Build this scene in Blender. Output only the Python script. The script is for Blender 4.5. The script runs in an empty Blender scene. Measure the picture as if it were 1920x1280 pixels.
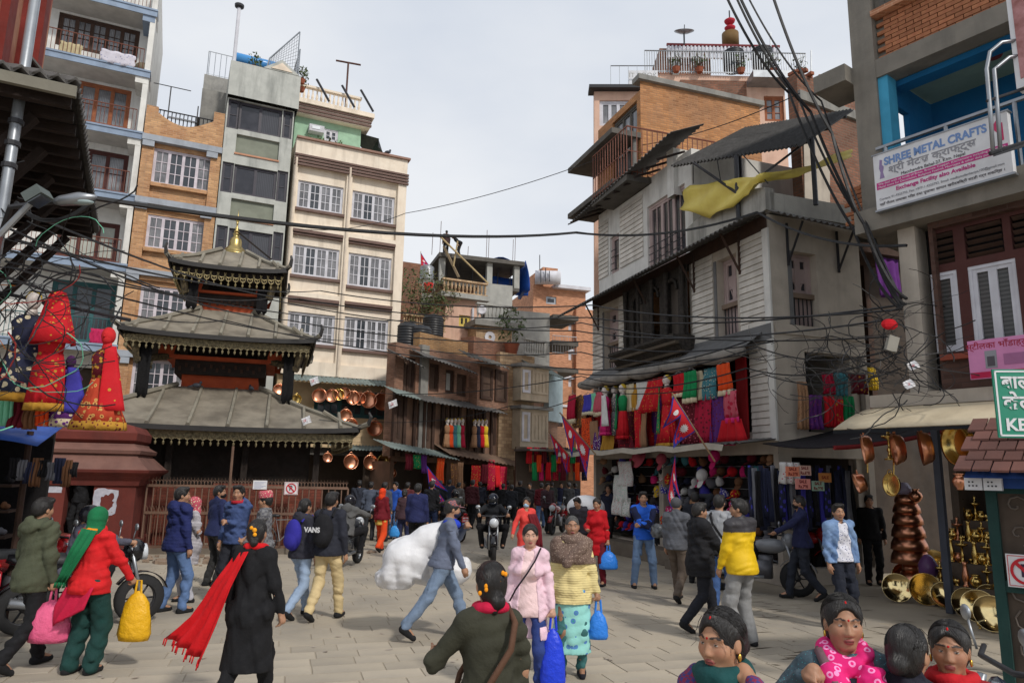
import bpy,math,random
import numpy as np
from mathutils import Vector,Matrix
sc=bpy.context.scene
COL=sc.collection
RN=random.Random(11)
rad=math.radians
# ------------------------------------------------------------------ camera, sky, sun, exposure
F,HC=1350.0,1.95
CAMR=Matrix.Rotation(rad(90+10.5),3,'X')@Matrix.Rotation(rad(1.1),3,'Z')
CP=Vector((0,0,HC))
cam=bpy.data.objects.new('camera',bpy.data.cameras.new('camera'))
cam.data.sensor_width=36.0
cam.data.lens=36.0*F/1920.0
cam.data.clip_start,cam.data.clip_end=0.05,2000
cam.matrix_world=Matrix.Translation(CP)@CAMR.to_4x4()
COL.objects.link(cam)
sc.camera=cam
SUN_EL,SUN_AZ=42.0,140.0
w=bpy.data.worlds.new('World');sc.world=w;w.use_nodes=True
nt=w.node_tree;nt.nodes.clear();N=nt.nodes.new;L=nt.links.new
out=N('ShaderNodeOutputWorld');bg=N('ShaderNodeBackground');L(bg.outputs[0],out.inputs[0])
sky=N('ShaderNodeTexSky');sky.sky_type='NISHITA';sky.sun_disc=False
sky.sun_elevation=rad(SUN_EL);sky.sun_rotation=rad(SUN_AZ)
bg.inputs[1].default_value=0.11
# bright thin cloud cover over the blue: wide soft noise on the sky direction
tc=N('ShaderNodeTexCoord');mp=N('ShaderNodeMapping');mp.inputs['Scale'].default_value=(1.0,1.0,2.2)
no=N('ShaderNodeTexNoise');no.inputs['Scale'].default_value=1.7;no.inputs['Detail'].default_value=5;no.inputs['Roughness'].default_value=.5
L(tc.outputs['Generated'],mp.inputs[0]);L(mp.outputs[0],no.inputs[0])
cr=N('ShaderNodeValToRGB');cr.color_ramp.elements[0].position=.34;cr.color_ramp.elements[1].position=.68
cr.color_ramp.elements[0].color=(6.4,7.0,8.0,1);cr.color_ramp.elements[1].color=(8.9,9.1,9.4,1)
L(no.outputs[0],cr.inputs[0])
mx=N('ShaderNodeMix');mx.data_type='RGBA';mx.inputs[0].default_value=.9
L(sky.outputs[0],mx.inputs[6]);L(cr.outputs[0],mx.inputs[7]);L(mx.outputs[2],bg.inputs[0])
sun=bpy.data.objects.new('sun',bpy.data.lights.new('sun','SUN'))
sun.data.energy=2.6;sun.data.angle=rad(5);sun.data.color=(1,.95,.88)
sdir=Vector((math.sin(rad(SUN_AZ))*math.cos(rad(SUN_EL)),math.cos(rad(SUN_AZ))*math.cos(rad(SUN_EL)),math.sin(rad(SUN_EL))))
sun.rotation_euler=sdir.to_track_quat('Z','Y').to_euler();sun.location=(0,-5,40)
COL.objects.link(sun)
vs=sc.view_settings
vs.view_transform='Standard';vs.look='None';vs.gamma=1;vs.use_curve_mapping=False;vs.exposure=-0.1
sc.cycles.max_bounces=5;sc.cycles.diffuse_bounces=3;sc.cycles.glossy_bounces=3
sc.cycles.use_denoising=True
sc.cycles.sample_clamp_indirect=4
# ------------------------------------------------------------------ picture -> place
def ray(px,py):return CAMR@Vector(((px-960)/F,-(py-640)/F,-1))
def at(px,py,Y):
 d=ray(px,py);return CP+d*(Y/d.y)
def gnd(px,py,z=0.0):
 d=ray(px,py);return CP+d*((z-HC)/d.z)
class Fac:
 """a vertical plane: u runs along it, z up, d out of it (towards the viewer's side)"""
 def __init__(s,o,ang):
  s.o=Vector((o[0],o[1],0));a=rad(ang)
  s.u=Vector((math.sin(a),math.cos(a),0));s.n=Vector((s.u.y,-s.u.x,0))
  if s.n.dot(CP-s.o)<0:s.n=-s.n
 def P(s,u,z,d=0.0):return s.o+s.u*u+s.n*d+Vector((0,0,z))
 def uz(s,px,py,d=0.0):
  r=ray(px,py);q=s.o+s.n*d
  t=(q-CP).dot(s.n)/r.dot(s.n);h=CP+r*t
  return(h-q).dot(s.u),h.z
 def side(s,u,d=0.0,back=True):
  """plane square to this one starting at u, running away from the viewer"""
  f=Fac(s.P(u,0,d),0);f.u=-s.n;f.n=s.u if s.u.dot(CP-f.o)>0 else-s.u
  return f
 def off(s,d):
  f=Fac(s.o,0);f.o=s.o+s.n*d;f.u,f.n=s.u,s.n;return f
# ------------------------------------------------------------------ mesh building
WO={}
class MB:
 def __init__(s):s.v=[];s.f=[];s.c=None
 def add(s,vs,fs):
  b=len(s.v);s.v.extend([tuple(p)for p in vs]);s.f.extend([tuple(b+i for i in f)for f in fs]);return s
 def box8(s,P,a,b):
  (x0,y0,z0),(x1,y1,z1)=a,b
  return s.add([P(x,y,z)for x in(x0,x1)for y in(y0,y1)for z in(z0,z1)],[(0,1,3,2),(4,6,7,5),(0,4,5,1),(2,3,7,6),(0,2,6,4),(1,5,7,3)])
 def fb(s,fac,u0,u1,z0,z1,d0,d1):
  return s.box8(lambda u,z,d:fac.P(u,z,d),(u0,z0,d0),(u1,z1,d1))
 def bx(s,c,size,M=None):
  c=Vector(c);M=M or Matrix.Identity(3);h=[k/2 for k in size]
  return s.box8(lambda x,y,z:c+M@Vector((x,y,z)),(-h[0],-h[1],-h[2]),tuple(h))
 def quad(s,*p):return s.add(p,[tuple(range(len(p)))])
 def tube(s,pts,r,n=6,r1=None,caps=True):
  pts=[Vector(p)for p in pts];m=len(pts);base=len(s.v);prev=None
  for i,p in enumerate(pts):
   t=(pts[min(i+1,m-1)]-pts[max(i-1,0)])
   t=t.normalized()if t.length>1e-9 else Vector((0,0,1))
   if prev is None:
    a=t.orthogonal().normalized()
   else:
    a=prev-t*prev.dot(t);a=a.normalized()if a.length>1e-6 else t.orthogonal().normalized()
   prev=a;b=t.cross(a)
   rr=r if(r1 is None or isinstance(r,(list,tuple)))else r+(r1-r)*i/max(1,m-1)
   if isinstance(rr,(list,tuple)):rr=rr[i]
   for k in range(n):
    th=2*math.pi*k/n;s.v.append(tuple(p+(a*math.cos(th)+b*math.sin(th))*rr))
  for i in range(m-1):
   for k in range(n):
    k2=(k+1)%n
    s.f.append((base+i*n+k,base+i*n+k2,base+(i+1)*n+k2,base+(i+1)*n+k))
  if caps:
   s.f.append(tuple(base+k for k in reversed(range(n))));s.f.append(tuple(base+(m-1)*n+k for k in range(n)))
  return s
 def lathe(s,prof,c,n=20,M=None,sy=1.0,cap=True):
  c=Vector(c);M=M or Matrix.Identity(3);base=len(s.v);m=len(prof)
  for(r,z)in prof:
   for k in range(n):
    th=2*math.pi*k/n
    s.v.append(tuple(c+M@Vector((r*math.cos(th),sy*r*math.sin(th),z))))
  for i in range(m-1):
   for k in range(n):
    k2=(k+1)%n
    s.f.append((base+i*n+k,base+i*n+k2,base+(i+1)*n+k2,base+(i+1)*n+k))
  if cap and prof[0][0]>1e-4:s.f.append(tuple(base+k for k in reversed(range(n))))
  if cap and prof[-1][0]>1e-4:s.f.append(tuple(base+(m-1)*n+k for k in range(n)))
  return s
 def ell(s,c,r,n=12,m=8,M=None):
  c=Vector(c);M=M or Matrix.Identity(3);base=len(s.v)
  for i in range(m+1):
   ph=math.pi*i/m
   for k in range(n):
    th=2*math.pi*k/n
    s.v.append(tuple(c+M@Vector((r[0]*math.sin(ph)*math.cos(th),r[1]*math.sin(ph)*math.sin(th),-r[2]*math.cos(ph)))))
  for i in range(m):
   for k in range(n):
    k2=(k+1)%n
    s.f.append((base+i*n+k,base+i*n+k2,base+(i+1)*n+k2,base+(i+1)*n+k))
  return s
 def grid(s,pts,thick=0.0,nrm=None):
  """a sheet from rows of points; with thick it gets a back and rim"""
  nu,nv=len(pts),len(pts[0]);A=np.array([[tuple(p)for p in r]for r in pts],dtype=float)
  base=len(s.v);s.v.extend(map(tuple,A.reshape(-1,3)))
  idx=lambda i,j,o=0:base+o+i*nv+j
  for i in range(nu-1):
   for j in range(nv-1):s.f.append((idx(i,j),idx(i+1,j),idx(i+1,j+1),idx(i,j+1)))
  if thick:
   du=np.gradient(A,axis=0);dv=np.gradient(A,axis=1);nn=np.cross(du,dv)
   nn/=np.linalg.norm(nn,axis=2,keepdims=True)+1e-12
   if nrm is not None:nn=np.zeros_like(nn)+np.array(nrm)
   B=A-nn*thick;o=nu*nv;s.v.extend(map(tuple,B.reshape(-1,3)))
   for i in range(nu-1):
    for j in range(nv-1):s.f.append((idx(i,j,o),idx(i,j+1,o),idx(i+1,j+1,o),idx(i+1,j,o)))
   for i in range(nu-1):
    s.f.append((idx(i,0),idx(i,0,o),idx(i+1,0,o),idx(i+1,0)))
    s.f.append((idx(i,nv-1),idx(i+1,nv-1),idx(i+1,nv-1,o),idx(i,nv-1,o)))
   for j in range(nv-1):
    s.f.append((idx(0,j),idx(0,j+1),idx(0,j+1,o),idx(0,j,o)))
    s.f.append((idx(nu-1,j),idx(nu-1,j,o),idx(nu-1,j+1,o),idx(nu-1,j+1)))
  return s
 def prism(s,poly,P,d0,d1):
  """polygon of (u,z) extruded from d0 to d1 in frame function P(u,z,d)"""
  n=len(poly)
  return s.add([P(u,z,d0)for u,z in poly]+[P(u,z,d1)for u,z in poly],[tuple(range(n)),tuple(range(2*n-1,n-1,-1))]+[(i,(i+1)%n,n+(i+1)%n,n+i)for i in range(n)])
def mkmesh(name,V,Fc,smooth=False,uv=True,colors=None):
 me=bpy.data.meshes.new(name);me.from_pydata(V,[],Fc)
 if smooth:me.polygons.foreach_set('use_smooth',[True]*len(me.polygons))
 if uv and len(Fc):
  nl,npg=len(me.loops),len(me.polygons)
  vi=np.empty(nl,np.int32);me.loops.foreach_get('vertex_index',vi)
  tot=np.empty(npg,np.int32);me.polygons.foreach_get('loop_total',tot)
  nr=np.empty(npg*3,np.float32);me.polygons.foreach_get('normal',nr)
  nr=np.repeat(nr.reshape(-1,3),tot,axis=0);co=np.asarray(V,np.float32)[vi]
  hl=np.hypot(nr[:,0],nr[:,1])+1e-9
  u=np.where(np.abs(nr[:,2])<.6,(-nr[:,1]*co[:,0]+nr[:,0]*co[:,1])/hl,co[:,0])
  v=np.where(np.abs(nr[:,2])<.6,co[:,2],co[:,1])
  me.uv_layers.new(name='UVMap').data.foreach_set('uv',np.stack([u,v],1).ravel())
 if colors is not None:
  a=me.color_attributes.new('Col','FLOAT_COLOR','POINT');cc=np.ones((len(V),4),np.float32);cc[:,:3]=colors
  a.data.foreach_set('color',cc.ravel())
 me.update();return me
def place(name,me,m,parent=None,loc=(0,0,0)):
 o=bpy.data.objects.new(name,me);COL.objects.link(o)
 if m is not None and me is not None and not me.materials:me.materials.append(m)
 o.location=loc
 if parent is not None:o.parent=parent;WO[o]=WO[parent]
 else:WO[o]=Vector(loc)
 return o
def obj(name,mb,m,parent=None,smooth=False,colors=None):
 """part of a thing (or a bare mesh with its origin at its base)"""
 if not mb.v:return None
 A=np.array(mb.v,float)
 if parent is not None:org=np.array(WO[parent])
 else:org=np.array([(A[:,0].min()+A[:,0].max())/2,(A[:,1].min()+A[:,1].max())/2,A[:,2].min()])
 me=mkmesh(name,(A-org).tolist(),mb.f,smooth,True,colors if colors is not None else mb.c)
 return place(name,me,m,parent,(0,0,0)if parent is not None else tuple(org))
def tag(o,label,cat,group=None,kind=None):
 o['label']=label
 if cat:o['category']=cat
 if group:o['group']=group
 if kind:o['kind']=kind
 return o
def thing(name,label,cat,loc,group=None,rz=0.0):
 o=bpy.data.objects.new(name,None);o.empty_display_size=.1;COL.objects.link(o)
 o.location=loc;o.rotation_euler=(0,0,rz);WO[o]=Vector(loc)
 return tag(o,label,cat,group)
def solo(name,mb,m,label,cat,group=None,smooth=False,colors=None):
 return tag(obj(name,mb,m,None,smooth,colors),label,cat,group)
def dup(o,loc,rz=None,label=None,group=None,mats=None,scale=None):
 c=o.copy();COL.objects.link(c);c.location=loc
 if rz is not None:c.rotation_euler=(0,0,rz)
 if scale is not None:c.scale=(scale,)*3 if not isinstance(scale,tuple)else scale
 if label:c['label']=label
 if group:c['group']=group
 for ch in o.children:
  k=ch.copy();COL.objects.link(k);k.parent=c
  for g in ch.children:
   q=g.copy();COL.objects.link(q);q.parent=k
 return c
def remat(o,m):
 """give one object its own material without touching the shared mesh"""
 o.material_slots[0].link='OBJECT';o.material_slots[0].material=m
# ------------------------------------------------------------------ materials
MATS={}
def mk(name,c,rough=.85,metal=0.0,c2=None,ns=2.5,na=.55,bump=.15,bs=30.0,streak=0.0,streakc=(.05,.048,.045),rnd=0.0,brick=None,stripe=None,vc=False,spec=.35,check=None,spots=None,coat=0.0,wave=None,trans=0.0,emit=0.0,sheen=0.0,uvn=False,bst=None):
 if name in MATS:return MATS[name]
 m=bpy.data.materials.new(name);m.use_nodes=True;t=m.node_tree;t.nodes.clear();MATS[name]=m
 N=t.nodes.new;L=t.links.new
 o=N('ShaderNodeOutputMaterial');b=N('ShaderNodeBsdfPrincipled');L(b.outputs[0],o.inputs[0])
 b.inputs['Roughness'].default_value=rough;b.inputs['Metallic'].default_value=metal
 b.inputs['Specular IOR Level'].default_value=spec;b.inputs['Coat Weight'].default_value=coat
 if name=='skin':b.inputs['Subsurface Weight'].default_value=.12;b.inputs['Subsurface Radius'].default_value=(.8,.3,.2);b.inputs['Subsurface Scale'].default_value=.01
 if sheen:b.inputs['Sheen Weight'].default_value=sheen
 if trans:b.inputs['Transmission Weight'].default_value=trans
 tc=N('ShaderNodeTexCoord')
 def noise(scale,det=4,vec=None,rough_=.55):
  n=N('ShaderNodeTexNoise');n.inputs['Scale'].default_value=scale;n.inputs['Detail'].default_value=det
  n.inputs['Roughness'].default_value=rough_;L(vec or tc.outputs['Object'],n.inputs[0]);return n.outputs[0]
 def ramp(x,a,z):
  n=N('ShaderNodeMapRange');n.inputs[1].default_value=a;n.inputs[2].default_value=z;n.clamp=True;L(x,n.inputs[0]);return n.outputs[0]
 def mix(f,A,B,typ='MIX'):
  n=N('ShaderNodeMix');n.data_type='RGBA';n.blend_type=typ
  for i,x in((0,f),(6,A),(7,B)):
   if isinstance(x,(int,float)):n.inputs[i].default_value=x
   elif isinstance(x,tuple):n.inputs[i].default_value=(*x,1)
   else:L(x,n.inputs[i])
  return n.outputs[2]
 c2=c2 or tuple(k*.68 for k in c)
 if vc:
  a=N('ShaderNodeAttribute');a.attribute_name='Col';base=a.outputs['Color']
  base=mix(ramp(noise(ns),.35,.7),base,mix(1.0,base,(1-na*.4,)*3,'MULTIPLY'))
 else:
  f=ramp(noise(ns),.38,.66)
  n=N('ShaderNodeMath');n.operation='MULTIPLY';L(f,n.inputs[0]);n.inputs[1].default_value=na
  base=mix(n.outputs[0],c,c2)
 hgt=None
 if brick:
  bw,bh,mort,mc=brick
  br=N('ShaderNodeTexBrick');br.inputs['Scale'].default_value=1.0
  br.inputs['Brick Width'].default_value=bw;br.inputs['Row Height'].default_value=bh
  br.inputs['Mortar Size'].default_value=mort;br.inputs['Mortar Smooth'].default_value=.3
  L(tc.outputs['UV'],br.inputs[0]);L(base,br.inputs['Color1'])
  L(mix(1.0,base,(.62,.58,.55),'MULTIPLY'),br.inputs['Color2'])
  br.inputs['Mortar'].default_value=(*mc,1);base=br.outputs[0];hgt=br.outputs[1]
 if stripe:
  wv=N('ShaderNodeTexWave');wv.wave_type='BANDS';wv.bands_direction=stripe[2]if len(stripe)>2 else 'Z'
  wv.inputs['Scale'].default_value=stripe[0];L(tc.outputs['Object'],wv.inputs[0])
  base=mix(ramp(wv.outputs[1],.4,.6),base,stripe[1])
 if check:
  ck=N('ShaderNodeTexChecker');ck.inputs['Scale'].default_value=check[0];L(tc.outputs['Object'],ck.inputs[0])
  base=mix(ck.outputs[1],base,check[1])
 if spots:
  sc_,scol,thr=spots[:3]
  vo=N('ShaderNodeTexVoronoi');vo.inputs['Scale'].default_value=sc_;L(tc.outputs['UV' if uvn else 'Object'],vo.inputs[0])
  x=N('ShaderNodeMath');x.operation='LESS_THAN';L(vo.outputs[0],x.inputs[0]);x.inputs[1].default_value=thr
  base=mix(x.outputs[0],base,scol)
  if len(spots)>3:
   y=N('ShaderNodeMath');y.operation='LESS_THAN';L(vo.outputs[0],y.inputs[0]);y.inputs[1].default_value=thr*.5
   base=mix(y.outputs[0],base,spots[3])
 if streak:
  mp=N('ShaderNodeMapping');mp.inputs['Scale'].default_value=(1.6,1.6,.22);L(tc.outputs['Object'],mp.inputs[0])
  s1=ramp(noise(1.5,6,mp.outputs[0],.65),.5,.78)
  s2=N('ShaderNodeMath');s2.operation='MULTIPLY';L(s1,s2.inputs[0]);s2.inputs[1].default_value=streak
  base=mix(s2.outputs[0],base,streakc)
 if rnd:
  oi=N('ShaderNodeObjectInfo');hs=N('ShaderNodeHueSaturation')
  mr=N('ShaderNodeMapRange');mr.inputs[3].default_value=1-rnd;mr.inputs[4].default_value=1+rnd;L(oi.outputs['Random'],mr.inputs[0])
  L(mr.outputs[0],hs.inputs['Value']);L(base,hs.inputs['Color']);base=hs.outputs[0]
 L(base,b.inputs['Base Color'])
 if emit:
  L(base,b.inputs['Emission Color']);b.inputs['Emission Strength'].default_value=emit
 if bump or hgt is not None:
  bp=N('ShaderNodeBump');bp.inputs['Strength'].default_value=bump if hgt is None else .5;bp.inputs['Distance'].default_value=.02
  if wave:
   wv=N('ShaderNodeTexWave');wv.wave_type='BANDS';wv.bands_direction=wave[1];wv.inputs['Scale'].default_value=wave[0]
   wv.inputs['Distortion'].default_value=wave[2]if len(wave)>2 else 0
   L(tc.outputs['Object'],wv.inputs[0]);L(wv.outputs[1],bp.inputs['Height'])
  elif hgt is not None:
   iv=N('ShaderNodeMath');iv.operation='SUBTRACT';iv.inputs[0].default_value=1;L(hgt,iv.inputs[1]);L(iv.outputs[0],bp.inputs['Height'])
  elif bst:
   mq=N('ShaderNodeMapping');mq.inputs['Scale'].default_value=bst;L(tc.outputs['Object'],mq.inputs[0]);L(noise(bs,5,mq.outputs[0]),bp.inputs['Height'])
  else:L(noise(bs,5),bp.inputs['Height'])
  L(bp.outputs[0],b.inputs['Normal'])
 if rough>.25 and not metal:
  L(ramp(noise(ns*3),.3,.7),(q:=N('ShaderNodeMapRange')).inputs[0]);q.inputs[3].default_value=max(.05,rough-.1);q.inputs[4].default_value=min(1,rough+.08)
  L(q.outputs[0],b.inputs['Roughness'])
 return m
def srgb(r,g,b,k=1.0):
 f=lambda x:(x/12.92 if x<=.04045 else((x+.055)/1.055)**2.4)*k
 return tuple(f(x/255)for x in(r,g,b))
def cloth(c,key=None,**kw):
 """plain woven cloth of one colour (0-255 as it looks in daylight)"""
 k=key or 'cloth_%d_%d_%d'%tuple(int(x)for x in c)
 kw.setdefault('rough',.9);kw.setdefault('bump',.25);kw.setdefault('bs',60);kw.setdefault('ns',6);kw.setdefault('na',.5);kw.setdefault('sheen',0)
 return mk(k,srgb(*c),**kw)
# ------------------------------------------------------------------ bodies: blended distance fields turned into one skin
def smin(a,b,k):
 h=np.clip(.5+.5*(b-a)/k,0,1);return b+(a-b)*h-k*h*(1-h)
class SDF:
 def __init__(s):s.p=[];s.post=[]
 def cap(s,a,b,ra,rb,k=.02,op='u',sy=1.0):
  s.p.append(('c',np.array(a,float),np.array(b,float),ra,rb,k,op,sy));return s
 def ell(s,c,r,k=.02,op='u',M=None):
  s.p.append(('e',np.array(c,float),np.array(r,float),None if M is None else np.array(M,float),0,k,op,1.0));return s
 def chain(s,pts,rs,k=.02):
  for i in range(len(pts)-1):s.cap(pts[i],pts[i+1],rs[i],rs[i+1],k)
  return s
 def bounds(s,p):
  if p[0]=='c':
   m=max(p[3],p[4]);e=np.array([m,m*max(1,p[7]),m]);return np.minimum(p[1],p[2])-e,np.maximum(p[1],p[2])+e
  m=p[2]if p[3]is None else np.full(3,p[2].max());return p[1]-m,p[1]+m
 def mesh(s,v,fine=None,vf=None):
  us=[q for q in s.p if q[6]=='u'];bb=[s.bounds(q)for q in us]
  lo=np.min([b[0]for b in bb],0)-v*2.2;hi=np.max([b[1]for b in bb],0)+v*2.2
  ax=[]
  for i in range(3):
   if fine is None:ax.append(np.arange(lo[i],hi[i]+v,v))
   else:
    a,b=max(lo[i],fine[0][i]),min(hi[i],fine[1][i])
    q=[np.arange(lo[i],a,v),np.arange(a,b,vf),np.arange(b,hi[i]+v,v)]
    q=np.unique(np.concatenate(q));q=q[np.concatenate([[True],np.diff(q)>vf*.3])];ax.append(q)
  xs,ys,zs=ax
  f=np.full((len(xs),len(ys),len(zs)),1.0,np.float32)
  for q in s.p:
   k=q[5];b0,b1=s.bounds(q);mg=k+v*2.5
   i0=[max(0,np.searchsorted(ax[i],b0[i]-mg)-1)for i in range(3)];i1=[np.searchsorted(ax[i],b1[i]+mg)+1 for i in range(3)]
   sl=tuple(slice(i0[i],i1[i])for i in range(3))
   X,Y,Z=xs[sl[0]][:,None,None],ys[sl[1]][None,:,None],zs[sl[2]][None,None,:]
   if X.size==0 or Y.size==0 or Z.size==0:continue
   if q[0]=='c':
    a,b,ra,rb,sy=q[1],q[2],q[3],q[4],q[7];ba=(b-a)*(1,1/sy,1);L2=float(ba@ba)+1e-12
    dx,dy,dz=X-a[0],(Y-a[1])/sy,Z-a[2]
    t=np.clip((dx*ba[0]+dy*ba[1]+dz*ba[2])/L2,0,1)
    d=np.sqrt((dx-ba[0]*t)**2+(dy-ba[1]*t)**2+(dz-ba[2]*t)**2)-(ra+(rb-ra)*t)
    if sy<1:d=d*(sy*.5+.5)
   else:
    c,r,M=q[1],q[2],q[3];dx,dy,dz=X-c[0],Y-c[1],Z-c[2]
    if M is not None:
     dx,dy,dz=(M[0,0]*dx+M[1,0]*dy+M[2,0]*dz),(M[0,1]*dx+M[1,1]*dy+M[2,1]*dz),(M[0,2]*dx+M[1,2]*dy+M[2,2]*dz)
    k0=np.sqrt((dx/r[0])**2+(dy/r[1])**2+(dz/r[2])**2);k1=np.sqrt((dx/r[0]**2)**2+(dy/r[1]**2)**2+(dz/r[2]**2)**2)+1e-9
    d=k0*(k0-1)/k1
   f[sl]=smin(f[sl],d,k)if q[6]=='u' else-smin(-f[sl],d,k)
  X,Y,Z=xs[:,None,None],ys[None,:,None],zs[None,None,:]
  for fn in s.post:f=fn(f,X,Y,Z).astype(np.float32)
  f[[0,-1]]=1;f[:,[0,-1]]=1;f[:,:,[0,-1]]=1
  return snet(f,xs,ys,zs)
def snet(f,xs,ys,zs):
 s=f<0
 cs=[s[i:s.shape[0]-1+i,j:s.shape[1]-1+j,k:s.shape[2]-1+k]for i in(0,1)for j in(0,1)for k in(0,1)]
 cnt=sum(c.astype(np.int8)for c in cs);act=(cnt>0)&(cnt<8)
 I,J,K=np.nonzero(act);n=len(I)
 if n==0:return[],[]
 idx=np.full(act.shape,-1,np.int32);idx[I,J,K]=np.arange(n)
 acc=np.zeros((n,3));num=np.zeros(n)
 cor=[(i,j,k)for i in(0,1)for j in(0,1)for k in(0,1)]
 for a in cor:
  for d in range(3):
   if a[d]:continue
   b=list(a);b[d]=1
   fa=f[I+a[0],J+a[1],K+a[2]];fb=f[I+b[0],J+b[1],K+b[2]]
   x=(fa<0)!=(fb<0);t=np.where(x,fa/np.where(x,fa-fb,1),0)
   pa=np.stack([xs[I+a[0]],ys[J+a[1]],zs[K+a[2]]],1);pb=np.stack([xs[I+b[0]],ys[J+b[1]],zs[K+b[2]]],1)
   acc+=np.where(x[:,None],pa+(pb-pa)*t[:,None],0);num+=x
 V=acc/num[:,None];Q=[]
 for d in range(3):
  e=[slice(1,-1)]*3;e[d]=slice(0,-1);e2=list(e);e2[d]=slice(1,None)
  A,B=s[tuple(e)],s[tuple(e2)];ch=A!=B
  P=np.stack(np.nonzero(ch),1);P=P+np.array([0 if i==d else 1 for i in range(3)]);inside=A[ch]
  o1,o2=[(1,2),(2,0),(0,1)][d]
  def cell(da,db):
   q=P.copy();q[:,o1]-=da;q[:,o2]-=db;return idx[q[:,0],q[:,1],q[:,2]]
  q=np.stack([cell(1,1),cell(0,1),cell(0,0),cell(1,0)],1)
  q[~inside]=q[~inside][:,::-1];Q.append(q)
 return V,np.concatenate(Q)
def np_mesh(name,V,Q,colors=None):
 me=bpy.data.meshes.new(name);n,m=len(V),len(Q)
 me.vertices.add(n);me.vertices.foreach_set('co',np.asarray(V,np.float32).ravel())
 me.loops.add(m*4);me.loops.foreach_set('vertex_index',np.asarray(Q,np.int32).ravel())
 me.polygons.add(m);me.polygons.foreach_set('loop_start',np.arange(0,m*4,4,dtype=np.int32))
 me.update(calc_edges=True);me.polygons.foreach_set('use_smooth',np.ones(m,bool))
 if colors is not None:
  a=me.color_attributes.new('Col','FLOAT_COLOR','POINT');cc=np.ones((n,4),np.float32);cc[:,:3]=colors
  a.data.foreach_set('color',cc.ravel())
 return me
def folds(seed,amp=.004,wl=.09):
 r=random.Random(seed);ws=[]
 for _ in range(4):
  a=[r.gauss(0,1)*.7,r.gauss(0,1)*.7,r.gauss(0,1)];n=math.sqrt(sum(x*x for x in a))+1e-6
  k=2*math.pi/(wl*r.uniform(.7,1.7));ws.append([x/n*k for x in a]+[r.uniform(0,6)])
 def fn(f,X,Y,Z):
  g=0
  for a,b,c,p in ws:g=g+1.4-2.2*np.abs(np.sin(.5*(a*X+b*Y+c*Z+p)))
  h=np.sin(ws[0][0]*.3*X+ws[1][1]*.3*Y+ws[2][2]*.25*Z)*.5+.6
  return f+amp*.5*g*h
 return fn
V3=lambda*a:np.array(a,float)
def ik(a,t,l1,l2,pole):
 a,t=np.array(a,float),np.array(t,float);d=t-a;L=np.linalg.norm(d);mx=(l1+l2)*.995
 if L>mx:t=a+d/L*mx;d=t-a;L=mx
 x=d/L;ca=(l1*l1+L*L-l2*l2)/(2*l1*L);ca=min(1,max(-1,ca));p=np.array(pole,float);p=p-x*(p@x);p/=np.linalg.norm(p)+1e-9
 return a+x*l1*ca+p*l1*math.sqrt(1-ca*ca),t
def rotm(yaw=0,pitch=0,roll=0):
 return np.array(Matrix.Rotation(rad(yaw),3,'Z')@Matrix.Rotation(rad(pitch),3,'X')@Matrix.Rotation(rad(roll),3,'Y'))
SKIN=mk('skin',(.4,.22,.14),rough=.55,vc=True,na=.25,ns=9,bump=.06,bs=90,spec=.4)
HAIR=mk('black_hair',(.012,.010,.009),rough=.42,na=.5,ns=25,bump=.55,bs=12,bst=(34,2.6,2.6),spec=.5)
HAIRB=mk('brown_hair',(.028,.011,.009),rough=.45,na=.5,ns=25,bump=.35,bs=60,spec=.5)
HAIRG=mk('grey_hair',(.09,.088,.085),rough=.6,c2=(.03,.03,.03),na=.9,ns=60,bump=.4)
EYEW=mk('eye',(.5,.5,.5),vc=True,rough=.2,bump=0,na=.05)
GOLD=mk('gold_jewellery',(.75,.48,.1),rough=.25,metal=1,bump=0)
RUB=mk('shoe_rubber',(.03,.03,.03),rough=.7)
NP=[0]
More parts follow.
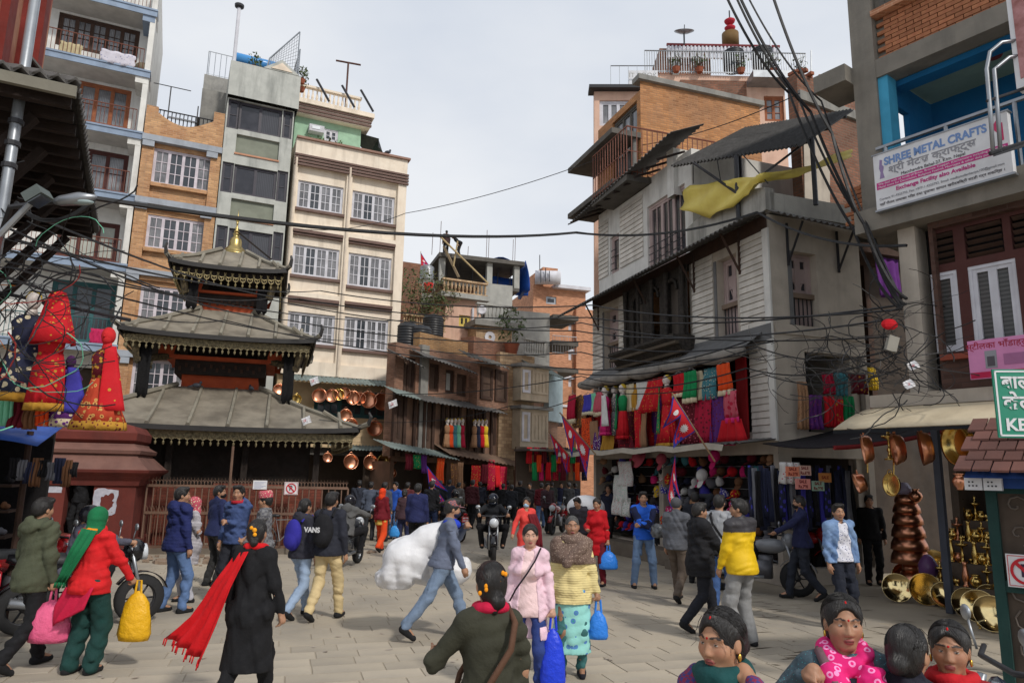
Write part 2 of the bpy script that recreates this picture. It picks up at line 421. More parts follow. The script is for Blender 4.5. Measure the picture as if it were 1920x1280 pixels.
class Fig:
 """a standing, walking or sitting figure facing +y in its own space, feet on z = 0"""
 def __init__(s,label,loc,head,h=1.66,sex='m',build=1.0,lean=0,twist=0,side=0,hy=0,hp=0,hr=0,fl=None,fr=None,hl=None,hrn=None,kl=None,kr=None,el=None,er=None,drop=.0,vox=.012,vf=None,skin=(.40,.215,.13),detail=1,group=None,gl=.0,gr=.0,hipf=0.0,cat='person'):
  s.k=k=h/1.7;s.vox,s.vf,s.sex=vox,vf,sex;s.detail=detail;NP[0]+=1;s.seed=NP[0]
  b=build;s.b=b;wo=sex=='f';s.skin=np.array(skin)
  s.T=thing('person',label,cat,loc,group,rad(head));s.rz=rad(head)
  WO[s.T]=Vector(loc)
  hz=.915*k-drop;s.pel=V3(0,hipf,hz)
  R=rotm(twist,-lean,side);s.R=R
  up=lambda x,y,z:s.pel+R@(V3(x,y,z)*k)
  s.up=up
  shw=.130 if wo else .166
  s.waist,s.chest,s.nb=up(0,0,.15),up(0,.005,.36),up(0,-.015,.54)
  s.sh={-1:up(-shw,-.01,.485),1:up(shw,-.01,.485)}
  H=R@rotm(hy,hp,hr);s.H=H
  s.hc=s.nb+R@V3(0,.012,.066)*k+H@V3(0,.012,.070)*k
  s.hd=lambda x,y,z:s.hc+H@(V3(x,y,z)*s.hk)
  s.hk=k*(.97 if wo else 1.0)
  s.hip={i:s.pel+R@V3(i*.088*k,0,0)*1.0+V3(0,0,-.015)for i in(-1,1)}
  feet={-1:fl or(-.10,-.02,0),1:fr or(.10,.03,0)}
  kp={-1:kl or(-.12,1,0),1:kr or(.12,1,0)}
  s.ft={i:V3(*feet[i][:3])for i in feet};s.fa={i:(feet[i][3]if len(feet[i])>3 else 0)for i in feet};s.fp={i:(feet[i][4]if len(feet[i])>4 else 0)for i in feet}
  s.an,s.kn={},{}
  for i in(-1,1):
   a=s.ft[i]+V3(0,-.02*k,.085*k);s.kn[i],s.an[i]=ik(s.hip[i],a,.425*k,.415*k,kp[i])
  hands={-1:hl or(-.24,.06,.80),1:hrn or(.24,.06,.80)};ep={-1:el or(-.5,-1,-.2),1:er or(.5,-1,-.2)}
  s.wr,s.el,s.hdir={},{},{}
  for i in(-1,1):
   t=V3(*hands[i])*k if len(hands[i])==3 else up(*[q for q in hands[i][:3]])
   s.el[i],s.wr[i]=ik(s.sh[i],t,.275*k,.245*k,ep[i]);d=s.wr[i]-s.el[i];s.hdir[i]=d/np.linalg.norm(d)
  s.grip={-1:gl,1:gr}
  s.body()
 def put(s,name,sdf,m,v=None,colors=None,fine=None,vf=None,parent=None):
  V,Q=sdf.mesh(v or s.vox,fine,vf)
  if len(V)==0:return None
  c=colors(V)if colors else None
  o=place(name,np_mesh(name,V,Q,c),m,parent or s.T);return o
 def mbput(s,name,mb,m,smooth=True,parent=None,colors=None):
  me=mkmesh(name,mb.v,mb.f,smooth,True,colors if colors is not None else mb.c);return place(name,me,m,parent or s.T)
 def head_sdf(s,S):
  h,k,e=s.hd,s.hk,s.H
  S.ell(h(0,-.014,.03),V3(.074,.091,.087)*k,.02,M=e);S.ell(h(0,.016,-.032),V3(.060,.066,.076)*k,.03,M=e)
  S.cap(h(-.014,.054,-.088),h(.014,.054,-.088),.016*k,.016*k,.03)
  if s.detail:
   S.cap(h(0,.080,.02),h(0,.096,-.026),.0075*k,.0115*k,.014)
   for i in(-1,1):
    S.ell(h(i*.010,.090,-.031),V3(.0085,.01,.008)*k,.008,M=e)
    S.ell(h(i*.04,.052,-.022),V3(.022,.022,.022)*k,.035,M=e)
    S.cap(h(i*.012,.082,.031),h(i*.052,.066,.028),.0075*k,.006*k,.014)
    S.ell(h(i*.032,.088,.010),V3(.019,.016,.011)*k,.010,'s',M=e)
    S.ell(h(i*.0315,.0665,.009),V3(.0150,.0150,.0125)*k,.004,M=e)
    S.ell(h(i*.0765,-.008,-.005),V3(.009,.020,.031)*k,.008,M=e)
   S.ell(h(0,.084,-.0555),V3(.023,.010,.0062)*k,.006,M=e);S.ell(h(0,.082,-.0665),V3(.020,.010,.007)*k,.006,M=e)
  else:
   S.cap(h(0,.082,.015),h(0,.1,-.026),.009*k,.014*k,.014)
   for i in(-1,1):S.ell(h(i*.0765,-.008,-.005),V3(.010,.020,.031)*k,.01,M=e)
  S.cap(h(0,-.02,-.05),s.nb,.05*k,.056*k,.03)
 def hand_sdf(s,S,i,v):
  k=s.k;w,d=s.wr[i],s.hdir[i];x=np.cross(d,V3(0,0,1)if abs(d[2])<.8 else V3(0,1,0));x/=np.linalg.norm(x)
  if abs(d[2])>=.8:x=V3(0,1,0)-d*d[1];x/=np.linalg.norm(x)
  nrm=np.cross(d,x);inw=-i if nrm[0]>0 else i
  nrm=nrm*inw*(1 if abs(nrm[0])>.2 else(1));g=s.grip[i]
  S.cap(w-d*.01,w+d*.075*k,.026*k,.033*k,.018,sy=1.0)
  if v>.02:
   S.cap(w+d*.06*k,w+d*.13*k+nrm*.03*g,.030*k,.018*k,.02);return
  for j,(o,L)in enumerate(((-.029,.062),(-.010,.075),(.010,.07),(.028,.056))):
   a=w+d*.078*k+x*o*k;c1=math.cos(.35+g*1.2);s1=math.sin(.35+g*1.2)
   m=a+(d*c1+nrm*s1)*L*.55*k;c2,s2=math.cos(.7+g*2.2),math.sin(.7+g*2.2)
   e=m+(d*c2+nrm*s2)*L*.5*k
   S.chain([a-d*.03,a,m,e],[.012*k,.0105*k,.0095*k,.008*k],.006)
  tx=x if(x[1]>0)else-x
  S.chain([w+d*.02*k,w+d*.055*k+tx*.038*k+nrm*.012,w+d*.09*k+tx*.045*k+nrm*.03*(1+g)],[.016*k,.0125*k,.009*k],.01)
 def torso_sdf(s,S,g,lo=0.0):
  """trunk grown by g; lo pulls the waist in"""
  k,b,up=s.k,s.b,s.up;wo=s.sex=='f';R=s.R
  S.ell(up(0,-.01,.02),V3(.165 if wo else .155,.118,.14)*k*(b*.5+.5)+g,.05,M=R)
  S.ell(up(0,.0,.20),V3(.122 if wo else .145,.100,.17)*k*b+g,.06,M=R)
  S.ell(up(0,.0,.37),V3(.124 if wo else .160,.106,.17)*k*(b*.6+.4)+g,.05,M=R)
  if wo:
   for i in(-1,1):S.ell(up(i*.07,.085,.335),V3(.062,.055,.06)*k*(b*.5+.5)+g*.8,.04,M=R)
  for i in(-1,1):S.cap(s.up(0,-.012,.515),s.sh[i],.05*k+g,.052*k+g,.05)
 def body(s):
  S=SDF();k=s.k;b=s.b;s.head_sdf(S);s.torso_sdf(S,-.012)
  for i in(-1,1):
   S.chain([s.sh[i],s.el[i],s.wr[i]],[.048*k*b,.037*k,.025*k],.025);s.hand_sdf(S,i,s.vox)
   S.chain([s.hip[i],s.kn[i],s.an[i]],[.078*k*b,.050*k,.036*k],.03)
   S.cap(s.an[i],s.an[i]+s.toe(i)*.13*k+V3(0,0,-.045*k),.036*k,.028*k,.03)
  hk=s.hk;skin=s.skin
  def colr(V):
   L=(V-s.hc)@s.H/hk;C=np.tile(skin,(len(V),1));x,y,z=np.abs(L[:,0]),L[:,1],L[:,2]
   if s.detail:
    cheek=np.exp(-(((x-.04)/.02)**2+((z+.02)/.022)**2))*(y>.03)
    C=C*(1-cheek[:,None]*np.array([.0,.12,.12]))
    lip=(y>.062)&((x/.0235)**2+((z+.061)/.0125)**2<1);C[lip]=(.30,.075,.068)if s.sex=='f' else(.25,.10,.08)
    if s.vox<.02 or s.vf:
     mouth=(y>.075)&(x<.019)&(np.abs(z+.0605)<.0022);C[mouth]=(.09,.02,.02)
    br=(y>.04)&(x>.011)&(x<.056)&(np.abs(z-(.036-np.abs(x-.034)*.22))<.0042);C[br]=(.035,.022,.018)
   return C
  fine=(s.hc-.14,s.hc+.14)if s.vf else None
  s.put('body',S,SKIN,s.vox,colr,fine,s.vf)
  if s.detail and s.vox<.02:
   M=MB();M.c=[]
   for i in(-1,1):
    st=len(M.v);c=s.hd(i*.0315,.0697,.0085);M.ell(c,(.0128*hk,)*3,12,10)
    for p in M.v[st:]:
     q=(np.array(p)-c)@s.H/hk/.0128;g=math.hypot(q[0]+.12,q[2]);opened=-.31<q[2]<.25
     M.c.append((.012,.008,.007)if(g<.42 and q[1]>0 and opened)else((.50,.47,.44)if opened and q[1]>0 else tuple(skin*.62)))
   s.mbput('eyes',M,EYEW,True,None,np.array(M.c))
 def toe(s,i):
  a=rad(-s.fa[i]);p=rad(s.fp[i]);return V3(math.sin(a)*math.cos(p),math.cos(a)*math.cos(p),math.sin(p))
# ---- clothing
 def shoes(s,m,sole=None):
  k=s.k
  for i in(-1,1):
   S=SDF();t=s.toe(i);a=s.an[i]+V3(0,0,-.055*k)-t*.03*k;bb=a+t*.165*k+V3(0,0,-.002)
   if s.fp[i]:bb=a+t*.17*k
   S.cap(a,bb,.04*k,.036*k,.03);S.cap(s.an[i]+V3(0,0,-.045*k),a,.042*k,.044*k,.03);S.cap(a,(a+bb)/2,.045*k,.043*k,.02)
   zc=(s.an[i][2]-.085*k)+.001
   if not s.fp[i]:S.post.append(lambda f,X,Y,Z,z=zc:np.maximum(f,z-Z))
   s.put('shoe',S,m,min(s.vox,.016))
 def trousers(s,m,r=(.095,.075,.062),hem=.05,wl=.1,amp=.010,name='trousers',top=.1,flare=0):
  S=SDF();k,b=s.k,s.b
  S.ell(s.up(0,-.012,.03),V3(.165 if s.sex=='f' else .158,.122,.12)*k*(b*.5+.5)+.008,.04,M=s.R)
  for i in(-1,1):
   e=s.an[i]+(s.kn[i]-s.an[i])*(hem-.05);S.chain([s.hip[i],s.kn[i],e],[r[0]*k*b,r[1]*k,r[2]*k+flare],.03)
   S.ell(s.hip[i]+s.R@V3(0,-.042,.0)*k,V3(.08,.072,.10)*k*b,.05)
  S.post+=[folds(s.seed*7,amp,wl),folds(s.seed*7+1,.004,.045)];s.put(name,S,m,s.vox*1.15)
 def top(s,m,g=.018,sl=.052,wr=.040,hem=-.02,name='jacket',cuff=.0,fat=0.0,folds_=.013,wl=.11,collar=.0,hood=False,flare=.0,puffy=False,open_=None,short=False,colorf=None,neck=.53,vee=0.0):
  """upper garment: trunk grown by g, sleeves to the wrist; hem is the height over the hip joints"""
  S=SDF();k,b=s.k,s.b;s.torso_sdf(S,g)
  if hem<.02:
   a=s.up(0,-.008,.06);S.cap(a,s.up(0,-.005,min(hem,-.02)-.12),(.153 if s.sex=='m' else .142)*k*b+g,(.166 if s.sex=='m' else .172)*k*b+g+flare,.05,sy=.82)
  if fat:S.ell(s.up(0,.05+fat*.25,.16),V3(.13,.08+fat,.15)*k+g,.06,M=s.R)
  if hem<.02:S.ell(s.up(0,-.03,-.03),V3(.185 if s.sex=='f' else .175,.148,.13)*k*(b*.5+.5)+g*.5,.05,M=s.R)
  for i in(-1,1):
   e=s.wr[i]-s.hdir[i]*cuff
   if short:S.cap(s.sh[i],s.sh[i]+(s.el[i]-s.sh[i])*.8,.064*k*b+g*.5,.06*k*b,.03)
   else:
    q=.86 if s.sex=='f' else 1;S.chain([s.sh[i],s.el[i],e],[(sl+.010)*k*b*q+g*.5,sl*k*b*q+g*.3,wr*k],.03)
  if collar:
   S.cap(s.nb+s.R@V3(0,0,-.03)*k,s.nb+s.R@V3(0,.01,collar)*k,.072*k,.07*k,.02)
  if hood:
   S.ell(s.up(0,-.115,.52),V3(.115,.065,.10)*k,.03,M=s.R);S.cap(s.up(-.09,-.05,.53),s.up(.09,-.05,.53),.05*k,.05*k,.03)
  zb=s.pel[2]+(hem)*k
  lean=s.R@V3(0,0,1)
  def cut(f,X,Y,Z):
   q=(X-s.pel[0])*lean[0]+(Y-s.pel[1])*lean[1]+(Z-s.pel[2])*lean[2]
   f=np.maximum(f,hem*k-q)
   u=s.up(0,0,neck+collar+(.16 if hood else .07));
   if puffy:f=f+.006*np.abs(np.sin(q*2*math.pi/.085))*1.0-.004
   return f
  S.post+=[folds(s.seed*3+1,folds_,wl),folds(s.seed*3+2,.004,.045),cut]
  if open_:
   o=open_
   def op(f,X,Y,Z):
    lx=(X-s.pel[0])*s.R[0,0]+(Y-s.pel[1])*s.R[1,0]+(Z-s.pel[2])*s.R[2,0]
    ly=(X-s.pel[0])*s.R[0,1]+(Y-s.pel[1])*s.R[1,1]+(Z-s.pel[2])*s.R[2,1]
    lz=(X-s.pel[0])*s.R[0,2]+(Y-s.pel[1])*s.R[1,2]+(Z-s.pel[2])*s.R[2,2]
    wd=o*(1.15-lz/(.9*k));d=np.maximum(np.abs(lx)-wd,np.maximum(.04-ly,lz-.54*k));return np.maximum(f,-d)
   S.post.append(op)
# neck opening so that the neck and head stay free
  S.cap(s.up(0,.012,.555),s.hd(0,.03,.1),.058*k if not collar else .056*k,.09*k,.012,'s')
  if vee:S.ell(s.up(0,.15,.50),V3(.06,.09,vee)*k,.012,'s',M=s.R)
  s.zt=zb
  return s.put(name,S,m,s.vox*1.1,colorf)
 def skirt(s,m,z0=.12,z1=-.45,r0=.15,r1=.22,sy=.75,name='kurta',slit=False,dx=0,dy=0,amp=.01,wl=.12):
  S=SDF();k=s.k;a=s.up(0,0,z0);e=s.pel+V3(dx,dy,z1*k)
  mid=s.pel+V3(dx*.3,dy*.3,-.05*k)
  S.cap(a,mid,r0*k*s.b,(r0+.02)*k*s.b,.03,sy=sy);S.cap(mid,e,(r0+.02)*k*s.b,r1*k,.03,sy=sy)
  zb=e[2];S.post+=[folds(s.seed*5,amp,wl),lambda f,X,Y,Z:np.maximum(f,zb-Z)]
  return s.put(name,S,m,s.vox*1.1)
 def hair(s,style='short',m=None,bulk=.008,parting=False):
  m=m or HAIR;S=SDF();h,k,e=s.hd,s.hk,s.H
  v=s.vf*1.2 if s.vf else min(s.vox,.013)
  S.ell(h(0,-.018,.036),(V3(.075,.092,.089)+bulk)*k,.01,M=e)
  if style in('short','top'):
   S.ell(h(0,-.06,-.01),(V3(.068,.05,.07)+bulk*.5)*k,.03,M=e)
   if bulk>.01:S.cap(h(-.04,.05,.105),h(.05,.05,.10),.03*k,.028*k,.03)
   S.ell(h(0,.104,-.025),V3(.072,.085,.110)*k,.008,'s',M=e);S.ell(h(0,.02,-.11),V3(.12,.12,.09)*k,.012,'s',M=e)
  else:
   S.ell(h(0,-.05,-.02),(V3(.072,.058,.08)+bulk*.4)*k,.03,M=e)
   S.ell(h(0,.108,-.03),V3(.068,.088,.118)*k,.010,'s',M=e);S.ell(h(0,.055,-.13),V3(.11,.10,.075)*k,.02,'s',M=e)
   for i in(-1,1):S.ell(h(i*.085,-.004,-.012),V3(.018,.026,.036)*k,.008,'s',M=e)
   if style=='bun':S.ell(h(0,-.125,-.035),V3(.046,.040,.044)*k,.02,M=e)
   if style=='lowbun':S.ell(h(.02,-.115,-.075),V3(.038,.036,.04)*k,.02,M=e);S.cap(h(0,-.09,-.04),h(0,-.10,-.13),.03*k,.018*k,.02)
   if style=='pony':
    S.chain([h(0,-.10,.0),h(0,-.135,-.03),h(0,-.13,-.14),h(.0,-.115,-.27)],[.025*k,.03*k,.03*k,.012*k],.015)
   if style=='longpony':
    S.chain([h(0,-.09,.02),h(-.0,-.13,.0),h(.02,-.13,-.14),h(.03,-.11,-.3),h(.03,-.10,-.4)],[.03*k,.034*k,.04*k,.032*k,.012*k],.015)
  if s.vf:S.post.append(lambda f,X,Y,Z:f+.0012*np.sin(X*260+Y*90)*np.cos(Z*55))
  fine=None
  return s.put('hair',S,m,v)
 def strands(s,n=46,m=None):
  """loose combed locks lying on the hair, from the parting back towards the nape, some blown over the brow"""
  r=random.Random(s.seed);M=MB()
  for i in range(n):
   sd=1 if i%2 else-1;y0=r.uniform(-.02,.075);e=V3(sd*r.uniform(.45,1),r.uniform(-.9,-.2),r.uniform(-.5,.2));a=V3(sd*.04,y0/.1,1.0);P=[]
   for j in range(8):
    d=a*(1-j/7)+e*j/7+V3(sd*.35,.12,.1)*math.sin(math.pi*j/7);d/=np.linalg.norm(d);P.append(Vector(s.hd(d[0]*.0905,-.018+d[1]*.108,.036+d[2]*.1045)))
   M.tube(P,.0016,3)
  for i in range(5):
   sd=r.choice((-1,1));x=r.uniform(.01,.05)*sd;P=[Vector(s.hd(x+sd*.012*j+.006*math.sin(j*2+i),.075+.016*math.sin(j),.112-.022*j))for j in range(r.randint(4,7))];M.tube(P,.0016,3,.0006)
  s.mbput('hair_strands',M,m or HAIR)['kind']='stuff'
 def mask(s,m):
  S=SDF();h,k,e=s.hd,s.hk,s.H
  S.ell(h(0,.036,-.052),V3(.064,.066,.052)*k,.01,M=e);S.cap(h(0,.09,-.03),h(0,.092,-.045),.02*k,.02*k,.02)
  S.post.append(lambda f,X,Y,Z:np.maximum(f,-((X-s.hc[0])*e[0,1]+(Y-s.hc[1])*e[1,1]+(Z-s.hc[2])*e[2,1]-.012*k)))
  M=s.put('face_mask',S,m,min(s.vox,.011));return M
 def helmet(s,m,visor=None):
  S=SDF();h,k,e=s.hd,s.hk,s.H
  S.ell(h(0,-.01,.02),V3(.122,.138,.128)*k,.01,M=e);S.ell(h(0,.02,-.06),V3(.112,.122,.085)*k,.03,M=e)
  S.ell(h(0,.155,.005),V3(.092,.085,.052)*k,.008,'s',M=e);S.cap(h(0,-.01,-.06),h(0,.0,-.2),.09*k,.1*k,.01,'s')
  o=s.put('helmet',S,m,min(s.vox,.012))
  M=MB();P=[]
  for i in range(7):
   a=rad(-62+i*124/6);P.append([h(.128*math.sin(a),.132*math.cos(a)+.004,z)for z in(-.035,.0,.04,.062)])
  M.grid(P,.004);s.mbput('visor',M,visor or mk('visor',(.02,.022,.026),rough=.12,bump=0,spec=.6),parent=o)
 def cap(s,m,brim=None,peak=1):
  S=SDF();h,k,e=s.hd,s.hk,s.H
  S.ell(h(0,-.012,.055),V3(.086,.102,.078)*k,.01,M=e)
  S.post.append(lambda f,X,Y,Z:np.maximum(f,-((X-s.hc[0])*e[0,2]+(Y-s.hc[1])*e[1,2]+(Z-s.hc[2])*e[2,2]-.042*k)))
  if peak:
   S.ell(h(0,.105*peak,.045),V3(.066,.062,.010)*k,.006,M=e)
  s.put('cap',S,m,min(s.vox,.011))
 def beanie(s,m,low=.0):
  S=SDF();h,k,e=s.hd,s.hk,s.H
  S.ell(h(0,-.016,.045),V3(.088,.105,.092)*k,.01,M=e);S.cap(h(0,-.02,.03),h(0,-.03,.03-low),.088*k,.09*k,.02)
  S.ell(h(0,.12,-.04),V3(.08,.075,.1)*k,.01,'s',M=e)
  s.put('cap',S,m,min(s.vox,.013))
 def topi(s,m):
  M=MB();k=s.hk;Mx=Matrix(s.H.tolist())@Matrix.Rotation(rad(-6),3,'X')
  M.lathe([(.09,0),(.092,.01),(.094,.05),(.088,.088),(.074,.108),(.04,.104),(.0,.1)],s.hd(0,-.012,.055),20,Mx,1.12);s.mbput('cap',M,m)
 def scarf_head(s,m,tail=None,k_=.02):
  S=SDF();h,k,e=s.hd,s.hk,s.H
  S.ell(h(0,-.02,.03),V3(.095,.112,.104)*k,.02,M=e);S.cap(h(0,-.03,-.03),s.nb+s.R@V3(0,-.015,.01),.088*k,.10*k,.04)
  S.ell(h(0,.125,-.015),V3(.07,.085,.09)*k,.015,'s',M=e)
  if tail:S.chain([np.array(p)for p in tail[0]],tail[1],.02)
  S.post.append(folds(s.seed*11,.004,.06));s.put('headscarf',S,m,min(s.vox,.013))
 def scarf_neck(s,m,name='scarf',r=.034,ends=None,drop=0,back=.01,parts=1):
  S=SDF();k=s.k;pts=[]
  for i in range(13):
   a=2*math.pi*i/12;pts.append(s.nb+s.R@V3(.078*math.sin(a),.006+.078*math.cos(a)+back,.012-drop*max(0,math.cos(a))+.02*max(0,-math.cos(a)))*k)
  S.chain(pts,[r*k]*13,.02)
  if ends:
   for e,rr in ends:S.chain([np.array(p)for p in e],rr,.02)
  S.post.append(folds(s.seed*13,.006,.05));return s.put(name,S,m,min(s.vox,.012))
 def strap(s,m,a,b,w=.012,g=.03,name='strap'):
  """strap over one shoulder (side a = -1/1) to the other hip, round front and back"""
  pts=[];up=s.up
  F_=[(a*.10,.02,.56),(a*.07,.125,.46),(0,.135,.33),(-a*.10,.125,.17),(-a*.175,.03,.02)]
  B_=[(-a*.16,-.09,.05),(-a*.06,-.135,.2),(a*.05,-.135,.38),(a*.09,-.09,.5),(a*.10,.02,.56)]
  for p in F_+B_:pts.append(up(p[0]*(1+g),p[1]*(1+g*5),p[2]))
  M=MB();M.tube([Vector(p)for p in pts],w,6);return s.mbput(name,M,m)
 def sheet(s,name,rows,m,amp=.02,nf=4.0,th=.006,fringe=None):
  """hanging cloth: rows of (left edge, right edge) down its length, rippled across"""
  n,k=18,4*(len(rows)-1);G=[]
  for i in range(k+1):
   q=i/k*(len(rows)-1);a=min(len(rows)-2,int(q));q-=a;q=q*q*(3-2*q)if len(rows)==2 else q
   A=V3(*rows[a][0])*(1-q)+V3(*rows[a+1][0])*q;B=V3(*rows[a][1])*(1-q)+V3(*rows[a+1][1])*q;d=B-A;nn=np.cross(d,V3(0,0,1));nn/=np.linalg.norm(nn)+1e-6
   G.append([Vector(A+d*j/n+nn*amp*(.4+i/k)*(math.sin(j/n*nf*6.28+i*.25+s.seed)+.5*math.sin(j/n*nf*2.7*6.28+i*.5)))for j in range(n+1)])
  M=MB().grid(G,th);o=s.mbput(name,M,m)
  if fringe:
   M=MB()
   for p in G[-1]:M.tube([p,p+Vector((-.012,0,-.05))],.006,4)
   s.mbput('fringe',M,m,parent=o)['kind']='stuff'
  return o
 def w(s,p):
  """local -> world"""
  return Vector(s.T.location)+Matrix.Rotation(s.rz,3,'Z')@Vector(p)
 def grip_pt(s,i):return s.w(s.wr[i]+s.hdir[i]*.09*s.k)
# ------------------------------------------------------------------ materials of the place
M_CREAM=mk('cream_paint',srgb(232,219,200),c2=srgb(216,200,180),streak=.5,streakc=(.26,.22,.17),bump=.08)
M_CREAMTRIM=mk('cream_trim',srgb(222,206,186),bump=.08)
M_BROWNTRIM=mk('brown_cornice',srgb(114,92,84),bump=.08)
M_WHITEW=mk('white_window_paint',srgb(206,206,212),c2=srgb(170,168,172),bump=.05)
M_GLASS=mk('dark_glass',(.035,.042,.05),rough=.08,bump=0,spec=.6,c2=(.09,.10,.11),ns=1.2)
M_GLASSC=mk('curtained_glass',(.30,.30,.31),rough=.12,bump=0,spec=.6,c2=(.05,.055,.06),ns=1.6,na=1,stripe=(6,(.16,.16,.17),'X'))
M_SAGE=mk('sage_plaster',srgb(182,183,176),c2=srgb(154,156,150),streak=.6,streakc=(.07,.075,.07),bump=.1)
M_SAGEP=mk('green_panel',srgb(130,134,120),bump=.08)
M_CEMENT=mk('cement',srgb(138,136,130),c2=srgb(104,103,100),streak=.6,bump=.25,bs=16)
M_CEMENTD=mk('dark_cement',srgb(96,92,86),c2=srgb(62,60,57),streak=.5,bump=.25,bs=16)
M_TINT=mk('tinted_glass',(.022,.022,.028),rough=.1,bump=0,spec=.6,c2=(.05,.05,.06))
M_PURP=mk('dark_aluminium',srgb(62,58,66),rough=.4,bump=0)
M_BRICKO=mk('orange_brick',srgb(208,164,118),c2=srgb(180,130,92),streak=.35,streakc=(.2,.14,.1),brick=(.24,.082,.012,srgb(176,142,112)),ns=1.2,na=.8)
M_BRICKW=mk('old_orange_brick',srgb(202,142,90),c2=srgb(150,106,76),brick=(.22,.07,.012,srgb(160,120,84)),ns=.9,na=.8,streak=.35,streakc=(.2,.16,.12))
M_BRICKR=mk('weathered_red_brick',srgb(158,106,82),c2=srgb(118,84,68),brick=(.23,.075,.014,srgb(112,92,78)),ns=1,na=.9,streak=.4)
M_BRICKT=mk('terracotta_wall',srgb(202,146,112),c2=srgb(180,124,94),brick=(.23,.075,.01,srgb(196,150,120)),ns=.5)
M_BAND=mk('bluegrey_band',srgb(158,164,172),c2=srgb(130,134,140),streak=.3)
M_WHITE=mk('white_wash',srgb(218,216,210),c2=srgb(190,188,182),streak=.55,streakc=(.24,.22,.2),bump=.1)
M_SLABB=mk('slab_edge_blue',srgb(140,156,176),c2=srgb(116,128,146),streak=.25)
M_SOFFIT=mk('soffit',srgb(190,186,180),bump=.1)
M_WOOD=mk('dark_brown_timber',srgb(72,52,42),c2=srgb(48,36,30),ns=5,bump=.3,streak=.3)
M_WOODR=mk('brown_window_wood',srgb(150,92,62),c2=srgb(120,70,48),ns=6)
M_RAIL=mk('rusty_rail',srgb(120,72,56),rough=.6,bump=0)
M_IRON=mk('dark_iron',(.03,.03,.034),rough=.5,bump=.05)
M_STEEL=mk('galvanised_steel',srgb(160,164,168),rough=.4,metal=.7,bump=.03,c2=srgb(120,122,126))
M_MINT=mk('mint_paint',srgb(158,192,164),bump=.06,streak=.2)
M_BLACK=mk('black_plastic',(.018,.019,.021),rough=.5,bump=.1)
M_BRASS=mk('brass',(.72,.50,.16),rough=.22,metal=1,c2=(.45,.30,.09),na=.5,bump=.06,bs=22)
M_COPPER=mk('copper',(.74,.34,.20),rough=.28,metal=1,c2=(.48,.19,.11),na=.6,bump=.12,bs=30)
M_TEAL=mk('teal_paint',srgb(58,98,100),c2=srgb(40,70,74))
M_TIN=mk('painted_tin_sheet',srgb(130,142,138),c2=srgb(98,104,100),wave=(9,'X'),bump=.6,streak=.4)
M_TINDK=mk('old_tin_roof',srgb(92,90,88),c2=srgb(64,60,56),streak=.5,bump=.3)
M_TARPB=mk('blue_tarp',srgb(52,92,178),rough=.5,bump=.5,bs=8)
M_RED=mk('shaded_red_ochre',srgb(112,52,44),c2=srgb(84,40,36),streak=.35,streakc=(.06,.03,.025),bump=.12)  # red ochre darkened overall: the shade on the shrine is put into its colour
M_POT=mk('terracotta_pot',srgb(150,84,60))
M_GRASSY=mk('leaf_green',(.045,.085,.025),c2=(.10,.10,.04),ns=9,na=.8,bump=.2)
# ------------------------------------------------------------------ helpers for houses
def rect(fac,x0,y0,x1,y1,d=0.0):
 a=fac.uz(x0,y0,d);b=fac.uz(x1,y1,d);return(min(a[0],b[0]),max(a[0],b[0]),min(a[1],b[1]),max(a[1],b[1]))
def wall_mb(fac,u0,u1,z0,z1,holes=(),t=.2,body=5.0,d=0.0,top=None):
 m=MB();us=sorted({u0,u1,*[min(max(h[i],u0),u1)for h in holes for i in(0,1)]});zs=sorted({z0,z1,*[min(max(h[i],z0),z1)for h in holes for i in(2,3)]})
 for i in range(len(us)-1):
  for j in range(len(zs)-1):
   cu,cz=(us[i]+us[i+1])/2,(zs[j]+zs[j+1])/2
   if any(h[0]<cu<h[1]and h[2]<cz<h[3]for h in holes):continue
   m.quad(fac.P(us[i],zs[j],d),fac.P(us[i+1],zs[j],d),fac.P(us[i+1],zs[j+1],d),fac.P(us[i],zs[j+1],d))
 for h in holes:
  a,b,c,e=h[:4];P=lambda u,z,q:fac.P(u,z,d+q)
  m.quad(P(a,c,0),P(a,e,0),P(a,e,-t),P(a,c,-t));m.quad(P(b,c,0),P(b,c,-t),P(b,e,-t),P(b,e,0))
  m.quad(P(a,c,0),P(a,c,-t),P(b,c,-t),P(b,c,0));m.quad(P(a,e,0),P(b,e,0),P(b,e,-t),P(a,e,-t))
 if body:
  P=fac.P
  m.quad(P(u0,z0,d),P(u0,z1,d),P(u0,z1,d-body),P(u0,z0,d-body));m.quad(P(u1,z0,d),P(u1,z0,d-body),P(u1,z1,d-body),P(u1,z1,d))
  m.quad(P(u0,z1,d),P(u1,z1,d),P(u1,z1,d-body),P(u0,z1,d-body));m.quad(P(u0,z0,d-body),P(u0,z1,d-body),P(u1,z1,d-body),P(u1,z0,d-body))
 return m
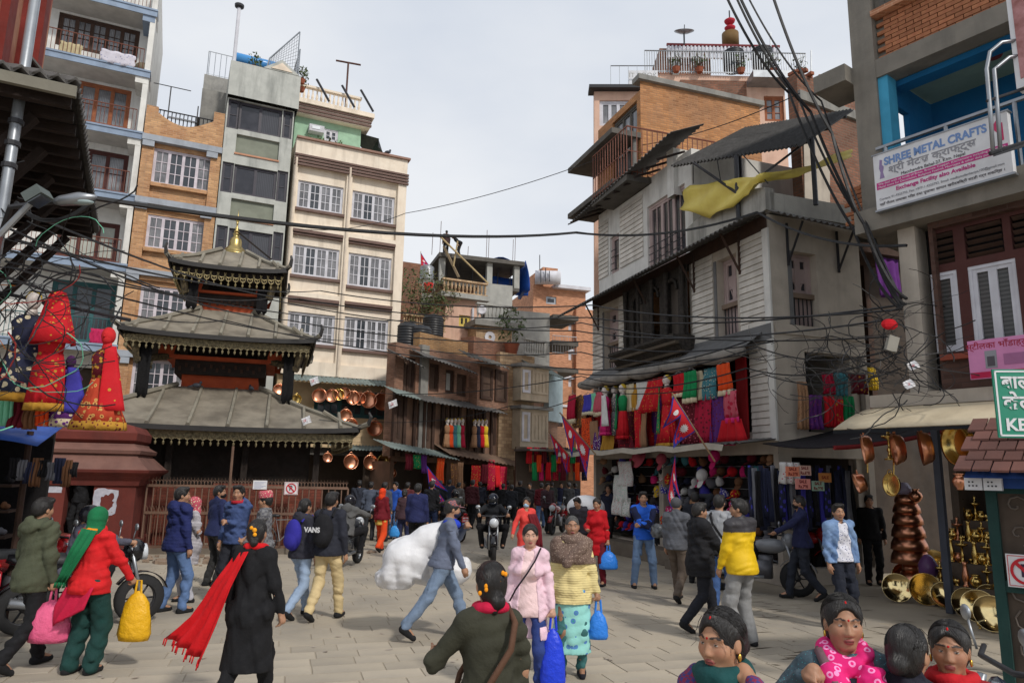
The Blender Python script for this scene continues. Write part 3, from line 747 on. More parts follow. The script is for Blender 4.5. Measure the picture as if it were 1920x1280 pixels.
def window(house,fac,r,d,ns=1,cols=2,rows=3,mf=None,mp=None,fr=.07,st=.055,mu=.028,label=None,dep=.06,name='window'):
 u0,u1,z0,z1=r[:4];m=MB();mf=mf or M_WHITEW
 m.fb(fac,u0,u1,z0,z0+fr,d-dep,d+.02);m.fb(fac,u0,u1,z1-fr,z1,d-dep,d+.02)
 m.fb(fac,u0,u0+fr,z0,z1,d-dep,d+.017);m.fb(fac,u1-fr,u1,z0,z1,d-dep,d+.017)
 a0,a1,b0,b1=u0+fr,u1-fr,z0+fr,z1-fr;sw=(a1-a0)/ns;pan=[]
 for i in range(ns):
  s0,s1=a0+sw*i,a0+sw*(i+1)
  m.fb(fac,s0,s0+st,b0,b1,d-dep,d+.005);m.fb(fac,s1-st,s1,b0,b1,d-dep,d+.003)
  m.fb(fac,s0,s1,b0,b0+st,d-dep,d+.001);m.fb(fac,s0,s1,b1-st,b1,d-dep,d+.001)
  for k in range(1,cols):u=s0+st+(s1-s0-2*st)*k/cols;m.fb(fac,u-mu/2,u+mu/2,b0,b1,d-dep,d-.004)
  for k in range(1,rows):z=b0+st+(b1-b0-2*st)*k/rows;m.fb(fac,s0,s1,z-mu/2,z+mu/2,d-dep,d-.006)
  pan.append((s0+st*.5,s1-st*.5,b0+st*.5,b1-st*.5))
 w=obj(name,m,mf,house)
 if label:w['label']=label
 for i,p in enumerate(pan):
  g=MB().fb(fac,p[0],p[1],p[2],p[3],d-dep*.75,d-dep*.55);mm=mp if not isinstance(mp,(list,tuple))else mp[i%len(mp)]
  obj('pane',g,mm or M_GLASS,w)
 return w
def railing(house,pts,h,m,n=20,r=.012,rr=.022,bars=True,name='railing',mids=()):
 """posts along a polyline of world points, with a rail on top"""
 g=MB();pts=[Vector(p)for p in pts];up=Vector((0,0,h));g.tube([p+up for p in pts],rr,5);n and g.tube([p+up*.08 for p in pts],rr*.8,4)
 for q in mids:g.tube([p+up*q for p in pts],rr*.7,4)
 L=[0]
 for a,b in zip(pts,pts[1:]):L.append(L[-1]+(b-a).length)
 for i in range(n+1 if n else 0):
  s=L[-1]*i/n
  for k in range(len(pts)-1):
   if s<=L[k+1]+1e-6:
    p=pts[k].lerp(pts[k+1],(s-L[k])/max(1e-6,L[k+1]-L[k]));break
  g.tube([p,p+up],r,4)
 o=obj(name,g,m,house);o['kind']='stuff' if house is not None else 'thing';return o
def balustrade(house,fac,u0,u1,z,d,h,n,m,name='balustrade'):
 g=MB();g.fb(fac,u0,u1,z+h-.1,z+h,d-.12,d+.12);g.fb(fac,u0,u1,z,z+.08,d-.1,d+.1);o=obj('parapet_rail',g,m,house)
 for i in range(n):
  b=MB();b.lathe([(.05,0),(.035,.08),(.07,.25),(.035,.5),(.05,h-.18)],fac.P(u0+(u1-u0)*(i+.5)/n,z+.08,d),8);obj('baluster',b,m,house)
def corrug(P00,P01,P10,P11,n,amp=.03,thick=.006,seg=4):
 """corrugated sheet between two edges: ridges run from the 0-edge to the 1-edge"""
 rows=[]
 P00,P01,P10,P11=map(Vector,(P00,P01,P10,P11));nn=(P01-P00).cross(P10-P00).normalized();nn=nn if nn.z>0 else-nn
 for i in range(n*seg+1):
  t=i/(n*seg);a=P00.lerp(P01,t);b=P10.lerp(P11,t);o=nn*amp*math.sin(2*math.pi*i/seg)
  rows.append([a+o,a.lerp(b,.5)+o,b+o])
 return MB().grid(rows,thick)
def water_tank(loc,r,h,m,label,cat='water tank',group=None):
 g=MB();prof=[(r*.9,0),(r,.04)]
 for i in range(8):prof+=[(r,h*.1*i+.08),(r*1.03,h*.1*i+.1),(r*1.03,h*.1*i+.13),(r,h*.1*i+.15)]
 prof+=[(r,h*.82),(r*.8,h*.93),(r*.35,h*.97),(r*.33,h),(.001,h)]
 g.lathe(prof,loc,20);return solo('water_tank',g,m,label,cat,group,smooth=True)
def leaves(center,rr,n,size,seed=0):
 r=random.Random(seed);g=MB()
 for _ in range(n):
  while True:
   q=Vector((r.uniform(-1,1),r.uniform(-1,1),r.uniform(-1,1)))
   if q.length<1:break
  p=Vector(center)+Vector((q.x*rr[0],q.y*rr[1],q.z*rr[2]));d=Vector((r.gauss(0,1),r.gauss(0,1),r.gauss(0,.6))).normalized();e=d.orthogonal().normalized();s=size*r.uniform(.5,1.3)
  g.quad(p-d*s,p+e*s*.4,p+d*s,p-e*s*.4)
 return g
def plant(loc,h,r,n,size,label,seed=0,m=None,cat='plant',group=None,pot=True):
 t=thing('potted_plant' if pot else 'shrub',label,cat,loc,group)
 if pot:obj('pot',MB().lathe([(r*.35,0),(r*.5,h*.22),(r*.55,h*.25),(r*.4,h*.23)],loc,10),mk('terracotta_pot',srgb(150,84,60)),t)
 st=MB();lc=Vector(loc)
 for i in range(4):
  a=RN.uniform(0,6.3);st.tube([lc+Vector((0,0,h*.2)),lc+Vector((math.cos(a)*r*.5,math.sin(a)*r*.5,h*.85))],.012,4)
 obj('stem',st,M_WOOD,t);o=obj('foliage',leaves(lc+Vector((0,0,h*.65)),(r,r,h*.42),n,size,seed),m or M_GRASSY,t);return t
# ------------------------------------------------------------------ ground
gm=MB();gm.quad((-120,-20,-.007),(120,-20,-.007),(120,260,-.007),(-120,260,-.007))
M_DUST=mk('dusty_ground',srgb(166,155,137),c2=srgb(142,132,118),ns=.5,na=.8,bump=.3,bs=9)
M_SLAB=mk('paving_stone',srgb(175,164,146),c2=srgb(150,142,130),ns=.7,na=.9,bump=.25,bs=14,rnd=.11)
G0=obj('ground',gm,M_DUST);G0['kind']='structure'
pv=bpy.data.objects.new('plaza_paving',None);COL.objects.link(pv);WO[pv]=Vector((0,0,0));pv['kind']='structure'
PA=rad(17.0);pu,pw=Vector((math.cos(PA),math.sin(PA),0)),Vector((-math.sin(PA),math.cos(PA),0));slabs=[]
def inside_plaza(c):
 if c.y<2.2 or c.y>21:return False
 left=-7.6 if c.y>9 else-9;right=5.3-max(0,c.y-10)*.31 if c.y>10 else 6.6
 return left<c.x<right and not(c.y>16.6 and c.x<-3.2-(c.y-16.6)*.2)
for j in range(-18,84):
 wv=.36+.10*random.Random(j).random()
 y=j*.31;x=-16+random.Random(j*7).random()*.5
 rr=random.Random(j*31+5)
 while x<16:
  L_=rr.choice((.36,.45,.5,.6,.72));c=pu*(x+L_/2)+pw*(y+.155)
  if inside_plaza(c):slabs.append((c,L_,rr.uniform(-.002,.002),rr.random()))
  x+=L_
def slab_mb(g,c,L_,dz):
 R_=Matrix((pu,pw,Vector((0,0,1)))).transposed();h,k=L_/2-.003,.152;z=.0+dz
 P=lambda a,b,e:c+R_@Vector((a,b,e))
 g.add([P(-h,-k,-.03),P(h,-k,-.03),P(h,k,-.03),P(-h,k,-.03),P(-h+.005,-k+.005,z),P(h-.005,-k+.005,z),P(h-.005,k-.005,z),P(-h+.005,k-.005,z)],[(4,5,6,7),(0,1,5,4),(1,2,6,5),(2,3,7,6),(3,0,4,7)])
def inview(c):
 v=CAMR.transposed()@(c-CP);return v.z<0 and abs(v.x/v.z)<.72 and-v.y/v.z*-1>-.49 if v.z<0 else False
slabs.sort(key=lambda s:(0 if inview(s[0])else 1,s[0].y));rest=MB();meshes={}
for i,(c,L_,dz,q)in enumerate(slabs):
 if i<300:
  if L_ not in meshes:
   g=MB();slab_mb(g,Vector((0,0,0)),L_,0.0);me=mkmesh('paving_slab',g.v,g.f);me.materials.append(M_SLAB);meshes[L_]=me
  o=bpy.data.objects.new('paving_slab',meshes[L_]);COL.objects.link(o);o.parent=pv;o.location=c+Vector((0,0,dz))
 else:slab_mb(rest,c,L_,dz)
o=obj('paving_slabs_beyond',rest,M_SLAB,pv);o['kind']='stuff'
# ------------------------------------------------------------------ left row of tall houses
FL=Fac(at(270,880,27),65)
# white apartment house with balconies
A=thing('apartment_house','white apartment house with stacked balconies left of the brick house','building',FL.P(-4,0,0))
uR=FL.uz(280,150)[0];slabz=[FL.uz(*p)[1]for p in((297,32),(282,146),(275,262),(262,380),(250,510),(243,662))]
zt=slabz[0]+2.0
DW=-1.25;wins=[rect(FL,112,22,256,118,DW),rect(FL,148,150,238,246,DW),rect(FL,165,278,233,368,DW),rect(FL,112,405,217,493,DW),rect(FL,100,522,206,648,DW)]
shopd=(uR-8.5,uR-.8,.2,slabz[5]-.5);obj('wall',wall_mb(FL,uR-9,uR-.25,0,zt,wins+[shopd],.15,6,DW),M_WHITE,A)
obj('shop_interior',MB().fb(FL,shopd[0],shopd[1],.2,shopd[3],DW-.6,DW-.5),mk('dim_shop_back',srgb(84,72,62)),A)
obj('end_wall',MB().fb(FL,uR-.22,uR-.02,0,zt,-6.5,-.06),M_WHITE,A)
for i,z in enumerate(slabz):
 obj('balcony_slab',MB().fb(FL,uR-9,uR,z-.02,z+.2,DW+.01,-.02),M_SOFFIT,A);obj('slab_fascia',MB().fb(FL,uR-9,uR+.01,z-.03,z+.2,-.02,.02),M_SLABB,A)
 obj('slab_moulding',MB().fb(FL,uR-9,uR+.02,z+.2,z+.27,DW+.5,.06),M_SLABB,A)
 obj('bracket_beam',MB().fb(FL,uR-.5,uR-.05,z-.28,z-.02,DW+.01,-.05),M_WHITE if i else M_SLABB,A)
 if i<6:railing(A,[FL.P(uR-8.8,z+.27,-.12),FL.P(uR-.3,z+.27,-.12)],.95,M_RAIL if i<5 else M_TEAL,62,.011)
wf=[M_WOOD,M_WOODR,mk('maroon_frame',srgb(82,48,44)),mk('maroon_frame',()),M_TEAL]
for w_,(r,m)in enumerate(zip(wins,wf)):
 window(A,FL,r,DW-.06,(5,3,2,3,3)[w_],(2,1,1,1,1)[w_],(3,2,2,2,1)[w_],m,(M_GLASSC,M_GLASSC,M_GLASSC,mk('pale_shutter',srgb(176,178,168)),M_GLASS)[w_],fr=.1,st=.07)
def laundry(fac,u0,u1,z0,z1,d,m,label,wob=.04):
 g=[];n=12
 for i in range(n+1):
  t=i/n;g.append([fac.P(u0+(u1-u0)*t+(.03*math.sin(k*2)if k else 0),z1+(z0-z1)*k/5-(.06*math.sin(3*t)if k==5 else 0),d+wob*math.sin(t*17+k*.5))for k in range(6)])
 return solo('laundry',MB().grid(g,.01),m,label,'laundry',smooth=True)
a=rect(FL,190,92,252,128);laundry(FL,*a,.05,mk('printed_sheet',srgb(200,196,205),spots=(9,srgb(150,150,175),.25)),'pale printed sheet drying over the upper balcony rail')
a=rect(FL,112,70,150,105);laundry(FL,a[0],a[1],a[2],a[3],-.25,cloth((190,176,140)),'beige cloth drying at the far left of the upper balcony')
a=rect(FL,252,118,278,136);o=solo('sack',MB().ell(FL.P((a[0]+a[1])/2,slabz[1]+.5,-.4),(.32,.25,.26),14,10),cloth((120,110,90)),'grey-brown bundle on the upper balcony floor by the end wall','bundle',smooth=True)
a=rect(FL,170,615,195,645);laundry(FL,*a,-.02,cloth((190,40,90)),'crimson cloth hanging on the lowest balcony rail')
# orange brick house
B=thing('brick_house','narrow orange brick house with white windows and a dipped parapet','building',FL.P(.2,0,0))
u0,u1=uR+.03,FL.uz(414,300)[0];DB=.0
wr=[rect(FL,290,274,394,359),rect(FL,278,399,382,477),rect(FL,265,532,371,612),rect(FL,250,671,352,748)]
zp=FL.uz(412,284)[1];ztop=FL.uz(283,198)[1];ztr=FL.uz(418,224)[1]
rec=[(u0+.42,u1-.38,r[2]-.75,r[3]+.18)for r in wr]
obj('wall',wall_mb(FL,u0,u1,0,zp,rec,.14,6,DB),M_BRICKO,B)
for r,q in zip(wr,rec):
 r=(r[0],r[1],r[2],r[3]);m=wall_mb(FL,q[0],q[1],q[2],q[3],[r],.12,0,DB-.14);obj('recessed_wall',m,M_BRICKO,B)
 window(B,FL,r,DB-.2,4,2,3,mk('pinkish_white_paint',srgb(208,200,206),c2=srgb(160,150,156)),[M_GLASSC,M_GLASS,M_GLASS,M_GLASSC],fr=.05)
 obj('window_sill',MB().fb(FL,q[0]+.02,q[1]-.02,r[2]-.16,r[2]-.01,DB-.13,DB+.06),M_BRICKO,B)
for y in(zp,FL.uz(398,396)[1],FL.uz(345,520)[1],FL.uz(300,668)[1]):
 obj('floor_band',MB().fb(FL,u0-.03,u1+.02,y-.12,y+.12,DB-.1,DB+.14),M_BAND,B)
 for uu in(u0,u1-.55):obj('band_bracket',MB().fb(FL,uu,uu+.42,y-.36,y-.12,DB+.004,DB+.12),M_BAND,B)
pp=[(u0,zp+.12)]+[(u0,ztop),(u0+.42,ztop)]+[(u0+.42+(u1-u0-.84)*i/10,ztop-.15-(ztop-zp-.75)*math.sin(math.pi*min(1,(i+.6)/10.5))*.75)for i in range(11)]+[(u1-.42,ztr+.25),(u1,ztr+.25),(u1,zp+.12)]
obj('parapet',MB().prism(pp,FL.P,-.3,.02),M_BRICKO,B)
railing(B,[FL.P(u0+.3,zp+.3,-.6),FL.P(u1-.2,zp+.3,-.6)],1.25,M_IRON,16,.02,.03)
g=MB()
for a in(0,.9):g.tube([FL.P(u0+.75+a*1.2,zp,-.5),FL.P(u0+.75+a*1.2,zp+(2.6 if a==0 else 2.0),-.5)],.025,5)
g.tube([FL.P(u0+.1,zp+2.6,-.5),FL.P(u0+1.5,zp+2.6,-.5)],.02,5);solo('roof_aerial',g,M_IRON,'thin iron aerial frame on the brick house roof','aerial')
solo('small_panel',MB().bx(FL.P(u0+1.3,zp+1.35,-.7),(1.1,.7,.04),Matrix.Rotation(rad(25),3,'Z')@Matrix.Rotation(rad(20),3,'X')),M_STEEL,'small tilted solar panel behind the dipped brick parapet','solar panel')
# sage tower
T=thing('grey_tower_house','tall narrow grey-green house with dark windows and rooftop clutter','building',FL.P(3,0,0))
DS=.12;s0,s1=u1+.03,FL.uz(549,250,DS)[0];zt=FL.uz(428,182,DS)[1]
big=[rect(FL,450,189,526,258,DS),rect(FL,440,307,516,375,DS),rect(FL,430,427,507,492,DS)];nar=[rect(FL,428,184,446,243,DS),rect(FL,532,206,548,262,DS),rect(FL,417,302,434,362,DS),rect(FL,521,319,538,380,DS),rect(FL,407,421,423,474,DS),rect(FL,513,434,529,490,DS)]
nar=[(max(r[0],s0+.05),min(r[1],s1-.05),r[2],r[3])for r in nar]
pan=[(b[0],b[1]-.02,b[2]-1.05,b[2]-.22)for b in big]
obj('wall',wall_mb(FL,s0,s1,0,zt,big+nar+pan,.12,7,DS),M_SAGE,T)
for r in big:window(T,FL,r,DS-.1,2,1,1,M_PURP,[M_TINT,mk('tint_curtain',(.07,.07,.08),rough=.1,bump=0,spec=.6,stripe=(5,(.04,.04,.045),'X'))],fr=.05)
for r in nar:window(T,FL,r,DS-.08,1,1,2,M_PURP,M_TINT,fr=.04)
for r in pan:
 obj('recessed_panel',MB().fb(FL,r[0],r[1],r[2],r[3],DS-.14,DS-.12),M_SAGEP,T);obj('panel_sill',MB().fb(FL,r[0]-.03,r[1]+.03,r[2]-.07,r[2],DS-.1,DS+.05),mk('salmon_sill',srgb(190,140,112)),T)
zq=FL.uz(560,143,.4)[1]
obj('parapet',wall_mb(FL,s0-.02,s1+.12,zt,zq,(),.1,3.2,.4),M_SAGE,T)
obj('side_wall',MB().prism([(-2.0,0),(-9.5,0),(-9.5,zq+2.3),(-5.6,zq+2.3),(-5.2,zq+1.1),(-2.0,zq-.3)],lambda a,z,q:FL.P(s0-1.0+q,z,a),0,2.4),M_CEMENT,T)
g=MB()
for dd in(-4.6,-7.0):g.fb(FL,s0-1.08,s0-.98,zq-1.2,zq-1.05,dd-1.2,dd+1.2)
obj('wall_ledge',g,M_CEMENTD,T)
obj('pediment',MB().prism([(s0+1.25,zq+.003),(s0+2.75,zq+.003),(s0+2.0,zq+.55)],FL.P,.2,.42),M_SAGE,T);obj('pediment_face',MB().prism([(s0+1.55,zq+.06),(s0+2.45,zq+.06),(s0+2.0,zq+.4)],FL.P,.42,.45),M_CREAMTRIM,T)
railing(T,[FL.P(s0-.9,zq+2.3,-9.2),FL.P(s0-.9,zq+2.3,-5.7),FL.P(s0+1.2,zq+2.3,-5.7)],1.3,M_STEEL,22,.015)
h=thing('solar_water_heater','blue tank solar water heater with a sloping tube rack on the grey roof','solar heater',FL.P(s0+1.2,zq,-2))
za=zq+.35;obj('collector_frame',MB().tube([FL.P(s0+.3,za,-1.1),FL.P(s0+2.2,za,-1.1)],.05,5).tube([FL.P(s0+.3,za,-1.1),FL.P(s0+.3,za+1.3,-2.6),FL.P(s0+.3,zq,-2.7)],.04,5).tube([FL.P(s0+2.2,za,-1.1),FL.P(s0+2.2,za+1.3,-2.6),FL.P(s0+2.2,zq,-2.7)],.04,5),M_STEEL,h)
for i in range(18):obj('tube',MB().tube([FL.P(s0+.4+i*.1,za+.04,-1.15),FL.P(s0+.4+i*.1,za+1.3,-2.55)],.034,6),mk('collector_tube',srgb(120,112,108),rough=.3),h)
obj('tank',MB().tube([FL.P(s0+.15,za+1.5,-2.65),FL.P(s0+.25,za+1.5,-2.65),FL.P(s0+2.25,za+1.5,-2.65),FL.P(s0+2.35,za+1.5,-2.65)],[.16,.26,.26,.16],14),mk('blue_tank',srgb(70,140,200),rough=.3,bump=0),h,True)
p=FL.P(s0+.12,0,-.5);zz=at(430,10,(p-CP).y).z;p0=FL.P(s0+.12,zq-.1,-.5)
h=thing('mast','white roof mast with a dark cap on the grey house corner','mast',p0);obj('pole',MB().tube([p0,Vector((p0.x,p0.y,zz-.15))],.08,8),M_WHITEW,h);obj('pole_cap',MB().lathe([(.1,0),(.19,.06),(.2,.16),(.0,.2)],(p0.x,p0.y,zz-.15),12),M_IRON,h)
g=MB();g.lathe([(.26,0),(.26,.7),(.32,.72),(.2,1.1),(.34,1.2),(.36,1.45),(.1,1.6),(.03,1.9)],FL.P(s0+2.45,zq,-2.2),12);solo('roof_finial',g,mk('terracotta_pot',()),'clay urn finial on a pillar behind the grey parapet','urn',smooth=True)
def mesh_panel(p,lab):
 t=thing('wire_panel',lab,'wire fence',p[0]);g=MB()
 for a,b in zip(p,p[1:]+p[:1]):g.tube([a,b],.03,4)
 obj('frame',g,M_STEEL,t);g=MB()
 for i in range(1,12):
  k=i/12;g.tube([p[0].lerp(p[1],k),p[3].lerp(p[2],k)],.008,3);g.tube([p[0].lerp(p[3],k),p[1].lerp(p[2],k)],.008,3)
 o=obj('wire_mesh',g,M_STEEL,t);o['kind']='stuff'
mesh_panel([FL.P(s1-1.3,zq,.2),FL.P(s1-.05,zq,.2),FL.P(s1-.05,zq+2.2,.2),FL.P(s1-1.2,zq+.6,.2)],'slanted wire mesh panel at the right end of the grey roof')
mesh_panel([FL.P(s1+.02,zq,.2),FL.P(s1+.02,zq,-2.4),FL.P(s1+.02,zq+1.2,-2.4),FL.P(s1+.02,zq+1.4,.2)],'wire mesh panel closing the side of the grey roof')
for i,(du,dd)in enumerate(((.9,.1),(1.1,-.6),(2.9,.0),(3.0,-.7))):plant(FL.P(s0+du,zq-.1,dd),.8,.3,60,.1,('leafy pot plant at the front left of the grey roof','leafy pot plant behind the front left grey parapet','pot plant right of the clay pediment on the grey roof','pot plant behind the pediment beside the wire mesh')[i],i,group='pot plants on the grey house parapet')
# cream building
C=thing('cream_building','cream plastered building with six white windows and brown mouldings','building',FL.P(6.5,0,0))
DC=.3;c0,c1=s1+.16,FL.uz(763,340,DC)[0];zt=FL.uz(768,302,DC)[1];zb=FL.uz(745,715,DC)[1]
rows_=[((561,334),(641,400)),((552,454),(635,523)),((543,581),(627,647))];rows2=[((664,354),(739,420)),((656,471),(733,543)),((649,591),(728,659))]
cw=[rect(FL,*a,*b,DC)for a,b in rows_+rows2]
L0,L1=min(r[0]for r in cw[:3]),max(r[1]for r in cw[:3]);R0,R1=min(r[0]for r in cw[3:]),max(r[1]for r in cw[3:])
holes=[]
for i,r in enumerate(cw):a,b=(L0,L1)if i<3 else(R0,R1);holes.append((a-.08,b+.08,r[2]-.75,r[3]+.62))
obj('wall',wall_mb(FL,c0,c1,zb,zt,holes,.18,8,DC),M_CREAM,C)
for i,(r,q)in enumerate(zip(cw,holes)):
 a,b=(L0,L1)if i<3 else(R0,R1);r=(a,b,r[2],r[3])
 obj('recessed_wall',wall_mb(FL,q[0],q[1],q[2],q[3],[r],.14,0,DC-.18),M_CREAM,C)
 window(C,FL,r,DC-.26,4,2,3,M_WHITEW,[M_GLASSC,M_GLASS,M_GLASSC,M_GLASSC],fr=.05)
 obj('window_sill',MB().fb(FL,q[0],q[1],r[2]-.14,r[2]-.02,DC-.17,DC-.03),M_BROWNTRIM,C)
 if i%3:obj('window_hood',MB().fb(FL,q[0],q[1],q[3]-.14,q[3]-.02,DC-.17,DC+.05).fb(FL,q[0],q[1],q[3]-.24,q[3]-.16,DC-.17,DC-.02),M_BROWNTRIM,C)
for q in(c0+.06,(L1+R0)/2):obj('drain_pipe',MB().tube([FL.P(q,zb,DC+.07),FL.P(q,zt-.9,DC+.07)],.05,6),M_CREAMTRIM,C)
zs=FL.uz(760,350,DC)[1]
for k in range(4):obj('cornice_strip',MB().fb(FL,c0-.02,c1+.06,zs+.06+k*.14,zs+.14+k*.14,DC-.02,DC+.1),M_BROWNTRIM,C)
obj('coping',MB().fb(FL,c0,c1+.1,zt,zt+.09,DC-.4,DC+.12),mk('faded_coping',srgb(150,118,104)),C)
# lower shop storey
z1f=FL.uz(735,842,DC)[1];wdw=rect(FL,592,728,728,786,DC-.1)
obj('shopfront_wall',wall_mb(FL,c0,c1-.1,z1f,zb-.012,[(wdw[0],wdw[1],wdw[2],wdw[3])],.2,7.9,DC-.25),mk('cream_panelling',srgb(200,176,138),c2=srgb(176,150,116),streak=.3),C)
for k in range(5):obj('wall_board',MB().fb(FL,wdw[1]-1.6,c1-.12,z1f+.06+k*.2,z1f+.25+k*.2,DC-.24,DC-.2),mk('cream_board',srgb(206,180,142),rnd=.08,streak=.2),C)
window(C,FL,wdw,DC-.35,3,3,2,M_TEAL,M_GLASS,fr=.09,st=.08,label='teal framed shop window with close bars')
obj('ground_floor_wall',wall_mb(FL,c0,c1-.12,0,z1f-.01,[(c0+.6,c1-.5,.3,z1f-.3)],1.2,7.8,DC-.5),M_CEMENTD,C)
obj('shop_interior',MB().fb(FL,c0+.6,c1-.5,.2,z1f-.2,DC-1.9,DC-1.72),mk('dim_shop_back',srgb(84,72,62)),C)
A0=FL.P(c0+.3,zb-.02,DC);A1=FL.P(c1+.1,zb-.02,DC)
aw=solo('awning',corrug(A0+Vector((0,0,.0)),A1,A0+FL.n*.8-Vector((0,0,.32)),A1+FL.n*.8-Vector((0,0,.32)),26,.025),M_TIN,'grey-green tin awning over the teal shop window','awning')
B0=FL.P(c0+2.2,z1f+.12,DC-.1);B1=FL.P(c1+.3,z1f+.12,DC-.1)
solo('awning',corrug(B0,B1,B0+FL.n*.9-Vector((0,0,.22)),B1+FL.n*.9-Vector((0,0,.22)),22,.025),M_TIN,'lower grey tin awning above the hanging copper pans','awning')
# penthouse
PD=-2.6;q0,q1=FL.uz(552,240,PD)[0],FL.uz(676,265,PD)[0];z2=FL.uz(684,245,PD)[1];z3=FL.uz(660,218,PD)[1]
H=C;pw_=rect(FL,608,240,633,268,PD)
obj('penthouse_wall',wall_mb(FL,q0,q1,zt-1,z2,[pw_],.1,5,PD),M_MINT,H);window(H,FL,pw_,PD-.05,2,1,2,M_WHITEW,M_GLASS)
obj('penthouse_roof',MB().fb(FL,q0-.3,q1+.35,z2,z2+.5,PD-5,PD+.35),M_CREAM,H)
for k in range(3):obj('cornice_strip',MB().fb(FL,q0-.3,q1+.4,z2+.05+k*.17,z2+.14+k*.17,PD+.3,PD+.42),M_BROWNTRIM,H)
obj('roof_ledge',MB().fb(FL,q0-.3,q1+.5,z2+.5,z2+.72,PD-5,PD+.5),M_CREAM,H)
balustrade(H,FL,q0-.2,q1-.1,z2+.72,PD+.1,.85,16,M_CREAM)
g=MB()
for i,uu in enumerate((q0+.8,q0+2.0,q1-.2)):g=MB().tube([FL.P(uu,z2+1.9,PD+.3),FL.P(uu+.6,z2+.8,PD+.55)],.06,5);obj('roof_prop',g,M_IRON,H)
g=MB();p=FL.P(q0+2.4,z2+1.3,PD-.6);g.tube([p,p+Vector((0,0,2.4))],.05,5);g.tube([p+Vector((-.6,-.1,2.45)),p+Vector((.6,.1,2.35))],.05,5);solo('aerial',g,mk('rust_brown',srgb(92,64,56)),'T-shaped aerial on the cream building penthouse roof','aerial')
a=rect(FL,580,233,607,251,PD+.3);t=thing('air_conditioner','white air conditioner unit on the mint green penthouse wall','air conditioner',FL.P(a[0],a[2],PD+.2));obj('case',MB().fb(FL,a[0],a[1],a[2],a[3],PD+.02,PD+.4),M_WHITEW,t);obj('grille',MB().fb(FL,a[0]+.12,a[1]-.2,a[2]+.1,a[3]-.08,PD+.4,PD+.42),M_STEEL,t)
t=thing('round_awning','black round awning on the right of the mint penthouse','awning',FL.P(q1+.4,z2-1.6,PD-.2));P0=FL.P(q1+.02,z2-.1,PD-.1)
gr=[]
for i in range(9):
 a=rad(i*180/8-90);gr.append([FL.P(q1+.03,z2-.15,PD-.6+.5*math.sin(a)),FL.P(q1+.8,z2-.45,PD-.6+1.0*math.sin(a)),FL.P(q1+.75+.55*math.cos(a),z2-1.0-.25*abs(math.cos(a)),PD-.6+1.2*math.sin(a))])
obj('canopy',MB().grid(gr,.02),M_BLACK,t)
for i in range(4):plant(FL.P(q0+.5+i*.45,zt+.05,PD+1.2),1.0,.32,70,.09,('leftmost','second from left','third from left','rightmost')[i]+' pot plant in front of the mint penthouse',20+i,group='pot plants by the mint penthouse')
g=MB();b_=FL.P(FL.uz(727,290,DC)[0],zt+.09,DC);g.ell(b_+Vector((0,0,.12)),(.14,.07,.07),10,6);g.ell(b_+Vector((.1,0,.2)),(.05,.045,.05),8,6);g.tube([b_+Vector((-.1,0,.1)),b_+Vector((-.28,0,.06))],.03,4,.015);solo('pigeon',g,mk('pigeon_grey',(.06,.065,.08)),'dark pigeon sitting on the cream building coping','pigeon',smooth=True)
# ------------------------------------------------------------------ tiered temple
FT=Fac(at(455,880,19.2),72)
TM=mk('temple_roof_metal',srgb(140,132,118),c2=srgb(104,97,86),ns=1.6,na=.9,streak=.5,streakc=(.12,.11,.09),bump=.12,rough=.6)
TB=mk('temple_batten',srgb(136,130,116),c2=srgb(96,92,84),bump=.1)
TDK=mk('temple_dark_timber',(.028,.02,.016),c2=(.012,.01,.009),bump=.3)
TEDGE=mk('temple_eave_edge',(.035,.033,.032),rough=.6)
TVAL=mk('gilt_filigree',(.36,.30,.17),c2=(.12,.10,.06),rough=.5,metal=.4,ns=14,na=.9,bump=.5,bs=40)
TVALG=mk('bright_gilt_filigree',(.42,.34,.17),c2=(.14,.11,.05),rough=.5,metal=.5,ns=14,na=.8,bump=.5,bs=40)
TORG=mk('orange_red_paint',srgb(186,84,48),c2=srgb(150,66,42))
BRK=mk('temple_red_wall',srgb(128,66,50),c2=srgb(96,52,42),brick=(.22,.07,.008,srgb(96,56,46)))
ur=FT.uz(672,811)[0];a1=3.2
for _ in range(6):dc=-a1;uc=FT.uz(447,400,dc)[0];a1=ur-uc
dc=-a1
TP=thing('pagoda_temple','three-tiered pagoda temple with metal roofs and gilt spire behind the railing','temple',FT.P(uc,0,dc))
def sq(a,z,du=0):return[FT.P(uc-a,z,dc+a),FT.P(uc+a,z,dc+a),FT.P(uc+a,z,dc-a),FT.P(uc-a,z,dc-a)]
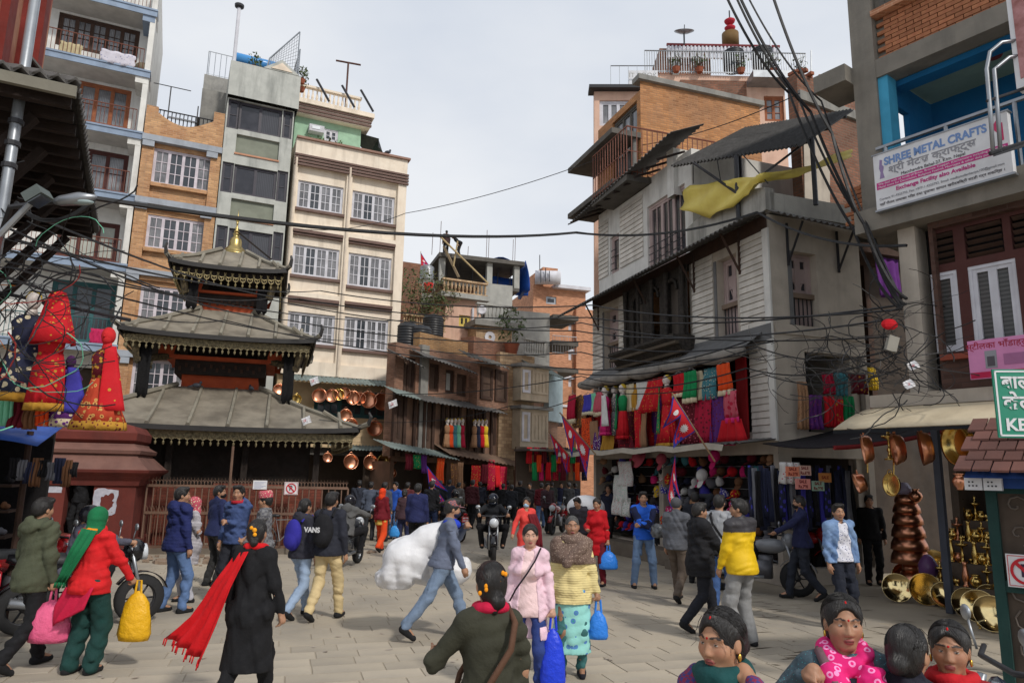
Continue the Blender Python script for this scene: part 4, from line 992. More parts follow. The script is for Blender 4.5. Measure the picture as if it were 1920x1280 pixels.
def roof(px_eave,px_top,aw,nb,vm,vh,npend,gilt=False):
 """px_eave: left and right ends of the front eave; px_top: left and right ends of the top edge"""
 lo=0.5;
 d=dc+aw;ze=(FT.uz(*px_eave[0],d)[1]+FT.uz(*px_eave[1],d)[1])/2
 at_=abs(FT.uz(*px_top[1],dc)[0]-FT.uz(*px_top[0],dc)[0])/2*.92;zt=FT.uz((px_top[0][0]+px_top[1][0])/2,(px_top[0][1]+px_top[1][1])/2,dc+at_)[1]
 E,U=sq(aw,ze),sq(at_,zt);cen=FT.P(uc,ze,dc)
 for k in range(4):
  a,b,c,e=E[k],E[(k+1)%4],U[(k+1)%4],U[k];g=[]
  for i in range(13):
   t=i/12;sag=-.05*math.sin(math.pi*t);lo=a.lerp(b,t)+Vector((0,0,sag+.06*(2*t-1)**6));hi=e.lerp(c,t)
   g.append([lo.lerp(hi,j/4)-Vector((0,0,.07*math.sin(math.pi*j/4)))for j in range(5)])
  obj('roof_slope',MB().grid(g,.05),TM,TP)
  for i in range(nb if k in(0,1)else 0):
   t=(i+.5)/nb;p,q=a.lerp(b,t),e.lerp(c,.5+(t-.5)*.98)
   ix=int(t*12);p=g[ix][0].lerp(g[min(12,ix+1)][0],t*12-ix)
   m_=p.lerp(q,.5)-Vector((0,0,.05));v=(q-p).normalized()
   ee=1.0
   if abs(2*t-1)>at_/aw:ee=max(.35,(1-abs(2*t-1))/(1-at_/aw)*.95)
   hi=a.lerp(b,t);nrm=(b-a).normalized();dirn=((e+c)/2-(a+b)/2);q=p+dirn*ee
   obj('roof_batten',MB().tube([p+Vector((0,0,.06))-dirn*.015,p.lerp(q,.5)+Vector((0,0,.0)),q+Vector((0,0,.05))],.055,5),TB,TP)
  hip=[a+(a-cen)*.075+Vector((0,0,.35)),a+(a-cen)*.06+Vector((0,0,.16)),a+Vector((0,0,.06)),a.lerp(e,.5)+Vector((0,0,.0)),e+Vector((0,0,.06))]
  obj('roof_hip',MB().tube(hip[1:],.075,6),TB,TP)
  obj('curled_corner',MB().tube([hip[2]-(a-cen)*.03,hip[2],hip[1],hip[0],hip[0]+Vector((0,0,.12))-(a-cen)*.015],.09,6,.035),TEDGE,TP)
  ed=[]
  for i in range(13):
   p=g[i][0];ed.append([p+Vector((0,0,.01)),p-Vector((0,0,.12))])
  obj('eave_edge',MB().grid(ed,.05),TEDGE,TP)
# filigree valance: band, loops, pendants
  if k in(0,1,3):
   n=(b-a).normalized();inn=(cen-(a+b)/2);inn.z=0;inn.normalize();s0,s1=a+inn*.16+n*.12,b+inn*.16-n*.12;z0=-.11
   v=MB()
   for i in range(12):
    p,q=s0.lerp(s1,i/12),s0.lerp(s1,(i+1)/12);o=Vector((0,0,z0-.05*math.sin(math.pi*(i+.5)/12)))
    v.quad(p+o,q+o,q+o-Vector((0,0,vh*.78)),p+o-Vector((0,0,vh*.78)))
   o_=obj('valance_band',v,vm if not gilt else TDK,TP)
   v=MB();w_=(s1-s0).length/npend
   for i in range(npend):
    p=s0.lerp(s1,(i+.5)/npend)+Vector((0,0,z0-.05*math.sin(math.pi*(i+.5)/npend)))-inn*.02
    for rr_,zz_,th in((.62,-.05,.018),(.40,-vh*.45,.014)):
     arc=[p+n*(w_*rr_*math.cos(x))+Vector((0,0,zz_-vh*.42*math.sin(x)))for x in[math.pi*j/6 for j in range(7)]];v.tube(arc,th*(1.2 if gilt else .8),4,caps=False)
    v.lathe([(.0,-vh-.12),(.024,-vh-.08),(.03,-vh-.03),(.008,-vh),(.012,-vh*.6)],p,5)
   o_=obj('valance_pendants',v,vm,TP);o_['kind']='stuff'
 obj('roof_underside',MB().add(sq(aw-.06,ze-.14)+sq(at_,zt-.25),[(0,1,5,4),(1,2,6,5),(2,3,7,6),(3,0,4,7),(4,5,6,7)]),TDK,TP)
 return ze,zt,at_
A2=A3=2.0
for _ in range(6):A2=FT.uz(590,634,dc+A2)[0]-uc;A3=FT.uz(538,502,dc+A3)[0]-uc
z1=roof(((154,780),(668,812)),((345,727),(505,729)),a1,8,TVAL,.28,40)
z2=roof(((276,620),(588,636)),((385,583),(490,586)),A2,7,TVAL,.27,30)
z3=roof(((345,494),(537,503)),((416,471),(466,474)),A3,6,TVALG,.36,15,True)
def ring(name,a,z0,z1,m):obj(name,MB().add(sq(a,z0)+sq(a,z1),[(0,1,5,4),(1,2,6,5),(2,3,7,6),(3,0,4,7),(4,5,6,7),(3,2,1,0)]),m,TP)
ring('inner_shrine',a1-1.25,0,z1[0]+.1,BRK);ring('shrine_dark_band',a1-1.2,1.55,z1[0]-.3,TDK)
zb_=FT.uz(425,702,dc+z1[2])[1]
ring('upper_storey',z1[2]*.93,z1[1]-.3,z1[1]+.36,TORG);ring('carved_cornice',z1[2]*1.1,z1[1]+.36,z1[1]+.78,TDK);ring('balcony_ledge',z1[2]*1.32,z1[1]+.78,z1[1]+.88,TORG)
ring('upper_storey_wall',z1[2]*.85,z1[1]+.88,z2[0]+.3,TDK)
ring('top_storey',z2[2]*.95,z2[1]-.2,z2[1]+.22,TORG);ring('top_cornice',z2[2]*1.1,z2[1]+.22,z2[1]+.5,TDK);ring('top_ledge',z2[2]*1.3,z2[1]+.5,z2[1]+.56,TORG);ring('top_wall',z2[2]*.8,z2[1]+.56,z3[0]+.2,TDK)
for lv,(zz,aw)in enumerate(((z1[1]+.88,z1[2]*1.3),(z2[1]+.56,z2[2]*1.28))):
 for k,p in enumerate(sq(aw,zz)):obj('corner_ornament',MB().prism([(-.2,0),(.2,0),(.26,.3),(.12,.14),(.05,.3),(-.05,.16),(-.14,.3),(-.2,.1)],lambda u,z,d:p+FT.u*u+FT.n*d+Vector((0,0,z)),-.05,.05),TORG,TP)
 n=14
 for i in range(n):
  u=uc-aw*.8+1.6*aw*(i+.5)/n
  obj('lattice_block',MB().fb(FT,u-.05,u+.02,zz-.42+.1*(i%2),zz-.3+.1*(i%2),dc+aw*.84,dc+aw*.86),mk('lattice_wood',srgb(70,50,40)),TP)
 for q,(sx)in enumerate((-1,1)):
  A_=(A2,A3)[lv];ze=(z2[0],z3[0])[lv];u=uc+sx*(A_-.34)
  obj('carved_strut',MB().tube([FT.P(uc+sx*aw*.8,zz+.05,dc+aw*.8),FT.P(u-sx*.1,ze-.8,dc+A_-.5),FT.P(u,ze-.18,dc+A_-.34)],.1,6,.13),mk('carved_strut_wood',srgb(100,88,64),c2=srgb(50,44,34),ns=12,na=1,bump=.8,bs=18),TP)
  g=[[FT.P(u-sx*(.15+.32*i/4),ze-.25-(1.5 if lv==0 else 1.0)*j/5*(1+.1*(i%2)),dc+A_-.5+.04*math.sin(i*2))for j in range(6)]for i in range(5)]
  solo('black_banner',MB().grid(g,.01),cloth((16,15,17)),('black cloth banner hanging at the %s end of the %s temple roof'%(('left','right')[q],('middle','top')[lv])),'banner',smooth=True)
for i in range(4):
 u=uc+(i-1.5)*(a1-1.0)*.66;obj('column',MB().fb(FT,u-.08,u+.08,.3,z1[0]-.1,dc+a1-.95,dc+a1-.8),TDK,TP)
zp=z3[1];cp=FT.P(uc,zp-.05,dc);ks=FT.uz(448,392,dc)[1]-zp
prof=[(.42,0),(.42,.06),(.36,.08),(.36,.13),(.33,.15),(.30,.2),(.2,.28),(.19,.4),(.17,.48),(.10,.54),(.09,.6),(.12,.63),(.06,.66)]
obj('gilt_bell',MB().lathe([(r,z*ks/1.3)for r,z in prof],cp,20),mk('old_gilt',(.5,.38,.15),rough=.35,metal=1,c2=(.25,.18,.07),na=.8,bump=.2),TP,True)
prof=[(.05,.66),(.09,.70),(.04,.74),(.07,.78),(.03,.82),(.03,.9),(.05,.92),(.025,.94),(.06,1.0),(.06,1.02),(.02,1.06),(.035,1.1),(.012,1.16),(.004,1.32)]
obj('gilt_spire',MB().lathe([(r,z*ks/1.3)for r,z in prof],cp,12),mk('old_gilt',()),TP,True)
obj('spire_stay',MB().tube([cp+Vector((0,0,.55*ks)),FT.P(uc+1.15,zp-.15,dc+.5)],.035,4),TDK,TP)
t=thing('pigeon','dark pigeon standing on the lower temple roof','pigeon',FT.P(uc-.6,z1[1]-.1,dc+z1[2]+.3))
def pigeon(o):
 b=MB();p=WO[o];b.ell(p+Vector((0,0,.12)),(.13,.07,.07),10,6);b.ell(p+Vector((.11,0,.2)),(.045,.04,.045),8,6);b.tube([p+Vector((-.08,0,.11)),p+Vector((-.27,0,.07))],.035,5,.015);obj('body',b,mk('pigeon_grey',()),o,True)
pigeon(t);dup(t,FT.P(uc+.9,z1[1]-.1,dc+z1[2]+.2),2.2,'dark pigeon on the lower temple roof below the right strut')
# fence round the temple
FF=Fac(gnd(262,1037),79.7);f0,f1=0.0,FF.uz(650,960)[0];zt=FF.uz(450,912)[1];zm=FF.uz(450,962)[1]
FE=thing('iron_railing_fence','brown iron railing fence in front of the pagoda temple','fence',FF.P((f0+f1)/2,0));FM=mk('fence_brown',srgb(122,96,80),c2=srgb(86,64,54),rough=.6)
for z in(zt,zm):obj('rail',MB().fb(FF,f0,f1,z-.03,z+.03,-.02,.03),FM,FE)
obj('rail',MB().fb(FF,f0,f1,.12,.18,-.02,.03),FM,FE);obj('kerb',MB().fb(FF,f0-.3,f1+.1,-.02,.12,-.2,.12),mk('old_stone',srgb(120,110,98),c2=srgb(88,80,72),bump=.5,bs=9),FE)
nb=30
for i in range(nb+1):u=f0+(f1-f0)*i/nb;obj('bar',MB().tube([FF.P(u,.12,.0),FF.P(u,zt,0)],.016 if i%5 else .026,5),FM,FE)
g=MB()
for i in range(nb*2):
 u=f0+(f1-f0)*(i+.5)/nb/2;g.tube([FF.P(u,zt,0),FF.P(u,zt+.2,0)],.011,4,.002);g.tube([FF.P(u-.035,zt+.14,0),FF.P(u,zt+.08,0),FF.P(u+.035,zt+.14,0)],.007,3)
o=obj('spikes',g,FM,FE);o['kind']='stuff'
g=MB()
for i in range(int(nb*2.2)):
 u=f0+(f1-f0)*(i+.5)/nb/2.2
 g.tube([FF.P(u,.18,-.005),FF.P(u,zm,-.005)],.007,3);g.tube([FF.P(u-.06,zm,.0),FF.P(u,zm+.16,0),FF.P(u+.06,zm,0)],.008,3)
o=obj('lower_bars',g,FM,FE);o['kind']='stuff'
u=FF.uz(432,900)[0];obj('tall_post',MB().tube([FF.P(u,0,.02),FF.P(u,FF.uz(432,836)[1],.02)],.032,6),FM,FE)
FP=FF.off(-.5)
for a in((296,908,382,1000),(500,908,535,1000),(562,912,600,1000),(400,905,470,985)):
 r=rect(FP,*a);solo('brick_pier',MB().fb(FP,r[0],r[1],0,r[3],-.1,0),BRK,{296:'red brick panel behind the left end of the temple railing',500:'narrow red brick panel behind the no parking sign',562:'narrow red brick pier right of the no parking sign',400:'wide red brick panel in the middle of the railing'}[a[0]],'wall')
M_SIGNW=mk('white_sign',srgb(222,222,224),bump=0,rough=.5);M_SIGNR=mk('sign_red',srgb(196,30,44),bump=0,rough=.5);M_INK=mk('black_ink',(.02,.02,.022),bump=0)
def text(s,fac,u,z,d,size,m,parent,name='lettering',rot=0,align='CENTER',ext=.002,bold=0,font=None):
 c=bpy.data.curves.new(name,'FONT');c.body=s;c.size=size;c.extrude=ext;c.align_x=align;c.align_y='CENTER';c.offset=bold
 t=bpy.data.objects.new(name,c);R_=Matrix((fac.u if fac.u.cross(Vector((0,0,1))).dot(fac.n)>0 else-fac.u,Vector((0,0,1)),fac.n)).transposed()
 me=bpy.data.meshes.new_from_object(t);bpy.data.objects.remove(t);Rr=R_@Matrix.Rotation(rot,3,'Z');p=fac.P(u,z,d)
 g=MB();g.v=[tuple(p+Rr@v.co)for v in me.vertices];g.f=[tuple(q.vertices)for q in me.polygons];o=obj(name,g,m,parent);o['kind']='stuff';return o
def flat_ring(fac,u,z,d,r0,r1,n=28,th=.006):
 g=MB();P=lambda r,i,q:fac.P(u+r*math.cos(2*math.pi*i/n),z+r*math.sin(2*math.pi*i/n),d+q)
 for i in range(n):g.add([P(r0,i,th),P(r1,i,th),P(r1,i+1,th),P(r0,i+1,th),P(r0,i,0),P(r1,i,0),P(r1,i+1,0),P(r0,i+1,0)],[(0,1,2,3),(1,5,6,2),(0,3,7,4)])
 return g
def no_parking(fac,r,d,label,ch):
 s=thing('no_parking_sign',label,'sign',fac.P((r[0]+r[1])/2,r[2],d));obj('plate',MB().fb(fac,r[0],r[1],r[2],r[3],d,d+.012),M_SIGNW,s)
 u,z=(r[0]+r[1])/2,(r[2]+r[3])/2;R_=min(r[1]-r[0],r[3]-r[2])*.40
 e=.012;bw=R_*.045
 for a in((r[0]+e,r[1]-e,r[2]+e,r[2]+e+bw),(r[0]+e,r[1]-e,r[3]-e-bw,r[3]-e),(r[0]+e,r[0]+e+bw,r[2]+e,r[3]-e),(r[1]-e-bw,r[1]-e,r[2]+e,r[3]-e)):obj('border',MB().fb(fac,*a,d+.012,d+.016),M_SIGNR,s)
 text(ch,fac,u,z,d+.014,R_*1.35,mk('sign_letter',(.05,.03,.06),bump=0),s,bold=R_*.03)
 obj('red_ring',flat_ring(fac,u,z,d+.016,R_*.8,R_),M_SIGNR,s)
 k=R_*.86;w_=R_*.09;g=MB();c=[(-k*.7-w_,k*.7-w_),(-k*.7+w_,k*.7+w_),(k*.7+w_,-k*.7+w_),(k*.7-w_,-k*.7-w_)]
 sg=1 if fac.u.cross(Vector((0,0,1))).dot(fac.n)>0 else-1
 obj('red_bar',g.prism([(u+sg*x,z+y)for x,y in c],fac.P,d+.016,d+.0215),M_SIGNR,s)
no_parking(FF,rect(FF,534,903,558,927,.04),.04,'small no parking sign wired to the temple railing','R')
r=rect(FF,475,900,500,917,.05);s=thing('paper_notice','white paper notice tied to the temple railing','notice',FF.P(r[0],r[2],.05));obj('sheet',MB().fb(FF,*r,.04,.045),M_SIGNW,s)
for i in range(6):obj('print_line',MB().fb(FF,r[0]+.03,r[1]-.03-.05*(i%3),r[3]-.05-i*.028,r[3]-.042-i*.028,.045,.047),mk('print_blue',srgb(130,140,180),bump=0),s)
# ------------------------------------------------------------------ red shrine at the left
FS_=Fac(gnd(160,1044),74);S0,S1=FS_.uz(62,960)[0],FS_.uz(250,960)[0];uc_=(S0+S1)/2;ha=(S1-S0)/2;Zs=lambda y,d=0:FS_.uz(160,y,d)[1]
SH=thing('red_shrine','small red plastered shrine with stepped roof left of the temple','shrine',FS_.P(uc_,0,-ha))
def sqs(a,z):return[FS_.P(uc_-a,z,-ha+a),FS_.P(uc_+a,z,-ha+a),FS_.P(uc_+a,z,-ha-a),FS_.P(uc_-a,z,-ha-a)]
def steps(name,pr,m):
 g=MB();v=[];f=[]
 for a,z in pr:v+=sqs(a,z)
 for i in range(len(pr)-1):
  for k in range(4):f.append((i*4+k,i*4+(k+1)%4,i*4+4+(k+1)%4,i*4+4+k))
 f+=[(3,2,1,0),tuple(len(v)-4+k for k in range(4))];return obj(name,g.add(v,f),m,SH)
z0,z1_,z2_=Zs(910),Zs(872,.4),Zs(825)
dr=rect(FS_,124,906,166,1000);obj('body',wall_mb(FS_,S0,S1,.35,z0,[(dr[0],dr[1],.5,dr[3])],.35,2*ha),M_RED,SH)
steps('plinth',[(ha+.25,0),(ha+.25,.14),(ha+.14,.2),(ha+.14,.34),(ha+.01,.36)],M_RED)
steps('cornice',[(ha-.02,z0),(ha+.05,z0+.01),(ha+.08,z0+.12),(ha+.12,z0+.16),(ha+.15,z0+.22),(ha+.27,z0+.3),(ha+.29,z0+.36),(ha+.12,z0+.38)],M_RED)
M_REDP=mk('dusty_pink_ledge',srgb(122,88,78),c2=srgb(96,66,60),streak=.3,streakc=(.1,.06,.05))
steps('sloped_roof',[(ha+.25,z0+.36),(ha-.05,z0+.66),(ha-.07,z0+.7)],M_REDP);steps('second_cornice',[(ha-.09,z0+.7),(ha+.0,z0+.72),(ha+.02,z0+.8),(ha-.14,z0+.9),(ha-.16,z0+.95)],M_REDP)
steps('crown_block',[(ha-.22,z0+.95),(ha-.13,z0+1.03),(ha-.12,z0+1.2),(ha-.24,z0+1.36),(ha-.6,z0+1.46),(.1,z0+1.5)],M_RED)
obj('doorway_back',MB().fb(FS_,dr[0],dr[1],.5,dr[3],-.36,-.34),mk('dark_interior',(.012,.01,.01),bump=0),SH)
for a,lab in(((176,914,218,968),'torn white poster right of the shrine doorway'),((76,910,116,936),'torn strip of white poster left of the shrine doorway')):
 r=rect(FS_,*a);rr=random.Random(a[0]);out_,inn=[],[]
 n=26;uc2,zc2,hu,hz=(r[0]+r[1])/2,(r[2]+r[3])/2,(r[1]-r[0])/2,(r[3]-r[2])/2;g=MB()
 for i in range(n):
  th=2*math.pi*i/n;k=min(1/max(abs(math.cos(th)),1e-3),1/max(abs(math.sin(th)),1e-3));a_,b_=k*rr.uniform(.86,1.0),k*rr.uniform(.38,.66)
  out_.append(FS_.P(uc2+hu*a_*math.cos(th),zc2+hz*a_*math.sin(th),.006));inn.append(FS_.P(uc2+hu*b_*math.cos(th)+.03,zc2+hz*b_*math.sin(th),.006))
 if a[0]==176:g.grid([[out_[i%n],inn[i%n]]for i in range(n+1)],.004)
 else:g.add(out_[:14],[tuple(range(14))])
 solo('torn_poster',g,mk('torn_paper',srgb(190,190,200),c2=srgb(150,150,165),ns=8),lab,'poster')
# ------------------------------------------------------------------ near left house: roof from below, upper wall, pole
E0,E1=at(150,158,7.1),at(186,432,12.0);E1.z=E0.z
NH=thing('near_left_house','dark timber house at the far left with a deep tiled eave seen from below','building',(-8.2,10,0))
uv=(E1-E0);uv.z=0;uv.normalize();uin=Vector((-uv.y,uv.x,0));uin=uin if uin.x<0 else-uin;Ln=(E1-E0).length
X=lambda s,i,z:E0+uv*s+uin*i+Vector((0,0,z-E0.z));ze=E0.z
Z3=Vector((0,0,1))
obj('roof_slope',corrug(X(0,0,ze),X(Ln,0,ze),X(.9,1.1,ze+.34),X(Ln-.9,1.1,ze+.34),40,.035,.03),M_TINDK,NH)
obj('roof_slope',corrug(X(0,0,ze),X(0,4.2,ze),X(.9,1.1,ze+.34),X(.9,3.4,ze+.34),26,.035,.03),M_TINDK,NH)
obj('fascia',MB().box8(lambda a,b,c:X(a,b,c),(-.02,.02,ze-.16),(.04,4.2,ze-.04)),mk('grey_fascia',srgb(120,116,104),streak=.3),NH)
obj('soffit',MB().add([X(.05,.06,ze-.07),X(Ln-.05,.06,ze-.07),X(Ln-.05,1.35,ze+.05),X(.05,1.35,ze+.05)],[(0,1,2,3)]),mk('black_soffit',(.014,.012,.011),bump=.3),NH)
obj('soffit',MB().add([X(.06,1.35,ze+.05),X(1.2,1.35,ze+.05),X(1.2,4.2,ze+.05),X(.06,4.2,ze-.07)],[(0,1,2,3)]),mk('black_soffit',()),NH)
TIM=mk('old_timber',srgb(44,33,28),c2=srgb(28,21,18),ns=4,bump=.4)
for i in range(15):s_=.25+i*(Ln-.4)/14;obj('rafter',MB().box8(lambda a,b,c:X(a,b,c),(s_-.045,.08,ze-.19),(s_+.045,1.4,ze-.08)),TIM,NH)
for i in range(6):s_=.6+i*.95;obj('strut',MB().tube([X(s_,1.3,ze-1.5),X(s_,.45,ze-.22)],.075,5),TIM,NH)
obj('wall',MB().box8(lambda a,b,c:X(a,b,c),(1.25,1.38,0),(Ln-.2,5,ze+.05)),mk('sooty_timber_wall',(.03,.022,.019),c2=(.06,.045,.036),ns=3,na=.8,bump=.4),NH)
obj('upper_wall',MB().box8(lambda a,b,c:X(a,b,c),(.8,1.02,ze+.2),(Ln-.9,5,ze+5)),mk('flaking_red_wall',srgb(156,86,68),c2=srgb(196,146,116),ns=1.6,na=.9,streak=.5,streakc=(.12,.05,.04),bump=.3),NH)
for s_ in(1.2,2.4,3.5):obj('pilaster',MB().box8(lambda a,b,c:X(a,b,c),(s_,.93,ze+.3),(s_+.4,1.02,ze+5)),mk('red_post',srgb(126,44,36),c2=srgb(90,36,32)),NH)
obj('lean_to_roof',corrug(X(2.6,.45,ze+1.0),X(3.9,.45,ze+1.0),X(2.6,1.0,ze+1.6),X(3.9,1.0,ze+1.6),10,.03,.03),M_TINDK,NH)
pb=at(16,320,7.2);pl=thing('power_pole','grey steel power pole at the far left edge hung with cables','pole',(pb.x,pb.y,0))
obj('shaft',MB().tube([(pb.x,pb.y,0),(pb.x,pb.y,9.5)],.062,10,.05),M_STEEL,pl,True)
for z in(5.05,5.3,5.55):obj('band',MB().tube([(pb.x,pb.y,z),(pb.x,pb.y,z+.05)],.075,8),M_IRON,pl)
# lamps
p=at(0,440,6.6);q=at(66,372,6.6);la=thing('flood_lamp','dark floodlight on a pipe arm at the left edge','lamp',p);obj('arm',MB().tube([Vector((pb.x,pb.y,p.z-.1)),p,q],.03,6),M_STEEL,la)
obj('head',MB().bx(q+Vector((.02,0,.02)),(.17,.2,.1),Matrix.Rotation(rad(-35),3,'Y')),mk('lamp_grey',srgb(90,98,96)),la);obj('lens',MB().bx(q+Vector((.05,-.01,-.035)),(.14,.16,.012),Matrix.Rotation(rad(-35),3,'Y')),M_GLASS,la)
p0,p1,p2=at(20,388,6.8),at(104,378,6.8),at(180,369,6.8);la=thing('street_lamp','grey street lamp head on a long arm below the dark eave','street lamp',p0)
obj('arm',MB().tube([Vector((pb.x,pb.y,p0.z-.3)),p0,p1],.03,6),M_IRON,la);dv=p2-p1
obj('head',MB().tube([p1-dv*.02,p1+dv*.15,p1+dv*.6,p2],[.03,.055,.07,.02],8),M_STEEL,la,True);obj('lens',MB().ell(p1.lerp(p2,.58)-Vector((0,0,.035)),(.16,.055,.03),10,6),mk('lamp_lens',srgb(150,165,165),rough=.2),la,True)
# ------------------------------------------------------------------ houses along and behind the street
def hs(label,x0,x1,yt,Y,ang,m,wins=(),body=6,name='house',z0=0.0,xr=None,cat='building',lx=None,d=0.0,t=.15):
 """a house front between two pixel columns at depth Y; wins: px rects with frame, glass, sashes, cols, rows"""
 f=Fac(at(x0,max(yt,20),Y),ang);u0=0.0;u1=f.uz(x1,700)[0];zt=f.uz((x0+x1)/2,yt)[1]
 if u1<u0:u0,u1=u1,u0
 T_=thing(name,label,cat,f.P((u0+u1)/2,0,0));rs=[]
 for w_ in wins:
  r=rect(f,*w_[:4]);r=(max(r[0],u0+.06),min(r[1],u1-.06),r[2],r[3])
  if r[1]-r[0]>.12:rs.append((r,w_[4:]))
 obj('wall',wall_mb(f,u0,u1,z0,zt,[r for r,_ in rs],t,body),m,T_)
 for r,(mf,mg,ns,cc,rw)in rs:window(T_,f,r,-t*.6,ns,cc,rw,mf,mg,fr=.08)
 return T_,f,u0,u1,zt
M_WSH=mk('brown_shutter',srgb(104,82,68),c2=srgb(74,58,50),stripe=(14,srgb(60,46,38),'Z'))
M_OLDW=mk('old_brown_timber_wall',srgb(128,98,80),c2=srgb(92,72,60),ns=1.3,na=.9,bump=.4,streak=.45)
M_PINKW=mk('salmon_plaster',srgb(214,178,156),c2=srgb(194,154,134),streak=.25)
M_OLDB=mk('grey_brown_brick',srgb(158,116,94),c2=srgb(126,94,78),brick=(.23,.075,.014,srgb(128,104,88)),ns=.8,na=.9,streak=.45)
M_YELB=mk('yellow_brown_brick',srgb(172,130,84),c2=srgb(132,98,66),brick=(.23,.075,.016,srgb(150,126,96)),streak=.4)
M_BEIGE=mk('beige_tile',srgb(204,176,140),c2=srgb(180,150,118),brick=(.3,.16,.012,srgb(150,124,100)),streak=.3)
M_CONC=mk('pale_concrete',srgb(168,168,162),c2=srgb(140,140,136),streak=.5,streakc=(.16,.16,.15),bump=.2)
W1=(M_WOOD,M_TINT,1,1,1)
# brown timber house on the left of the street
BN,f,u0,u1,zt=hs('old brown timber house with tin awnings beside the cream building',742,948,662,28.6,38.5,M_OLDB,[(758,668,778,740,M_WOOD,M_WSH,2,1,1),(806,680,822,735,M_WOOD,M_WSH,1,1,1),(836,692,851,738,M_WOOD,M_CONC,1,1,1),(857,700,874,744,M_WOOD,M_WSH,1,1,1)],z0=2.6,body=.5)
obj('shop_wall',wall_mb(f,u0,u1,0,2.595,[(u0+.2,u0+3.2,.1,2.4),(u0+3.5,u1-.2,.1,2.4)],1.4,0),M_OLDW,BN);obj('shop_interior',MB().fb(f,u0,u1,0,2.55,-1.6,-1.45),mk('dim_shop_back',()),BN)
FB_=f
b0,b1=f.uz(880,700)[0],f.uz(938,700)[0];bz0,bz1=f.uz(900,765)[1],f.uz(905,682)[1]
obj('bay',wall_mb(f,b0,b1,bz0,bz1,[],.1,.5,.5),M_OLDB,BN)
for a in((.08,.46),(.54,.92)):window(BN,f,(b0+(b1-b0)*a[0],b0+(b1-b0)*a[1],bz0+.35,bz1-.25),.56,1,1,2,M_WOOD,M_WSH,fr=.09)
obj('wall_strip',MB().fb(f,f.uz(786,700)[0],f.uz(800,700)[0],2.6,zt+.1,-.1,.12),M_CEMENT,BN)
zw=f.uz(840,752)[1]
nb_=13
for i in range(nb_):
 a,b=u0+(u1-u0)*i/nb_,u0+(u1-u0)*(i+1)/nb_
 obj('timber_panel',MB().fb(f,a+.07,b-.07,2.75,zw,.02,.07),M_OLDW if i%3 else M_WSH,BN);obj('timber_post',MB().fb(f,a-.07,a+.07,2.6,zw+.1,.02,.16),M_WOOD,BN)
 if i%3!=1:obj('dark_shutter',MB().fb(f,a+.2,b-.2,3.3,zw-.25,.07,.1),M_WOOD,BN)
def lean(fac,x0,y0,x1,y1,d,out,drop,m,label,n=18,nm='awning'):
 a,b=fac.uz(x0,y0,d+out),fac.uz(x1,y1,d+out);e0,e1=fac.P(a[0],a[1],d+out),fac.P(b[0],b[1],d+out)
 return solo(nm,corrug(fac.P(a[0],a[1]+drop,d),fac.P(b[0],b[1]+drop,d),e0,e1,n,.028),m,label,'awning')
lean(f,745,664,798,690,.05,.7,.3,M_TINDK,'dark tin eave over the left end of the brown house',8)
lean(f,797,668,898,702,.05,.9,.4,M_TINDK,'sagging dark tin eave along the brown house top',16)
lean(f,878,668,956,692,.5,.6,.35,M_CEMENTD,'grey slab eave over the brown house bay',10)
lean(f,745,738,800,752,.1,.8,.35,M_TIN,'pale tin awning at the left end of the brown house',9)
lean(f,797,752,952,776,.1,1.0,.4,M_TINDK,'long tin awning under the brown house upper windows',22)
lean(f,735,840,862,862,.1,1.1,.35,M_TIN,'grey tin shop awning along the left of the street',20)
lean(f,845,852,992,878,.1,1.0,.45,mk('tiled_lean_to',srgb(120,98,82),c2=srgb(84,68,58),bump=.6,wave=(7,'X')),'brown tiled shop eave farther along the left of the street',20)
# brick parapets and tanks on the roof
r0=f.P(f.uz(797,650)[0],zt,-.3)
obj('roof_parapet',MB().fb(f,f.uz(799,650)[0],f.uz(890,650)[0],zt+.02,f.uz(850,632)[1],-.8,-.4),M_YELB,BN)
obj('roof_parapet',MB().fb(f,f.uz(891,650)[0],u1+.8,zt+.02,f.uz(905,633)[1],-.9,-.1),M_BRICKR,BN)
M_TANK=mk('black_tank',(.02,.021,.024),rough=.45,bump=.05)
for i,(x,y,Y,lab)in enumerate(((762,655,31,'black water tank on the brown house roof against the cream building'),(786,660,31,'black ribbed water tank next to the yellow brick parapet'),(811,634,35,'low black water tank behind the yellow brick parapet'))):
 p=at(x,y,Y);water_tank(p,.52,1.2,M_TANK,lab,group='black water tanks on the brown house roof')
# pink house
PK,f,u0,u1,zt=hs('salmon pink house with balustraded terraces and plants',836,900,562,37,65,M_PINKW,[(861,590,881,613,mk('yellow_frame',srgb(206,184,96)),M_TINT,2,1,1)])
obj('roof_slab',MB().fb(f,u0-.4,u1+.3,zt,zt+.25,-5,.4),M_CONC,PK);balustrade(PK,f,u0-.3,u1+.2,zt+.25,.2,.75,12,M_BEIGE)
obj('drain_pipe',MB().tube([f.P(f.uz(885,600)[0],6,.08),f.P(f.uz(885,600)[0],zt-.4,.08)],.07,6),M_WHITEW,PK)
tz=f.uz(795,622)[1];tu0=f.uz(745,620)[0];obj('terrace',MB().fb(f,tu0,u0-.02,0,tz,-5,.3),M_PINKW,PK);balustrade(PK,f,tu0+.2,u0-.05,tz,.2,.8,17,M_BEIGE)
obj('back_wall',MB().fb(f,tu0,u0-.03,tz,tz+3.4,-5.2,-3),M_BRICKR,PK)
